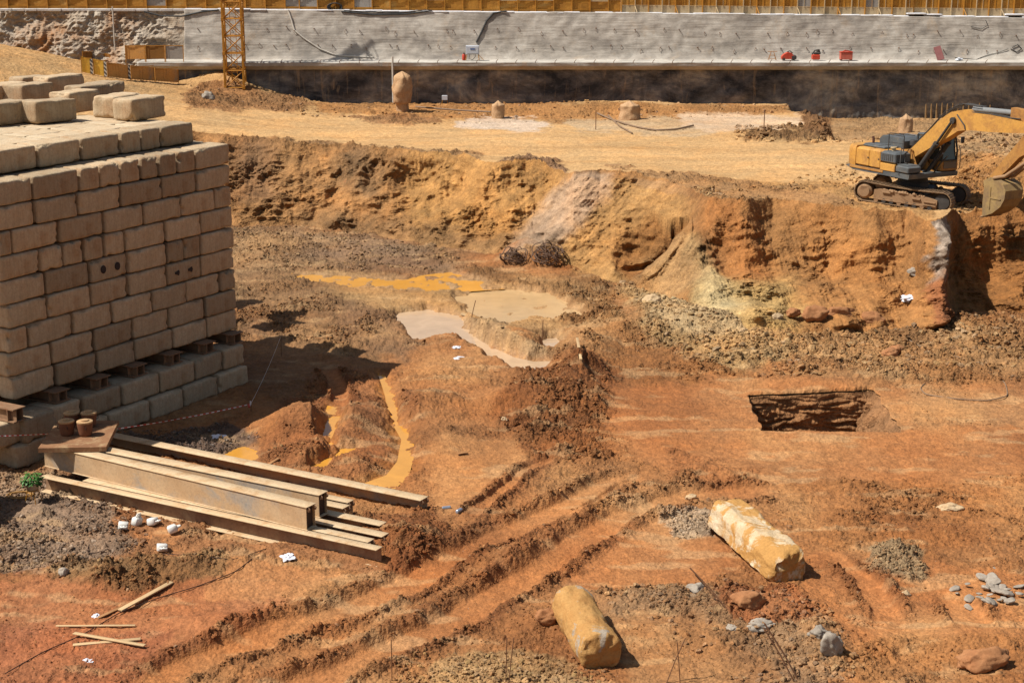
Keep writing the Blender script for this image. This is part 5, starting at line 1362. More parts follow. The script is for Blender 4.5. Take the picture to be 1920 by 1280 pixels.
# stubs standing on the bench
def stub(px_, py_, h, r0, r1, lab, seed, neck=None, lean=0):
    p = on_ground(px_, py_); prof = []; n_ = 26; ns = 30; mb = MB()
    for k in range(n_ + 1):
        t = k / n_; r = r0 + (r1 - r0) * t
        if neck: r *= neck[1] if t < neck[0] else 1 + .08 * sin((t - neck[0]) * 6)
        if t > .93: r *= 1 - ((t - .93) / .07) ** 2 * .35
        for i in range(ns):
            q = 2 * pi * i / ns; x, y, z = cos(q), sin(q), t * h
            k_ = float(P3(np.array([x * .9 + seed]), np.array([y * .9]), np.array([z * .8]), seed)[0]) * .22 + float(P3(np.array([x * 2.5]), np.array([y * 2.5]), np.array([z * 2.5 + seed]), seed)[0]) * .12
            mb.v.append((x * r * (1 + k_) + lean * t, y * r * (1 + k_), z - .15 + (k_ * .6 if t > .9 else 0)))
    for k in range(n_):
        for i in range(ns): mb.f.append((k * ns + i, k * ns + (i + 1) % ns, (k + 1) * ns + (i + 1) % ns, (k + 1) * ns + i)); mb.m.append(0)
    ci = len(mb.v); mb.v.append((lean, 0, h + .1)); o_ = n_ * ns
    for i in range(ns): mb.f.append((o_ + i, o_ + (i + 1) % ns, ci)); mb.m.append(0)
    o = mb.build('pile_stub', M_STUB, smooth=60); o.location = p; tag(o, lab, 'pile stub', 'pile stubs standing on the bench'); return o
stub(755, 207, 2.55, .62, .60, 'tall tan pile stub with narrowed foot standing before the dark wall', 3, (.26, .68))
stub(934, 221, 1.05, .42, .40, 'small tan pile stub, shortest on the bench', 5)
stub(1180, 224, 1.15, .74, .66, 'squat wide pile stub left of the pale slab', 7)
stub(1697, 248, 1.15, .48, .40, 'pale pointed pile stub in the low ground behind the excavator', 9)
# boulders at the foot of the face
for k, (a, b, dm, rz, lab) in enumerate(((1526, 600, (1.2, .7, .75), 10, 'brown boulder, left of the pair at the foot of the right face'), (1572, 597, (1.5, .7, .65), 20, 'larger brown boulder, right of the pair at the foot of the face'), (1636, 606, (1.0, .6, .7), -15, 'low brown boulder right of the boulder pair'), (1487, 592, (.8, .5, .4), 40, 'small flat boulder left of the boulder pair'), (1455, 600, (.6, .5, .4), 0, 'rounded clod-like boulder on the pale talus'),
    (1222, 573, (.8, .7, .6), 10, 'pale boulder on the slope right of the puddles'), (1680, 660, (.6, .5, .4), 10, 'dark boulder on the ground beneath the face, near the tan hose'), (1668, 665, (.8, .6, .35), 30, 'tan flat boulder beside the dark one near the hose'), (1846, 1250, (1.25, .6, .55), 8, 'lone tan boulder in the bottom right corner'), (1782, 955, (.8, .45, .25), 0, 'half-buried pale stone in the ground at the right'), (1718, 515, (.8, .5, .5), 0, 'pale block clinging to the face near the white shards'),
    (655, 352, (1.0, .6, .7), 0, 'tan boulder sticking from the left face'), (945, 790, (.3, .25, .2), 0, 'pale stone on the dark ridge'), (1295, 935, (.35, .3, .2), 0, 'small tan stone above the pale rubble'), (1696, 1118, (.35, .22, .2), 20, 'small cream stone lying on the smooth track'), (1024, 1166, (.6, .45, .4), 20, 'tan stone leaning on the left of the round pile stub'), (1372, 1182, (.35, .35, .2), 0, 'grey stone in the muddy hollow'),
    (1558, 1225, (.6, .4, .7), 20, 'pointed grey boulder near the slanting bar pair'), (1535, 1195, (.5, .4, .35), 0, 'small grey boulder above the pointed one'), (1400, 1135, (.8, .5, .5), 0, 'dark tan boulder above the muddy hollow'), (1426, 1178, (.8, .5, .3), 20, 'flat grey boulder in the muddy hollow'), (120, 1077, (.28, .24, .28), 0, 'single white stone in the brown clods'), (390, 187, (.9, .6, .7), 0, 'pale gray rock left of the spoil heap on the bench'), (1305, 1110, (.5, .4, .3), 0, 'gray lump by the slanting brown bar'))):
    p = on_ground(a, b); rock('boulder', (p.x, p.y, p.z + dm[2] * .28), dm, (0, 0, R(rz)), M_SLATE if ('grey' in lab or 'gray' in lab or 'white' in lab) else (M_TANR if ('pale' in lab or 'cream' in lab) else M_BOUL), lab, 'boulder', 30 + k, 4, .30, 2.4, None, 18)
# slabs of slate, bottom right
rs_ = random.Random(4)
for k in range(34):
    a, b = rs_.gauss(1872, 30), rs_.gauss(1112, 17)
    if k == 0: a, b = 1859, 1091
    if k == 1: a, b = 1790, 1107
    if a > 1915 and k % 3: continue
    p = on_ground(a, b); s_ = rs_.uniform(.16, .42) if k else .55
    rock('slate_slab', (p.x, p.y, p.z + .05 + rs_.random() * .08), (s_, s_ * .7, s_ * .28), (rs_.uniform(-.4, .4), rs_.uniform(-.4, .4), rs_.uniform(0, 3)), M_SLATE, 'flat grey slate piece in the loose pile by the right edge', 'slate slab', 200 + k, 3, .12, 2.2, 'slate pieces by the right edge', 22)
# tangled cages of rebar
for (a, b, r, lab, sd2) in ((962, 492, .62, 'smaller tangle of bent rebar on the muddy heap', 1), (1030, 492, .82, 'larger tangle of bent rebar half covered by orange earth', 2)):
    p = on_ground(a, b); rr = random.Random(sd2); mb = MB()
    for k in range(34):
        ax = Vector((rr.gauss(0, 1), rr.gauss(0, 1), rr.gauss(0, 1))).normalized(); u_ = ax.orthogonal().normalized(); v_ = ax.cross(u_)
        R0 = r * rr.uniform(.5, 1.0); s0 = rr.uniform(0, 6); ln = rr.uniform(2, 5.5); c0 = Vector((rr.gauss(0, .12), rr.gauss(0, .12), rr.gauss(0, .12))) * r
        mb.tube([c0 + (u_ * cos(s0 + ln * t / 12) + v_ * sin(s0 + ln * t / 12)) * R0 * (1 + .1 * sin(t)) for t in range(13)], .022, 5)
    o = mb.build('rebar_tangle', mat_var('grey_rebar', so_(140, 110, 88), so_(110, 84, 66), 6, .8)); o.location = (p.x, p.y, p.z + r * .45); o.scale = (1, .8, .8); tag(o, lab, 'rebar tangle')
# hose in the square pit
hc = [unp(1578, 812, FZ - .9), unp(1580, 795, FZ - .8), unp(1574, 775, FZ - .7), unp(1560, 767, FZ - .6)]
# ------------------------------------------------------------------ plant on its stand
p = on_ground(63, 941)
root = empty('potted_plant', p); root.scale = (.8, .8, .8); tag(root, 'leafy green plant in a pale pot on a yellow wire stand', 'plant')
M_POT = mat_var('pale_pot', so_(200, 170, 140), so_(214, 188, 160), 3, .7); M_LEAF = mat_var('leaf_green', (.035, .11, .02), (.08, .2, .035), 6, .55, bump=0); M_YEL = mat_var('yellow_paint', so_(214, 150, 40), so_(196, 130, 34), 3, .6)
mb = MB(); mb.lathe([(.13, .42), (.17, .44), (.24, .62), (.26, .72), (.24, .73)], 20); mb.build('pot', M_POT, root)
mb = MB()
for q in (30, 120, 210, 300): mb.tube([(.17 * cos(R(q)), .17 * sin(R(q)), .52), (.30 * cos(R(q)), .30 * sin(R(q)), .0)], .014, 6)
mb.tube([(.2 * cos(R(q)), .2 * sin(R(q)), .48) for q in range(0, 375, 15)], .012, 6); mb.build('stand', M_YEL, root)
mb = MB(); rr = random.Random(9)
for k in range(230):
    q = rr.uniform(0, 2 * pi); e = rr.uniform(-.9, 1.3); R0 = rr.uniform(.16, .36)
    c = Vector((cos(q) * cos(e) * R0, sin(q) * cos(e) * R0, .88 + sin(e) * R0 * .7)); L = rr.uniform(.10, .18)
    d = Vector((cos(q), sin(q), rr.uniform(-1.2, .3))).normalized(); w_ = d.cross(Vector((0, 0, 1))).normalized() * L * .34; nn_ = w_.cross(d).normalized() * L * .12
    mb.add([c, c + d * L * .45 + w_ + nn_, c + d * L, c + d * L * .45 - w_ + nn_, c + d * L * .5], [(0, 1, 4), (1, 2, 4), (2, 3, 4), (3, 0, 4)])
mb.build('foliage', M_LEAF, root, smooth=80)
# coil of yellowish rope on the ground beside it
p = on_ground(36, 932); mb = MB()
for k, r in enumerate((.34, .38, .31)): mb.tube([(r * cos(q / 12 * 2 * pi) + .03 * k, r * .8 * sin(q / 12 * 2 * pi), .03 + .02 * k) for q in range(13)], .018, 6)
o = mb.build('rope_coil', mat_var('tan_rope', so_(214, 166, 100), so_(196, 146, 84), 6, .9)); o.location = (p.x, p.y, p.z + .03); tag(o, 'coil of tan rope lying left of the green plant', 'rope')
# blocks standing just beyond the left edge, whose shade falls on the gravel
for k in range(2):
    for q in range(2):
        p = unp(-52, 985, FZ); me = LONG[k + q]
        o = link('concrete_block', me, None, (p.x - .55, p.y + .95 - 1.9 * q, FZ + BH / 2 + k * BH)); o.rotation_euler = (0, 0, pi / 2)
        tag(o, 'concrete block just outside the left edge, shading the gravel', 'concrete block', 'pair of stacked blocks beyond the left edge')

# ------------------------------------------------------------------ the far retaining walls
def concrete_wall(name, base, light, dark, stain, vert=1.0, dirt=(.45, .7), lines=True):
    m, nt, b = newmat(name); n = N(nt)
    f = n.noise(n.co((.25, .25, .5)), 1.0, 8, .7, .3)
    c = n.ramp(f, [(.36, dark), (.5, base), (.64, light)])
    g = n.noise(n.co((1.6 * vert, 1.6, .12)), 1.0, 9, .75, .2)
    c = n.mix(n.mapr(g, dirt[0], dirt[1], 0, .8), c, stain)
    g3 = n.noise(n.co((.5, .5, .35)), 1.0, 8, .75, .8); c = n.mix(n.mapr(g3, .5, .68, 0, .7), c, dark)
    if lines:
        l = n.noise(n.co((.15, .15, 9)), 1.0, 4, .6); c = n.mix(n.mapr(l, .5, .7, 0, .25), c, dark)
    s_ = n.noise(n.co((3, 3, 3)), 1.0, 6, .7); c = n.mix(.5, c, n.ramp(s_, [(.3, (.75, .75, .75)), (.6, (1.08, 1.08, 1.08))]), 'MULTIPLY')
    n.L(c, b.inputs['Base Color']); b.inputs['Roughness'].default_value = .9; b.inputs['Specular IOR Level'].default_value = .2
    n.bump(n.noise(n.co((1, 1, 2.5)), 4, 7, .7), .35, .05, b)
    return m
M_SHOT = concrete_wall('shotcrete', so_(200, 188, 172, .64), so_(224, 214, 198, .66), so_(160, 150, 138, .6), so_(206, 176, 140, .68), .4, (.56, .78))
M_DWALL = concrete_wall('wet_dark_wall', so_(140, 132, 124, .62), so_(216, 200, 174, .64), so_(70, 68, 68, .58), so_(220, 184, 138, .64), 1.3, (.55, .72), False)
M_CAP = concrete_wall('cap_beam_concrete', so_(206, 198, 184, .7), so_(224, 216, 202, .7), so_(176, 168, 156, .66), so_(214, 168, 116, .7), .5, (.58, .74), False)
M_ROCKW = mat_var('weathered_rock_face', so_(190, 164, 134), so_(214, 200, 180), .5, .95, c3=so_(186, 132, 84), s3=.35, t3=(.5, .7), bump=.9, bdist=.25, bscale=1.6)
def wall_sheet(name, x0, x1, nx, nz, f, mat, thick=1.2, back_y=None):
    """f(x array, t array 0..1 bottom..top) -> y, z of the front face; closed behind"""
    xs = np.linspace(x0, x1, nx); ts = np.linspace(0, 1, nz); Xg, Tg = np.meshgrid(xs, ts)
    y, z = f(Xg.ravel(), Tg.ravel()); co = np.stack([Xg.ravel(), y, z], 1)
    idx = (np.arange(nz - 1)[:, None] * nx + np.arange(nx - 1)[None, :]).ravel(); fc = np.stack([idx, idx + 1, idx + nx + 1, idx + nx], 1)
    # back sheet at a fixed distance, joined along top and ends
    co2 = co.copy(); co2[:, 1] = co[:, 1].max() + thick; o2 = len(co)
    fb = fc[:, ::-1] + o2
    top = (nz - 1) * nx + np.arange(nx - 1); ft = np.stack([top, top + 1, top + 1 + o2, top + o2], 1)
    le = np.arange(nz - 1) * nx; fl = np.stack([le, le + nx, le + nx + o2, le + o2], 1); ri = le + nx - 1; fr = np.stack([ri + nx, ri, ri + o2, ri + nx + o2], 1)
    me = np_mesh(name, np.concatenate([co, co2]), np.concatenate([fc, fb, ft, fl, fr]), mat, True); return me
def zy(py, y): return uny(960, py, y).z
YB = WY                     # face of the dark wall
z_lb, z_lt = zy(131, YB), zy(117.5, YB - .5)        # beam underside and top edge
z_led = z_lt + .02
def top_z(x, y=119.3):
    return np.interp(x, [-60, -22, 34, 60], [zy(17, 119.3), zy(18, 119.3), zy(32, 119.3), zy(36, 119.3)])
XL = uny(345, 110, 118).x
# dark wall
def f_dark(x, t):
    z = -1.6 + (z_lb + .05 + 1.6) * t
    y = YB + .25 + .10 * P2(x * .5, z * .7, 101) + .05 * P2(x * 1.7, z * 1.7, 102) - .18 * np.maximum(P2(x * .35, z * .45, 103) - .2, 0) * 2
    y = np.where(z < -.1 , y - .12 * np.abs(P2(x * 2.2, z * .4, 104)), y)
    return y, z
o = link('dark_retaining_wall', wall_sheet('dark_retaining_wall', XL - 3.5, 60, 900, 46, f_dark, M_DWALL, 1.0)); tag(o, 'dark wet-stained lower retaining wall under the grey beam', 'retaining wall')
# soldier ribs low on the right part of the wall
mb = MB(); rr = random.Random(5)
for px_ in range(1735, 1860, 10): 
    x = uny(px_, 225, YB).x; mb.tube([(x + .05, YB + .05, -1.2), (x, YB + .02, -.6), (x, YB + .06, rr.uniform(-.2, .1))], [.09, .07, .04], 7)
o2_ = mb.build('earth_rib', mat_var('earth_rib', so_(176, 140, 92), so_(150, 116, 76), 2, .9), o)
# cap beam with its ledge
cb = empty('cap_beam', (0, YB, z_lb)); tag(cb, 'long grey concrete beam with a flat ledge between the two walls', 'cap beam')
XC = uny(262, 112, 117).x
def f_cap(x, t):
    # rising front: slanted underside band, front face, ledge
    tz = np.array([0, .25, .5, .54, 1.0]); zz = np.array([z_lb - .0, z_lb + .28, z_lt - .02, z_led, z_led + .06]); yy = np.array([YB - .05, YB - .42, YB - .45, YB - .42, YB + 2.1])
    return np.interp(t, tz, yy) + .03 * P2(x * .8, t * 3, 105), np.interp(t, tz, zz) + .02 * P2(x * .6, t * 2, 106)
o = link('beam', wall_sheet('beam', XC, 60, 500, 40, f_cap, M_CAP, .6), cb); o.location = (0, -YB, -z_lb)
mb = MB()
for k in range(42):
    x = uny(420 + k * 36.5, 124, YB).x
    if x > 34: break
    mb.tube([(x, -.46, z_lt - z_lb - .02), (x - .03, -.58, z_lt - z_lb + .02), (x + .02, -.66, z_lt - z_lb + .14), (x + .1, -.6, z_lt - z_lb + .2)], .022, 5)
mb.build('anchor_hook', M_REBAR, cb)
# shotcrete wall, leaning back
def f_shot(x, t):
    z0 = z_led + .03; z1 = top_z(x); z = z0 + (z1 - z0) * t + .0
    lump = .10 * np.maximum(P2(x * .25, z * 0 + .5, 110), 0) * (t > .985)
    y = YB + 1.6 + .9 * (z - z0) / 3.6 + .04 * P2(x * .45, z * .8, 111) + .03 * P2(x * 1.5, z * 2, 112) + .012 * P2(x * .5, z * 11, 113)
    foot = np.exp(-((z - z0) / .22)) * .25
    return y - foot, z + lump + .05 * P2(x * .5, x * 0, 114) * (t > .97)
shot = link('shotcrete_wall', wall_sheet('shotcrete_wall', XL, 60, 1000, 70, f_shot, M_SHOT, 1.0)); tag(shot, 'long pale grey sprayed concrete wall leaning back above the ledge', 'retaining wall')
lip = MB()
for k in range(70):
    x0 = XL + k * (60 - XL) / 70; x1 = x0 + (60 - XL) / 70 - .02
    zt = float(top_z(x0)); h = rnd.uniform(-.02, .04)
    if k in (44, 45, 50): h += .14
    lip.box((x0, YB + 2.45 + rnd.uniform(-.06, .06), zt - .05 + h), (x1 + .02 + .004 * k, YB + 4.0, zt + .05 + h + .003 * (k % 3)), bev=.03)
lip.build('coping', mat_var('pale_mortar', so_(214, 210, 208, .74), so_(232, 230, 230, .76), 1, .9), shot)
# nails sticking out of it
nm = MB(); nm.tube([(0, 0, 0), (0, -.2, .02)], .028, 6); nm.tube([(0, -.18, .02), (.02, -.18, -.12), (.06, -.12, -.22)], .012, 5)
nail_a = nm.mesh('soil_nail', M_REBAR, 60)
nm = MB(); nm.tube([(0, 0, 0), (.02, -.12, .03)], .026, 6); nm.tube([(.02, -.12, .03), (-.05, -.14, -.1), (.03, -.12, -.26), (.12, -.1, -.28)], .011, 5)
nail_b = nm.mesh('soil_nail', M_REBAR, 60); cnt = 0
for row, (py_, n_, x0, x1) in enumerate(((56, 42, 372, 1915), (88, 46, 380, 1915))):
    for k in range(n_):
        px_ = x0 + (x1 - x0) * (k + rnd.uniform(-.42, .42)) / (n_ - 1); y_ = py_ + rnd.uniform(-4, 6) + (px_ - 960) * .006
        q = uny(px_, y_, YB + 2.0); tt = (q.z - z_led - .03) / (float(top_z(q.x)) - z_led - .03)
        yy, _ = f_shot(np.array([q.x]), np.array([tt])); q = uny(px_, y_, float(yy[0])); 
        if abs(px_ - 885) < 22 and row: continue
        o = link('soil_nail', nail_a if rnd.random() < .5 else nail_b, shot, (q.x, float(yy[0]) + .03, q.z), (rnd.uniform(-.2, .2), rnd.uniform(-.3, .3), rnd.uniform(-.5, .5))); cnt += 1
# rock face at the far left
def f_rock(x, t):
    zt = top_z(x) - .1; z0 = np.interp(x, [-60, XL - 14, XL], [1.0, 1.0, z_led - 1.5]); z = z0 + (zt - z0) * t
    y = YB + .6 + 1.9 * t + P3(x * .45, z * .6, x * 0, 120) * .6 + np.abs(P3(x * 1.1, z * 1.1, x * 0 + 3, 121)) * .45 + np.abs(P3(x * 2.6, z * 2.6, x * 0, 122)) * .30 + np.abs(P3(x * 6, z * 6, x * 0, 124)) * .16 + (1 - np.abs(P3(x * .9 + z * .5, z * .7, x * 0, 125)) * 2) * .18
    y = y * (1 - sstep(XL - 3, XL + .5, x)) + (YB + 1.5 + 1.3 * t) * sstep(XL - 3, XL + .5, x)
    return y, z
o = link('rock_face', wall_sheet('rock_face', -70, XL + .3, 620, 150, f_rock, M_ROCKW, .6)); tag(o, 'rough brown and grey rock face at the far left above the dirt ramp', 'rock face')
mb = MB()
for k in range(40):
    x0 = -60 + k * (XL + 60) / 40; mb.box((x0, YB + 2.7 + rnd.uniform(-.1, .1), float(top_z(x0)) - .15), (x0 + (XL + 60) / 40 - .01, YB + 4.0, float(top_z(x0)) + .04 + .003 * (k % 3)), bev=.03)
o = mb.build('coping', mat_var('pale_mortar2', so_(206, 196, 186, .72), so_(226, 220, 214, .74), 1, .9)); o.name = 'wall_coping'; tag(o, 'pale strip of mortar along the top of the rock face', 'coping')
# ------------------------------------------------------------------ cables and pipes on the wall
def wall_pt(px_, py_, off=-.06):
    y = YB + 2.0
    for _ in range(4):
        q = uny(px_, py_, y); tt = np.clip((q.z - z_led) / (float(top_z(q.x)) - z_led), 0, 1); yy, _z = f_shot(np.array([q.x]), np.array([tt])); y = float(yy[0])
    q = uny(px_, py_, y + off); return q
def wall_line(pts, r, mat, lab, cat, name='cable', sub=4):
    P = []
    for (a, b), (c, d) in zip(pts[:-1], pts[1:]): P += [(a + (c - a) * k / sub, b + (d - b) * k / sub) for k in range(sub)]
    P.append(pts[-1]); mb = MB(); mb.tube([wall_pt(a, b) for a, b in P], r, 6); o = mb.build(name, mat); tag(o, lab, cat); return o
M_WPIPE = mat_var('white_hose', so_(226, 216, 200, .75), so_(206, 196, 180, .7), 3, .5, bump=0)
wall_line([(540, 19), (546, 36), (552, 57), (570, 72), (600, 92), (630, 104), (700, 108)], .055, M_WPIPE, 'pale hose hanging down the sprayed wall beside the mast', 'hose', 'hose')
wall_line([(950, 21), (925, 25), (912, 40), (903, 60), (893, 80)], .06, M_BLK, 'black cable running down the wall to the switch box', 'cable')
wall_line([(640, 22), (700, 28), (760, 27), (810, 20)], .05, M_BLK, 'black cable sagging along the wall top left of the centre', 'cable'); wall_line([(645, 20), (690, 23), (750, 24), (800, 19)], .04, M_BLK, 'thinner black cable above the sagging one', 'cable')
wall_line([(270, 22), (300, 30), (340, 31), (380, 22), (410, 19)], .06, M_BLK, 'black cable sagging over the rock face beside the mast', 'cable')
wall_line([(1790, 108), (1830, 112), (1850, 104), (1875, 98), (1890, 92)], .018, M_BLK, 'thin dark wire lying on the ledge at far right', 'wire')
wall_line([(1895, 92), (1906, 98), (1916, 92), (1908, 84), (1898, 90)], .03, M_BLK, 'loop of thin dark wire on the wall at the right edge', 'wire')
wall_line([(1820, 50), (1840, 55), (1852, 48), (1848, 38)], .02, M_BLK, 'faint loop of wire high on the right of the wall', 'wire')
q = uny(736, 117, YB - .6); mb = MB(); mb.tube([(0, 0, -3.1), (0, 0, .4)], .07, 8); o = mb.build('pipe', M_WPIPE); o.location = (q.x, q.y, q.z); tag(o, 'white upright pipe in front of the dark wall beside the tall stub', 'pipe')
q = uny(211, 18, YB + .2); mb = MB(); mb.tube([(0, 0, -2.9), (0, 0, .2)], .05, 8); o = mb.build('pipe', M_WPIPE); o.location = q; tag(o, 'thin pale upright pipe on the rock face', 'pipe')
# coil of cable on the fence line
q = uny(628, 12, YB + 2.8); mb = MB()
for k in range(5): mb.tube([(.55 * cos(t / 14 * 2 * pi) * (1 - .08 * k), .1 * k - .2, .28 * sin(t / 14 * 2 * pi)) for t in range(15)], .04, 6)
o = mb.build('cable_coil', M_BLK); o.location = (q.x, q.y, q.z - .05); tag(o, 'coil of black cable hanging at the wall top by the fence', 'cable coil')
# ------------------------------------------------------------------ fence along the top of the wall
M_AMB, nt, b = newmat('amber_mesh_sheet'); n = N(nt)
v_ = n.co((.35, .35, .8)); f_ = n.noise(v_, 1.5, 5, .6)
n.L(n.ramp(f_, [(.3, so_(176, 116, 24)), (.55, so_(214, 148, 40)), (.75, so_(222, 176, 92))]), b.inputs['Base Color']); b.inputs['Roughness'].default_value = .7
n.bump(n.noise(n.co((1, 1, 1)), 3, 4, .6), .4, .08, b)
M_BEIGE = mat_var('beige_sheet', so_(214, 186, 140), so_(228, 200, 156), 1.2, .8, bump=.1); M_GREYP = mat_var('grey_sheet', so_(176, 168, 156), so_(196, 188, 176), 1.2, .7, bump=.1)
M_AMF = mat_var('amber_frame', so_(206, 140, 44), so_(222, 156, 60), 3, .6, bump=0)
def fence(x0, x1, pitch, lab, mode, yo):
    xm = (x0 + x1) / 2; root = empty('site_fence', (xm, YB + yo, float(top_z(xm)))); tag(root, lab, 'fence')
    k = 0; x = x0
    while x < x1 - .05:
        w_ = min(pitch, x1 - x); zb = float(top_z(x)) - float(top_z(xm)) + .05; zt_ = zb + 2.05
        mb = MB(); c = rnd.random(); jx = x - xm
        amber = rnd.random() < (.86 if mode else .8)
        # slightly bellied sheet, 12 mm thick
        nx_ = 6
        for s_ in range(nx_):
            a_, b_ = s_ / nx_, (s_ + 1) / nx_
            mb.box((jx + w_ * a_, -.0 + .04 * sin(pi * a_ + c * 3), zb + (.55 if mode else .16)), (jx + w_ * b_ + .001 * s_, .012 + .04 * sin(pi * a_ + c * 3), zt_))
        mb.build('panel', M_AMB if amber else M_GREYP, root)
        mb = MB(); mb.box((jx, -.02, zb), (jx + w_ - .004, .0, zb + (.54 if mode else .15))); mb.build('skirt', M_BEIGE if mode else M_AMB, root)
        if not mode:
            mb = MB(); mb.box((jx + .02, -.07, zb + .75 + .2 * c), (jx + w_ - .03, -.055, zb + 1.05 + .15 * c)); mb.build('stripe', M_BEIGE, root)
        mb = MB(); mb.box((jx - .035, -.10, zb - .1), (jx + .035, -.025, zt_ + .05), bev=.01)
        if mode: mb.box((jx + w_ / 2 - .012, -.06, zb + .5), (jx + w_ / 2 + .012, -.025, zt_))
        else:
            mb.box((jx, -.05, zb + .15), (jx + w_ - .01, -.022, zb + .19)); mb.box((jx, -.05, zb + 1.3), (jx + w_ - .01, -.022, zb + 1.34))
        if mode and k % 3 == 1: mb.tube([(jx, -.06, zb + .5), (jx + .15, -.5, zb - .05)], .03, 5)
        mb.build('post', M_BEIGE if (mode and k % 2) else M_AMF, root)
        x += w_; k += 1
    return root
xa, xb_, xc_, xd_ = uny(-60, 10, YB + 3).x, uny(560, 10, YB + 3).x, uny(1164, 10, YB + 3).x, uny(1990, 10, YB + 3).x
fence(xa, xb_, 1.45, 'amber sheet fence along the top of the rock face and wall, left run', False, 3.1)
fence(xb_ + .05, xc_, 1.33, 'amber and beige panelled fence along the wall top, middle run', False, 3.1)
fence(xc_ + .05, uny(1712, 10, YB + 3).x, .99, 'amber mesh fence with beige kickboard and close posts, between two plain runs', True, 3.0)
fence(uny(1714, 10, YB + 3).x, xd_, .92, 'amber mesh fence run at the far right, its first post leaning dark', True, 3.15)
# things behind the fence: parked site cabins seen above it from higher up
# ------------------------------------------------------------------ yellow barriers on the ramp
M_YBAR = mat_var('bright_yellow_sheet', so_(250, 196, 70, .8), so_(252, 204, 90, .8), 1, .6, bump=.1); M_OBAR = mat_var('dusty_orange_sheet', so_(236, 176, 96, .74), so_(216, 156, 84, .74), .9, .7, c3=so_(200, 166, 128), s3=.8, bump=.3, bdist=.05, bscale=2)
M_STRIPE, nt, b = newmat('black_white_stripes'); n = N(nt)
wv = n.node('ShaderNodeTexWave', bands_direction='DIAGONAL'); wv.inputs['Scale'].default_value = 2.2; n.L(n.co(), wv.inputs['Vector'])
n.L(n.ramp(wv.outputs[1], [(.48, (.05, .05, .05)), (.52, (.6, .55, .45))]), b.inputs['Base Color'])
M_BROWNP = mat_var('brown_sheet', so_(150, 104, 44), so_(176, 124, 56), 1, .7, bump=.2)  # plain brown sheet for some of the barrier panels
def barrier(a, b, h, mat, lab, stripes=False, legs=True):
    A, B = on_ground(*a), on_ground(*b); d = B - A; L = d.length
    root = empty('site_barrier', A, atan2(d.y, d.x)); tag(root, lab, 'barrier', 'barriers on the dirt ramp')
    mb = MB(); s = d.z / max(sqrt(d.x ** 2 + d.y ** 2), .01)
    nx_ = 8; lf = sqrt(d.x ** 2 + d.y ** 2)
    for k in range(nx_):
        t0, t1 = k / nx_ * lf, (k + 1) / nx_ * lf - .002; mb.box((t0, -.015 + .02 * sin(k), s * t0 + .06), (t1, .015 + .02 * sin(k), s * t0 + h))
    mb.build('panel', mat, root)
    mb = MB()
    for t in (0, lf - .05): mb.box((t, -.04, s * t - .05), (t + .05, -.017 - .012, s * t + h + .03))
    mb.box((0.05, -.04, s * lf / 2 + h - .02), (lf - .05, -.022, s * lf / 2 + h + .02)); mb.build('frame', M_AMF, root)
    if stripes:
        mb = MB(); mb.box((lf - .17, -.065, s * lf + .08), (lf - .0, -.045, s * lf + h)); mb.build('striped_edge', M_STRIPE, root)
    mb = MB()
    for t in (.2, lf - .2): mb.tube([(t, 0, s * t + h * .7), (t, .45, s * t)], .02, 5)
    if legs: mb.build('prop', M_AMF, root)
barrier((153, 137), (175, 141), 1.08, M_YBAR, 'bright yellow barrier panel, leftmost of the front row', True)
barrier((176, 141), (201, 146), 1.08, M_YBAR, 'bright yellow barrier panel with striped edge, second of the front row', True)
barrier((202, 146), (245, 151), 1.02, M_OBAR, 'tan barrier panel with a striped edge, middle of the front row', True)
barrier((246, 151), (290, 154), 1.0, M_OBAR, 'dusty orange barrier panel, fourth of the front row')
barrier((291, 154), (335, 157), .98, M_OBAR, 'dusty orange barrier panel at the right end of the front row')
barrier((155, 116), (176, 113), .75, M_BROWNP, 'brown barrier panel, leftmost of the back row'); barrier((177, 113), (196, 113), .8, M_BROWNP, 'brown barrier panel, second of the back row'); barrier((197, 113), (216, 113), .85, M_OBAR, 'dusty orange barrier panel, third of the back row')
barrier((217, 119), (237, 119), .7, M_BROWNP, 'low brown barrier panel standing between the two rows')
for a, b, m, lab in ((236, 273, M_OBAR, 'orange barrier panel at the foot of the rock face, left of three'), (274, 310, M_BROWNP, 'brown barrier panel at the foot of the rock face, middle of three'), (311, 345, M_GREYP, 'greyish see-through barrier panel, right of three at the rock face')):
    x0, x1 = uny(a, 111, YB - .3), uny(b, 111, YB - .3); root = empty('site_barrier', (x0.x, YB - .3, x0.z)); tag(root, lab, 'barrier', 'barriers on the dirt ramp')
    w_ = x1.x - x0.x; mb = MB()
    for k in range(6): mb.box((w_ * k / 6, -.015 + .02 * sin(k), 0), (w_ * (k + 1) / 6 - .002, .01 + .02 * sin(k), .95))
    mb.build('panel', m, root); mb = MB(); mb.box((-.02, -.05, -.3), (.03, -.022, 1.0)); mb.box((w_ - .05, -.05, -.3), (w_ - .0, -.022, 1.0)); mb.box((.03, -.05, .93), (w_ - .05, -.024, .97)); mb.build('frame', M_AMF, root)
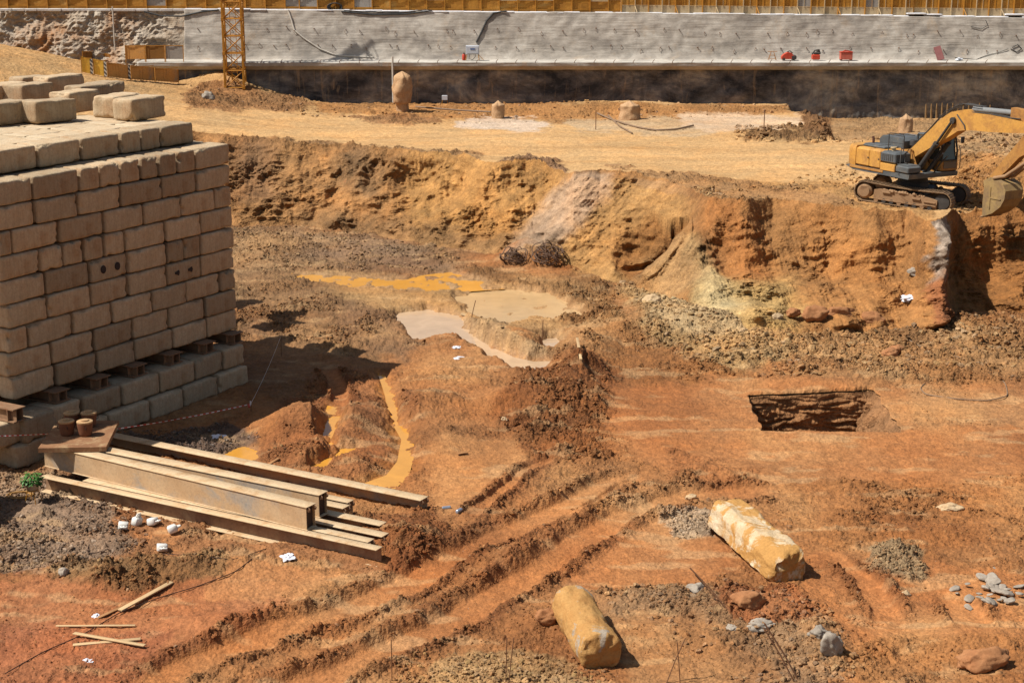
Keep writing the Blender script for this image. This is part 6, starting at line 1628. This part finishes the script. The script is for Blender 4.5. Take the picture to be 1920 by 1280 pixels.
# ------------------------------------------------------------------ tower mast
p = on_ground(439, 166); W2 = .66
root = empty('crane_mast', (p.x, p.y + .6, p.z - .1), R(4)); tag(root, 'yellow lattice crane mast rising in front of the sprayed wall', 'crane mast')
M_MAST = mat_var('mast_yellow', so_(226, 158, 50), so_(206, 138, 44), 1.5, .6, c3=so_(150, 90, 40), s3=1.5, t3=(.6, .75), bump=0)
for sx in (-1, 1):
    for sy in (-1, 1):
        mb = MB(); mb.box((sx * W2 - .075, sy * W2 - .075, 0), (sx * W2 + .075, sy * W2 + .075, 16), bev=.02); mb.build('post', M_MAST, root)
for k in range(13):
    z0 = .15 + k * 1.2; mb = MB()
    for sx, sy, tx, ty in ((-1, -1, 1, -1), (1, -1, 1, 1), (1, 1, -1, 1), (-1, 1, -1, -1)):
        a, b = Vector((sx * W2, sy * W2, z0)), Vector((tx * W2, ty * W2, z0)); mb.tube([a, b], .05, 6)
        mb.tube([a, b + Vector((0, 0, 1.2))], .033, 5); mb.tube([b, a + Vector((0, 0, 1.2))], .033, 5)
    if k % 2 == 0:
        for sx in (-1, 1): mb.box((sx * W2 - .10, -W2 - .10, z0 - .12), (sx * W2 + .10, -W2 + .10, z0 + .12), bev=.01)
    mb.build('bracing', M_MAST, root)
mb = MB()
for s_ in (-.2, .2): mb.tube([(s_, -.1, 0), (s_, -.1, 15.8)], .022, 5)
for k in range(52): mb.tube([(-.2, -.1, .3 + k * .3), (.2, -.1, .3 + k * .3)], .014, 5)
mb.build('ladder', M_MAST, root)
# ------------------------------------------------------------------ small machines on the ledge
def ledge(px_, py_=108):
    q = uny(px_, py_, YB + .7); return Vector((q.x, YB + .7, z_led + .06))
M_RED = mat_var('red_paint', so_(206, 64, 40), so_(226, 96, 70), 3, .5, bump=.1); M_MACH = mat_var('dark_machine', so_(60, 56, 54), so_(90, 80, 74), 5, .6); M_WHT = mat_var('white_box_paint', so_(220, 222, 224, .75), so_(200, 204, 212, .75), 2, .5, bump=0); M_BLUE = mat_var('blue_marks', so_(90, 120, 170), so_(130, 150, 190), 5, .5, bump=0)
q = ledge(886); root = empty('switch_box', q); tag(root, 'white electrical switch box on yellow legs below the black cable', 'switch box')
mb = MB(); mb.box((-.48, -.2, .42), (.48, .2, 1.04), bev=.02); mb.build('cabinet', M_WHT, root)
mb = MB(); mb.box((-.40, -.235, .50), (.42, -.204, .96), bev=.008); mb.build('door', M_WHT, root)
mb = MB(); mb.box((-.15, -.25, .74), (.18, -.238, .86)); mb.build('label_plate', M_BLUE, root)
mb = MB()
for a in (-.42, .42): mb.tube([(a, -.15, .42), (a * 1.15, -.3, 0)], .025, 6); mb.tube([(a, .15, .42), (a * 1.15, .25, 0)], .025, 6)
mb.tube([(.42, -.15, .42), (.8, -.2, .02)], .02, 6); mb.build('legs', M_YEL, root)
mb = MB(); mb.tube([(-.2, -.1, .42), (-.25, -.15, .1), (0, -.15, .02), (.2, -.1, .25), (.2, -.1, .42)], .02, 6); mb.build('cable', M_BLK, root)
q = ledge(870); root = empty('fire_extinguisher', q); tag(root, 'small red extinguisher standing left of the switch box', 'fire extinguisher')
mb = MB(); mb.lathe([(.13, 0), (.14, .03), (.14, .36), (.08, .44), (.04, .47)], 16); mb.build('body', M_RED, root); mb = MB(); mb.box((-.05, -.12, .46), (.05, .05, .53)); mb.build('handle', M_MACH, root)
p = on_ground(834, 197); root = empty('sign_box', p); tag(root, 'small white box on thin legs at the foot of the dark wall', 'box')
mb = MB(); mb.box((-.2, -.1, .35), (.2, .1, .68), bev=.015); mb.build('cabinet', M_WHT, root); mb = MB()
for a in (-.17, .17): mb.tube([(a, 0, .35), (a * 1.3, -.1, -.1)], .02, 6); mb.tube([(a, .05, .35), (a * 1.3, .15, -.1)], .02, 6)
mb.build('legs', M_YEL, root)
q = ledge(1478); root = empty('red_compressor', q); tag(root, 'rounded red compressor on the ledge, leftmost of three machines', 'compressor')
mb = MB(); mb.prism([(-.5, .08), (.32, .08), (.38, .3), (.2, .52), (-.05, .58), (-.35, .42), (-.5, .25)], -.28, .28); mb.build('body', M_RED, root, smooth=20)
mb = MB(); mb.box((.2, -.3, .05), (.55, .3, .36), bev=.06); mb.tube([(-.1, 0, .58), (.1, 0, .66), (.3, 0, .5)], .04, 6); mb.build('engine', M_MACH, root)
mb = MB()
for a in (-.35, .35):
    for b in (-.28, .28): mb.lathe([(.09, -.03), (.09, .03)], 12, 0, Matrix.Translation((a, b, .09)) @ Matrix.Rotation(pi / 2, 4, 'X'))
mb.build('wheel', M_MACH, root)
q = ledge(1530); root = empty('red_generator', q); tag(root, 'small red generator with black engine piled on it, middle machine', 'generator')
mb = MB(); mb.box((-.3, -.25, .04), (.25, .25, .4), bev=.05); mb.build('body', M_RED, root)
mb = MB(); mb.box((-.2, -.2, .4), (.3, .2, .58), bev=.07); mb.tube([(-.3, 0, .4), (-.1, .05, .68), (.2, 0, .74), (.32, .1, .45)], .05, 7); mb.lathe([(.12, 0), (.12, .2)], 12, 0, Matrix.Translation((.12, 0, .56))); mb.build('engine', M_MACH, root)
q = ledge(1586); root = empty('red_tool_box', q); tag(root, 'square red steel box on the ledge, rightmost of three machines', 'tool box')
mb = MB(); mb.box((-.42, -.3, .05), (.42, .3, .56), bev=.02); mb.build('body', mat_var('faded_red', so_(206, 100, 80), so_(220, 120, 96), 3, .6), root)
mb = MB(); mb.box((-.45, -.33, .56), (.45, .33, .61), bev=.01); mb.tube([(-.3, -.2, .61), (-.1, -.1, .70), (.2, 0, .66), (.35, .1, .61)], .04, 6); mb.build('lid', M_RED, root)
mb = MB()
for a in (-.36, .36): mb.box((a - .05, -.28, 0), (a + .05, .28, .05))
mb.build('skid', M_MACH, root)
q = ledge(1448); mb = MB()
for a in (-.28, .28):
    for b in (-.2, .2): mb.tube([(a, b, 0), (a * .3, 0, .62)], .02, 5)
mb.tube([(-.35, 0, .62), (.35, 0, .62)], .025, 5); mb.tube([(-.25, -.18, .1), (.25, -.18, .1)], .02, 5); mb.tube([(-.17, -.1, .35), (.17, -.1, .35)], .02, 5)
o = mb.build('trestle', M_WOODD); o.location = q; tag(o, 'thin brown trestle standing left of the red compressor', 'trestle')
q = ledge(1763); mb = MB(); mb.box((-.26, -.02, 0), (.26, .02, 1.05), bev=.01); mb.box((-.24, -.035, .1), (-.2, -.022, .95)); mb.box((.2, -.035, .1), (.24, -.022, .95))
o = mb.build('red_board', mat_var('maroon_board', so_(150, 92, 88), so_(170, 110, 104), 3, .7)); o.location = (q.x + .1, q.y + .1, q.z); o.rotation_euler = (R(-22), R(-16), 0); tag(o, 'maroon board leaning against the sprayed wall', 'board')
q = ledge(1798); bm = bmesh.new(); bmesh.ops.create_icosphere(bm, subdivisions=2, radius=.25)
for v in bm.verts: v.co *= 1 + .5 * rnd.uniform(-1, 1); v.co.z *= .4
me = bpy.data.meshes.new('paper_bag'); bm.to_mesh(me); bm.free(); me.materials.append(M_WHT); o = link('paper_bag', me, None, (q.x, q.y, q.z + .07)); tag(o, 'crumpled white paper bag on the ledge right of the maroon board', 'bag')

# ------------------------------------------------------------------ excavator
EO = Vector((18.65, 74.05, 0)); EG = -.27
hF = Vector((.469, -.883, 0)); hL = Vector((.883, .469, 0))
hA = atan2(hF.y, hF.x)
def XZ(a, b, yy=0.0):
    """a place in the enlarged crop of the photo -> x, z in the machine's own frame on the plane y = yy"""
    q = unpn(1560 + a / 5.3333, 190 + b / 5.3333, EO + hL * yy, hL) - EO
    return (q.dot(hF), q.z - EG)
M_EY = mat_var('excavator_yellow', so_(228, 164, 74), so_(238, 178, 88), 1.1, .6, c3=so_(186, 130, 74), s3=1.5, t3=(.46, .72), bump=.1, spec=.4)
M_EYD = mat_var('dusty_yellow', so_(214, 158, 84), so_(190, 130, 66), 1.2, .7, c3=so_(150, 104, 66), s3=2, t3=(.5, .7), bump=.2)
M_EG = mat_var('slate_grey_paint', so_(88, 92, 94), so_(116, 118, 116), 1.5, .5, c3=so_(150, 136, 118), s3=1.4, t3=(.55, .75), bump=.1, spec=.4)
M_EB = mat_var('black_parts', (.03, .028, .026), (.06, .052, .045), 3, .6, c3=so_(120, 92, 66), s3=2, t3=(.6, .8)); M_EMUD = mat_var('muddy_steel', so_(190, 152, 112), so_(172, 132, 94), 2.5, .9, c3=so_(140, 104, 72), s3=2, bump=.5, bdist=.03)
M_ESH = mat_var('track_shoe', so_(170, 138, 100), so_(140, 110, 82), 3, .75, c3=so_(110, 84, 62), s3=3, bump=.4); M_GLASS, nt, b = newmat('cab_glass'); b.inputs['Base Color'].default_value = (.05, .06, .06, 1); b.inputs['Roughness'].default_value = .08; b.inputs['Specular IOR Level'].default_value = .8
M_CHR = mat_var('steel_rod', (.5, .52, .55), (.42, .44, .48), 3, .25, metallic=.8, bump=0); M_CYL = mat_var('grey_cylinder', so_(140, 140, 138), so_(160, 160, 156), 2, .45, bump=0); M_BKT = mat_var('dusty_bucket', so_(190, 158, 104), so_(172, 138, 84), 1.6, .8, c3=so_(150, 122, 90), s3=1.6, t3=(.45, .65), bump=.35)
EX = empty('excavator', (EO.x, EO.y, EG), hA); tag(EX, 'yellow and grey tracked excavator with its bucket down at the edge of the pit', 'excavator')
# undercarriage
Pr = unp(1613, 362, -.12); Pf = unp(1781, 388, -.42); tD = (Pf - Pr); pitch = atan2(-tD.z, sqrt(tD.x ** 2 + tD.y ** 2)); tA = atan2(tD.y, tD.x)
def track(yc, lab):
    T = empty('track', (0, 0, 0)); T.parent = EX; T['label'] = lab
    T.rotation_euler = Matrix.Rotation(tA - hA, 3, 'Z').to_euler()
    T.rotation_euler = (Matrix.Rotation(tA - hA, 3, 'Z') @ Matrix.Rotation(pitch, 3, 'Y')).to_euler()
    HL, RR = 1.82, .44; w2 = .31
    pts = []
    def loop(t):   # t 0..1 round the belt, clockwise seen from the right side
        Ls = 2 * HL; Lc = pi * RR; tot = 2 * Ls + 2 * Lc; d = (t % 1) * tot
        if d < Ls: return Vector((-HL + d, 0, 2 * RR - .06 * sin(pi * d / Ls))), 0.0
        d -= Ls
        if d < Lc: q = d / RR; return Vector((HL + RR * sin(q), 0, RR + RR * cos(q))), q
        d -= Lc
        if d < Ls: return Vector((HL - d, 0, 0)), pi
        d -= Ls; q = d / RR; return Vector((-HL - RR * sin(q), 0, RR - RR * cos(q))), pi + q
    mb = MB(); ns_ = 48
    for k in range(ns_):
        p_, q = loop(k / ns_); M = Matrix.Translation(p_ + Vector((0, yc, .05))) @ Matrix.Rotation(q, 4, 'Y')
        mb.box((-.104, -w2, -.02), (.104, w2, .02), M=M, bev=.006); mb.box((-.095, -w2, .018), (-.07, w2, .055), M=M); mb.box((-.0, -w2, .018), (.025, w2, .045), M=M); mb.box((-.09, -.1, -.09), (.08, .1, -.018), M=M)
    mb.build('shoe_belt', M_ESH, T)
    mb = MB(); s_ = -1
    prof = [(-1.35, .22), (-1.35, .62), (-1.1, .70), (1.15, .62), (1.62, .55), (1.62, .16), (1.2, .14), (-1.2, .18)]
    mb.prism(prof, yc - w2 + .05, yc + w2 - .05); 
    mb.box((-.95, yc - w2 - .03, .55), (-.55, yc - w2 + .048, .61)); mb.box((.45, yc - w2 - .03, .46), (.85, yc - w2 + .048, .52)); mb.box((1.0, yc - w2 - .02, .40), (1.55, yc - w2 + .048, .44)); mb.box((1.0, yc - w2 - .02, .26), (1.6, yc - w2 + .048, .30)); mb.box((-1.3, yc - w2 + .0, .2), (1.1, yc - w2 + .047, .24))
    mb.build('track_frame', M_EMUD, T)
    for k in range(8):
        x = -1.2 + k * .36; mb = MB(); mb.lathe([(.10, -w2 + .01), (.10, -w2 + .1), (.06, -w2 + .12), (.06, w2 - .12), (.10, w2 - .1), (.10, w2 - .01)], 14, 0, Matrix.Translation((x, yc, .17)) @ Matrix.Rotation(-pi / 2, 4, 'X')); mb.build('roller', M_EB if k % 3 else M_EMUD, T)
    mb = MB(); mb.lathe([(.12, -w2 - .02), (.26, -w2 - .01), (.28, -w2 + .02), (.30, -w2 + .05), (.36, -w2 + .1), (.36, w2 - .1), (.28, w2 - .02), (.1, w2)], 28, 0, Matrix.Translation((-HL, yc, RR + .05)) @ Matrix.Rotation(-pi / 2, 4, 'X')); mb.build('drive_wheel', M_EMUD, T)
    mb = MB(); mb.lathe([(.10, -.2), (.34, -.18), (.36, -.1), (.36, .1), (.34, .18), (.1, .2)], 26, 0, Matrix.Translation((HL, yc, RR + .05)) @ Matrix.Rotation(-pi / 2, 4, 'X')); mb.build('idler_wheel', M_EB, T)
    # mud lying on the frame
    rr = random.Random(int(yc * 10) + 50); mb = MB()
    for k in range(40):
        x = rr.uniform(-1.1, 1.0); r = rr.uniform(.04, .11); mb.lathe([(r, 0), (r * 1.1, r * .4), (r * .7, r * .9), (r * .2, r * 1.1)], 6, 0, Matrix.Translation((x, yc - w2 + .07 + rr.uniform(0, .12), .60 + rr.uniform(0, .05))) @ Matrix.Rotation(rr.uniform(-.5, .5), 4, 'X'))
    mb.build('mud', M_EMUD, T, smooth=20)
track(-1.28, 'muddy track nearest the viewer'); track(1.28, 'track on the far side, half hidden')
mb = MB(); mb.box((-.9, -1.1, .42), (.9, 1.1, .78), bev=.08, M=Matrix.Rotation(tA - hA, 4, 'Z')); mb.lathe([(.75, .76), (.75, 1.0), (.68, 1.0), (.68, 1.32)], 32); mb.build('car_body', M_EB, EX)
# house
mb = MB(); mb.prism([(-2.5, 1.34), (1.32, 1.34), (1.36, 1.44), (1.36, 1.56), (-2.9, 1.56), (-3.1, 1.5)], -1.46, 1.46); mb.build('turntable_frame', M_EG, EX)
mb = MB(); mb.box((-2.35, -1.485, 1.563), (-1.40, 1.46, 2.46), bev=.10); mb.build('rear_body', M_EY, EX)
mb = MB(); mb.box((-1.375, -1.49, 1.563), (-.62, 1.46, 2.47), bev=.09); mb.build('side_door', M_EY, EX)
mb = MB(); mb.box((-.60, -1.49, 1.563), (.40, -.55, 1.90), bev=.02); mb.build('lower_panel', M_EY, EX)
mb = MB(); mb.box((-.60, -1.495, 1.905), (.44, -.60, 2.46), bev=.10); mb.build('grey_side_panel', M_EG, EX)
mb = MB(); mb.box((-.60, -.58, 1.563), (.0, .5, 2.44), bev=.05); mb.build('centre_deck', M_EYD, EX)
mb = MB(); mb.box((.47, -1.50, 1.563), (1.32, -.72, 1.93), bev=.08); mb.box((.5, -1.44, 1.93), (1.2, -.78, 1.96), bev=.01); mb.build('front_box', M_EG, EX)
cw = []; zs = [(1.42, .90), (1.50, .97), (1.62, 1.0), (2.25, 1.0), (2.42, .97), (2.50, .90)]
plan = [(-2.37, -1.47), (-2.75, -1.46), (-3.02, -1.32), (-3.18, -1.02), (-3.28, -.5), (-3.3, 0)]; plan = plan + [(x, -y) for x, y in plan[-2::-1]]
mb = MB(); npl = len(plan)
for z_, s_ in zs: mb.v += [(-2.37 + (x + 2.37) * s_, y * (.5 + .5 * s_), z_) for x, y in plan]
for k in range(len(zs) - 1):
    for i in range(npl): j = (i + 1) % npl; mb.f.append((k * npl + i, k * npl + j, (k + 1) * npl + j, (k + 1) * npl + i)); mb.m.append(1 if k < 1 else 0)
mb.f.append(tuple(range(npl - 1, -1, -1))); mb.f.append(tuple(range((len(zs) - 1) * npl, len(zs) * npl))); mb.m += [1, 0]
mb.build('counterweight', [M_EY, M_EYD], EX)
mb = MB(); mb.box((-2.75, -1.492, 1.44), (-.4, -1.47, 1.555), bev=.008); mb.build('side_skirt', M_EYD, EX)
mb = MB(); mb.box((-2.25, -1.15, 2.465), (-.75, -.28, 2.58), bev=.04); mb.box((-2.2, -1.1, 2.58), (-1.2, -.35, 2.61), bev=.02); mb.build('step_cover', M_EG, EX)
mb = MB(); mb.prism([(-2.2, 2.465), (-2.2, 2.78), (-2.0, 2.94), (-.8, 2.94), (-.55, 2.80), (-.55, 2.465)], -.2, 1.3); mb.build('engine_hood', M_EG, EX, smooth=20)
mb = MB(); mb.tube([(-2.0, -.75, 2.6), (-2.0, -.75, 2.82), (-2.06, -.75, 2.9)], .06, 12); mb.build('exhaust_pipe', mat_var('rusty_exhaust', so_(120, 70, 50), so_(90, 56, 42), 4, .8), EX)
mb = MB(); mb.lathe([(.12, 2.465), (.12, 2.6), (.19, 2.62), (.19, 2.82), (.17, 2.86), (.06, 2.88)], 18, 0, Matrix.Translation((-.35, .25, 0))); mb.build('air_cleaner', M_EB, EX)
mb = MB(); mb.lathe([(.09, 2.46), (.09, 2.56), (.15, 2.58), (.15, 2.63)], 16, 0, Matrix.Translation((-.22, -1.05, 0))); mb.build('fuel_cap', M_BEIGE, EX)
mb = MB(); hr = [(-.42, -1.2, 2.4), (-.42, -1.2, 3.2), (-.36, -1.2, 3.27), (.1, -.8, 3.22), (.14, -.78, 3.14), (.14, -.78, 2.4)]; mb.tube(hr, .022, 6); mb.tube([(-.42, -1.2, 2.85), (.14, -.78, 2.8)], .016, 6); mb.build('handrail', M_EB, EX)
mb = MB(); mb.tube([(.2, -.9, 3.0), (.45, -1.2, 2.5), (.6, -1.35, 2.1), (.65, -1.4, 1.7), (.7, -1.5, 1.5)], .02, 6); mb.tube([(.4, -.9, 2.4), (.5, -1.0, 2.0), (.8, -1.1, 1.98)], .03, 6); mb.build('hose', M_EB, EX)
mb = MB()
for k in range(6): mb.box((-.45 + k * .13, -1.503, 2.05), (-.39 + k * .13, -1.4955, 2.34))
mb.build('vent', M_EB, EX)
for x_ in (-1.5, -.75):
    mb = MB(); mb.box((x_, -1.505, 2.0), (x_ + .09, -1.4905, 2.06), bev=.004); mb.build('latch', M_EB, EX)
mb = MB(); mb.box((-2.3, -1.3, 2.466), (-2.28, 1.3, 2.49)); mb.box((-2.1, .2, 2.942), (-1.0, .24, 2.97)); mb.box((-2.1, .86, 2.942), (-1.0, .90, 2.97)); mb.build('deck_rail', M_EB, EX)
# cab
cab = empty('cab', (0, 0, 0)); cab.parent = EX
y0, y1 = .52, 1.48
mb = MB(); mb.box((-.45, y0, 1.57), (1.30, y1, 2.05), bev=.04); mb.build('lower_shell', M_EYD, cab)
mb = MB(); mb.box((-.43, y0 - .02, 3.10), (1.18, y1 + .02, 3.19), bev=.04); mb.build('roof', M_EG, cab)
mb = MB()
for x0_, x1_ in ((-.42, -.42), (.38, .38)):
    for yy in (y0 + .04, y1 - .04): mb.box((x0_ - .045, yy - .04, 2.04), (x0_ + .045, yy + .04, 3.11))
for yy in (y0 + .04, y1 - .04): mb.tube([(1.24, yy, 2.0), (1.26, yy, 2.5), (1.10, yy, 3.12)], .045, 6)
mb.box((1.2, y0 + .04, 2.04), (1.29, y1 - .04, 2.10)); mb.build('pillar', M_EB, cab)
mb = MB(); mb.add([(1.235, y0 + .07, 2.1), (1.235, y1 - .07, 2.1), (1.08, y1 - .07, 3.1), (1.08, y0 + .07, 3.1), (1.215, y0 + .07, 2.1), (1.215, y1 - .07, 2.1), (1.06, y1 - .07, 3.1), (1.06, y0 + .07, 3.1)], [(0, 1, 2, 3), (7, 6, 5, 4), (0, 4, 5, 1), (3, 2, 6, 7)])
mb.build('windscreen', M_GLASS, cab)
mb = MB(); mb.box((-.37, y0 + .03, 2.06), (.33, y0 + .045, 3.08)); mb.box((.43, y0 + .03, 2.06), (1.05, y0 + .045, 3.08)); mb.build('side_window', M_GLASS, cab)
mb = MB(); mb.box((.1, y0 + .2, 2.0), (.5, y1 - .2, 2.2), bev=.05); mb.box((.02, y0 + .2, 2.2), (.15, y1 - .2, 2.8), bev=.05); mb.build('seat', M_EB, cab)
mb = MB(); mb.tube([(1.30, y1 + .02, 1.6), (1.38, y1 + .06, 1.7), (1.38, y1 + .06, 2.5), (1.3, y1 + .02, 2.7)], .018, 6); mb.build('grab_rail', M_EB, cab)
mb = MB(); mb.box((1.28, y1 + .10, 2.82), (1.34, y1 + .30, 3.12), bev=.02); mb.tube([(1.15, y1, 2.95), (1.3, y1 + .14, 2.97)], .015, 6); mb.build('mirror', M_EB, cab)
mb = MB(); mb.box((1.31, y0 + .1, 1.7), (1.325, y1 - .1, 2.0), bev=.004); mb.build('lower_window', M_GLASS, cab)
# boom
def S_(l): return [XZ(a, b) for a, b in l]
bo = S_([(800, 500), (880, 425), (1000, 305), (1100, 205), (1180, 140), (1230, 108), (1300, 92), (1380, 80), (1425, 84), (1445, 112), (1620, 135), (1780, 165), (1920, 198)]) + [(7.35, XZ(1920, 198)[1] - .05), (7.45, XZ(1900, 312)[1] + .1)] + S_([(1900, 318), (1600, 304), (1450, 290), (1360, 288), (1300, 296), (1240, 335), (1180, 372), (1080, 428), (960, 500), (860, 560), (815, 545)])
mb = MB(); mb.prism(bo, -.26, .26); mb.build('boom', M_EY, EX, smooth=25)
for c_ in ((1265, 190), (830, 525)):
    mb = MB(); x, z_ = XZ(*c_); mb.lathe([(.07, -.40), (.15, -.39), (.15, -.265), (.15, .265), (.15, .39), (.07, .40)], 18, 0, Matrix.Translation((x, 0, z_)) @ Matrix.Rotation(-pi / 2, 4, 'X')); mb.build('boom_pin', M_EB, EX)
mb = MB(); x, z_ = XZ(830, 525)
for yy in (-.42, .30): mb.prism([(x - .35, 1.56), (x - .15, z_ + .22), (x + .15, z_ + .25), (x + .5, 1.9), (x + .95, 1.56), (x + .9, 1.4), (x - .3, 1.4)], yy, yy + .10)
mb.build('boom_bracket', M_EYD, EX)
A = Vector((*XZ(895, 715), 0)); B = Vector((*XZ(1265, 190), 0)); A = Vector((A.x, 0, A.y)); B = Vector((B.x, 0, B.y))
for yy in (-.36, .36):
    o_ = Vector((0, yy, 0)); m_ = A.lerp(B, .56); mb = MB(); mb.tube([A + o_, m_ + o_], .115, 14); mb.tube([m_ + o_ - (B - A) * .02, m_ + o_ + (B - A) * .02], .135, 14); mb.build('boom_cylinder', M_EB, EX); mb = MB(); mb.tube([m_ + o_, B + o_], .06, 12); mb.build('piston_rod', M_EB, EX)
p0 = XZ(1420, 92); p1 = XZ(1850, 132); mb = MB(); mb.tube([(p0[0], 0, p0[1] + .06), (p1[0], 0, p1[1] + .05)], .125, 16); mb.tube([(p1[0] - .12, 0, p1[1] + .05), (p1[0] + .03, 0, p1[1] + .05)], .15, 16); mb.build('arm_cylinder', M_CYL, EX)
mb = MB(); mb.tube([(p1[0], 0, p1[1] + .05), (7.7, 0, p1[1] + .03)], .06, 12); mb.build('arm_rod', M_CHR, EX)
# hoses along the boom
mb = MB()
for q in range(4):
    P = [XZ(*c_) for c_ in ((800, 500), (900, 395), (1000, 290), (1090, 195), (1170, 122), (1260, 70), (1330, 45), (1400, 50), (1520, 75))]
    mb.tube([(x + .03 * sin(q * 2 + k), -.18 + q * .11, z_ + .05 + .05 * abs(sin(k * 1.3 + q))) for k, (x, z_) in enumerate(P)], .022, 6)
P = [XZ(*c_) for c_ in ((1300, 120), (1450, 122), (1620, 140), (1800, 178), (1920, 190))]
for q in range(3): mb.tube([(x, -.20 + q * .14, z_ + .06 + .02 * q) for x, z_ in P], .025, 6)
P = [XZ(*c_) for c_ in ((1300, 130), (1340, 190), (1375, 240), (1380, 280))]; mb.tube([(x, -.29, z_) for x, z_ in P], .03, 6)
P = [XZ(*c_) for c_ in ((930, 700), (990, 690), (1050, 600), (1090, 560), (1130, 520))]; mb.tube([(x, -.1, z_) for x, z_ in P], .04, 6); mb.tube([(x + .1, .1, z_ - .1) for x, z_ in P], .03, 6)
mb.build('hydraulic_hose', M_EB, EX)
# stick
st = S_([(1560, 800), (1600, 755), (1760, 560), (1920, 372)]) + [(7.05, XZ(1920, 372)[1] + .45), (6.75, XZ(1880, 190)[1])] + S_([(1812, 165), (1822, 62)]) + [(7.6, XZ(1822, 62)[1] - .1), (8.0, 3.9), (7.75, 3.3)] + [(6.95, XZ(1920, 540)[1] + .05)] + S_([(1900, 560), (1760, 705), (1680, 770), (1640, 800)])
mb = MB(); mb.prism(st, -.17, .17); mb.build('dipper_arm', M_EYD, EX, smooth=25)
for yy, r_ in ((-.26, .085), (.26, .085)):
    a_ = XZ(1665, 765); b_ = XZ(1780, 745); c_ = XZ(1920, 640); mb = MB(); mb.tube([(a_[0], yy, a_[1]), (b_[0], yy, b_[1]), (c_[0] + .3, yy * .5, c_[1] + .2)], r_, 10); mb.build('bucket_link', M_EMUD, EX)
# bucket: side plates, curved back, teeth
side = [XZ(a, b, -.52) for a, b in ((1555, 800), (1520, 860), (1505, 1000), (1500, 1155), (1600, 1120), (1680, 1060), (1722, 985), (1735, 900), (1712, 835), (1650, 790))]
bk = empty('bucket', (0, 0, 0)); bk.parent = EX
for yy in (-.52, .48):
    mb = MB(); mb.prism(side, yy, yy + .04); mb.build('side_plate', M_BKT, bk, smooth=20)
shell = side[3:] ; mb = MB(); sh2 = []
cx_ = sum(p_[0] for p_ in side) / len(side); cz_ = sum(p_[1] for p_ in side) / len(side)
for x, z_ in shell: sh2.append((cx_ + (x - cx_) * .93, cz_ + (z_ - cz_) * .94))
for k in range(len(shell) - 1):
    a_, b_, c_, d_ = shell[k], shell[k + 1], sh2[k + 1], sh2[k]
    mb.add([(p_[0], yy, p_[1]) for yy in (-.48, .48) for p_ in (a_, b_, c_, d_)], [(0, 1, 5, 4), (2, 3, 7, 6), (0, 3, 2, 1), (4, 5, 6, 7), (1, 2, 6, 5), (3, 0, 4, 7)])
mb.build('back_shell', M_BKT, bk, smooth=40)
mb = MB()
x, z_ = XZ(1585, 900, -.52); x2, z2 = XZ(1590, 1080, -.52); mb.box((x - .03, -.55, z2), (x + .03, -.524, z_ + .2)); x3, z3 = XZ(1690, 985, -.52); mb.box((x + .031, -.548, z3 - .03), (x3, -.524, z3 + .03)); mb.build('weld_strip', M_BKT, bk)
lip_a, lip_b = side[3], side[4]
for k in range(5):
    yy = -.46 + k * .23; d_ = Vector((lip_a[0] - lip_b[0], 0, lip_a[1] - lip_b[1])).normalized(); c_ = Vector((lip_a[0], yy, lip_a[1] + .03)); mb = MB(); mb.tube([c_ - d_ * .12, c_ + d_ * .05, c_ + d_ * .2], [.075, .06, .02], 6); mb.build('tooth', M_EMUD, bk)
for yy in (-.24, .16):
    mb = MB(); h_ = [XZ(a, b) for a, b in ((1560, 860), (1555, 790), (1620, 755), (1720, 770), (1770, 860))]; mb.prism(h_, yy, yy + .08); mb.build('hinge_lug', M_BKT, bk)
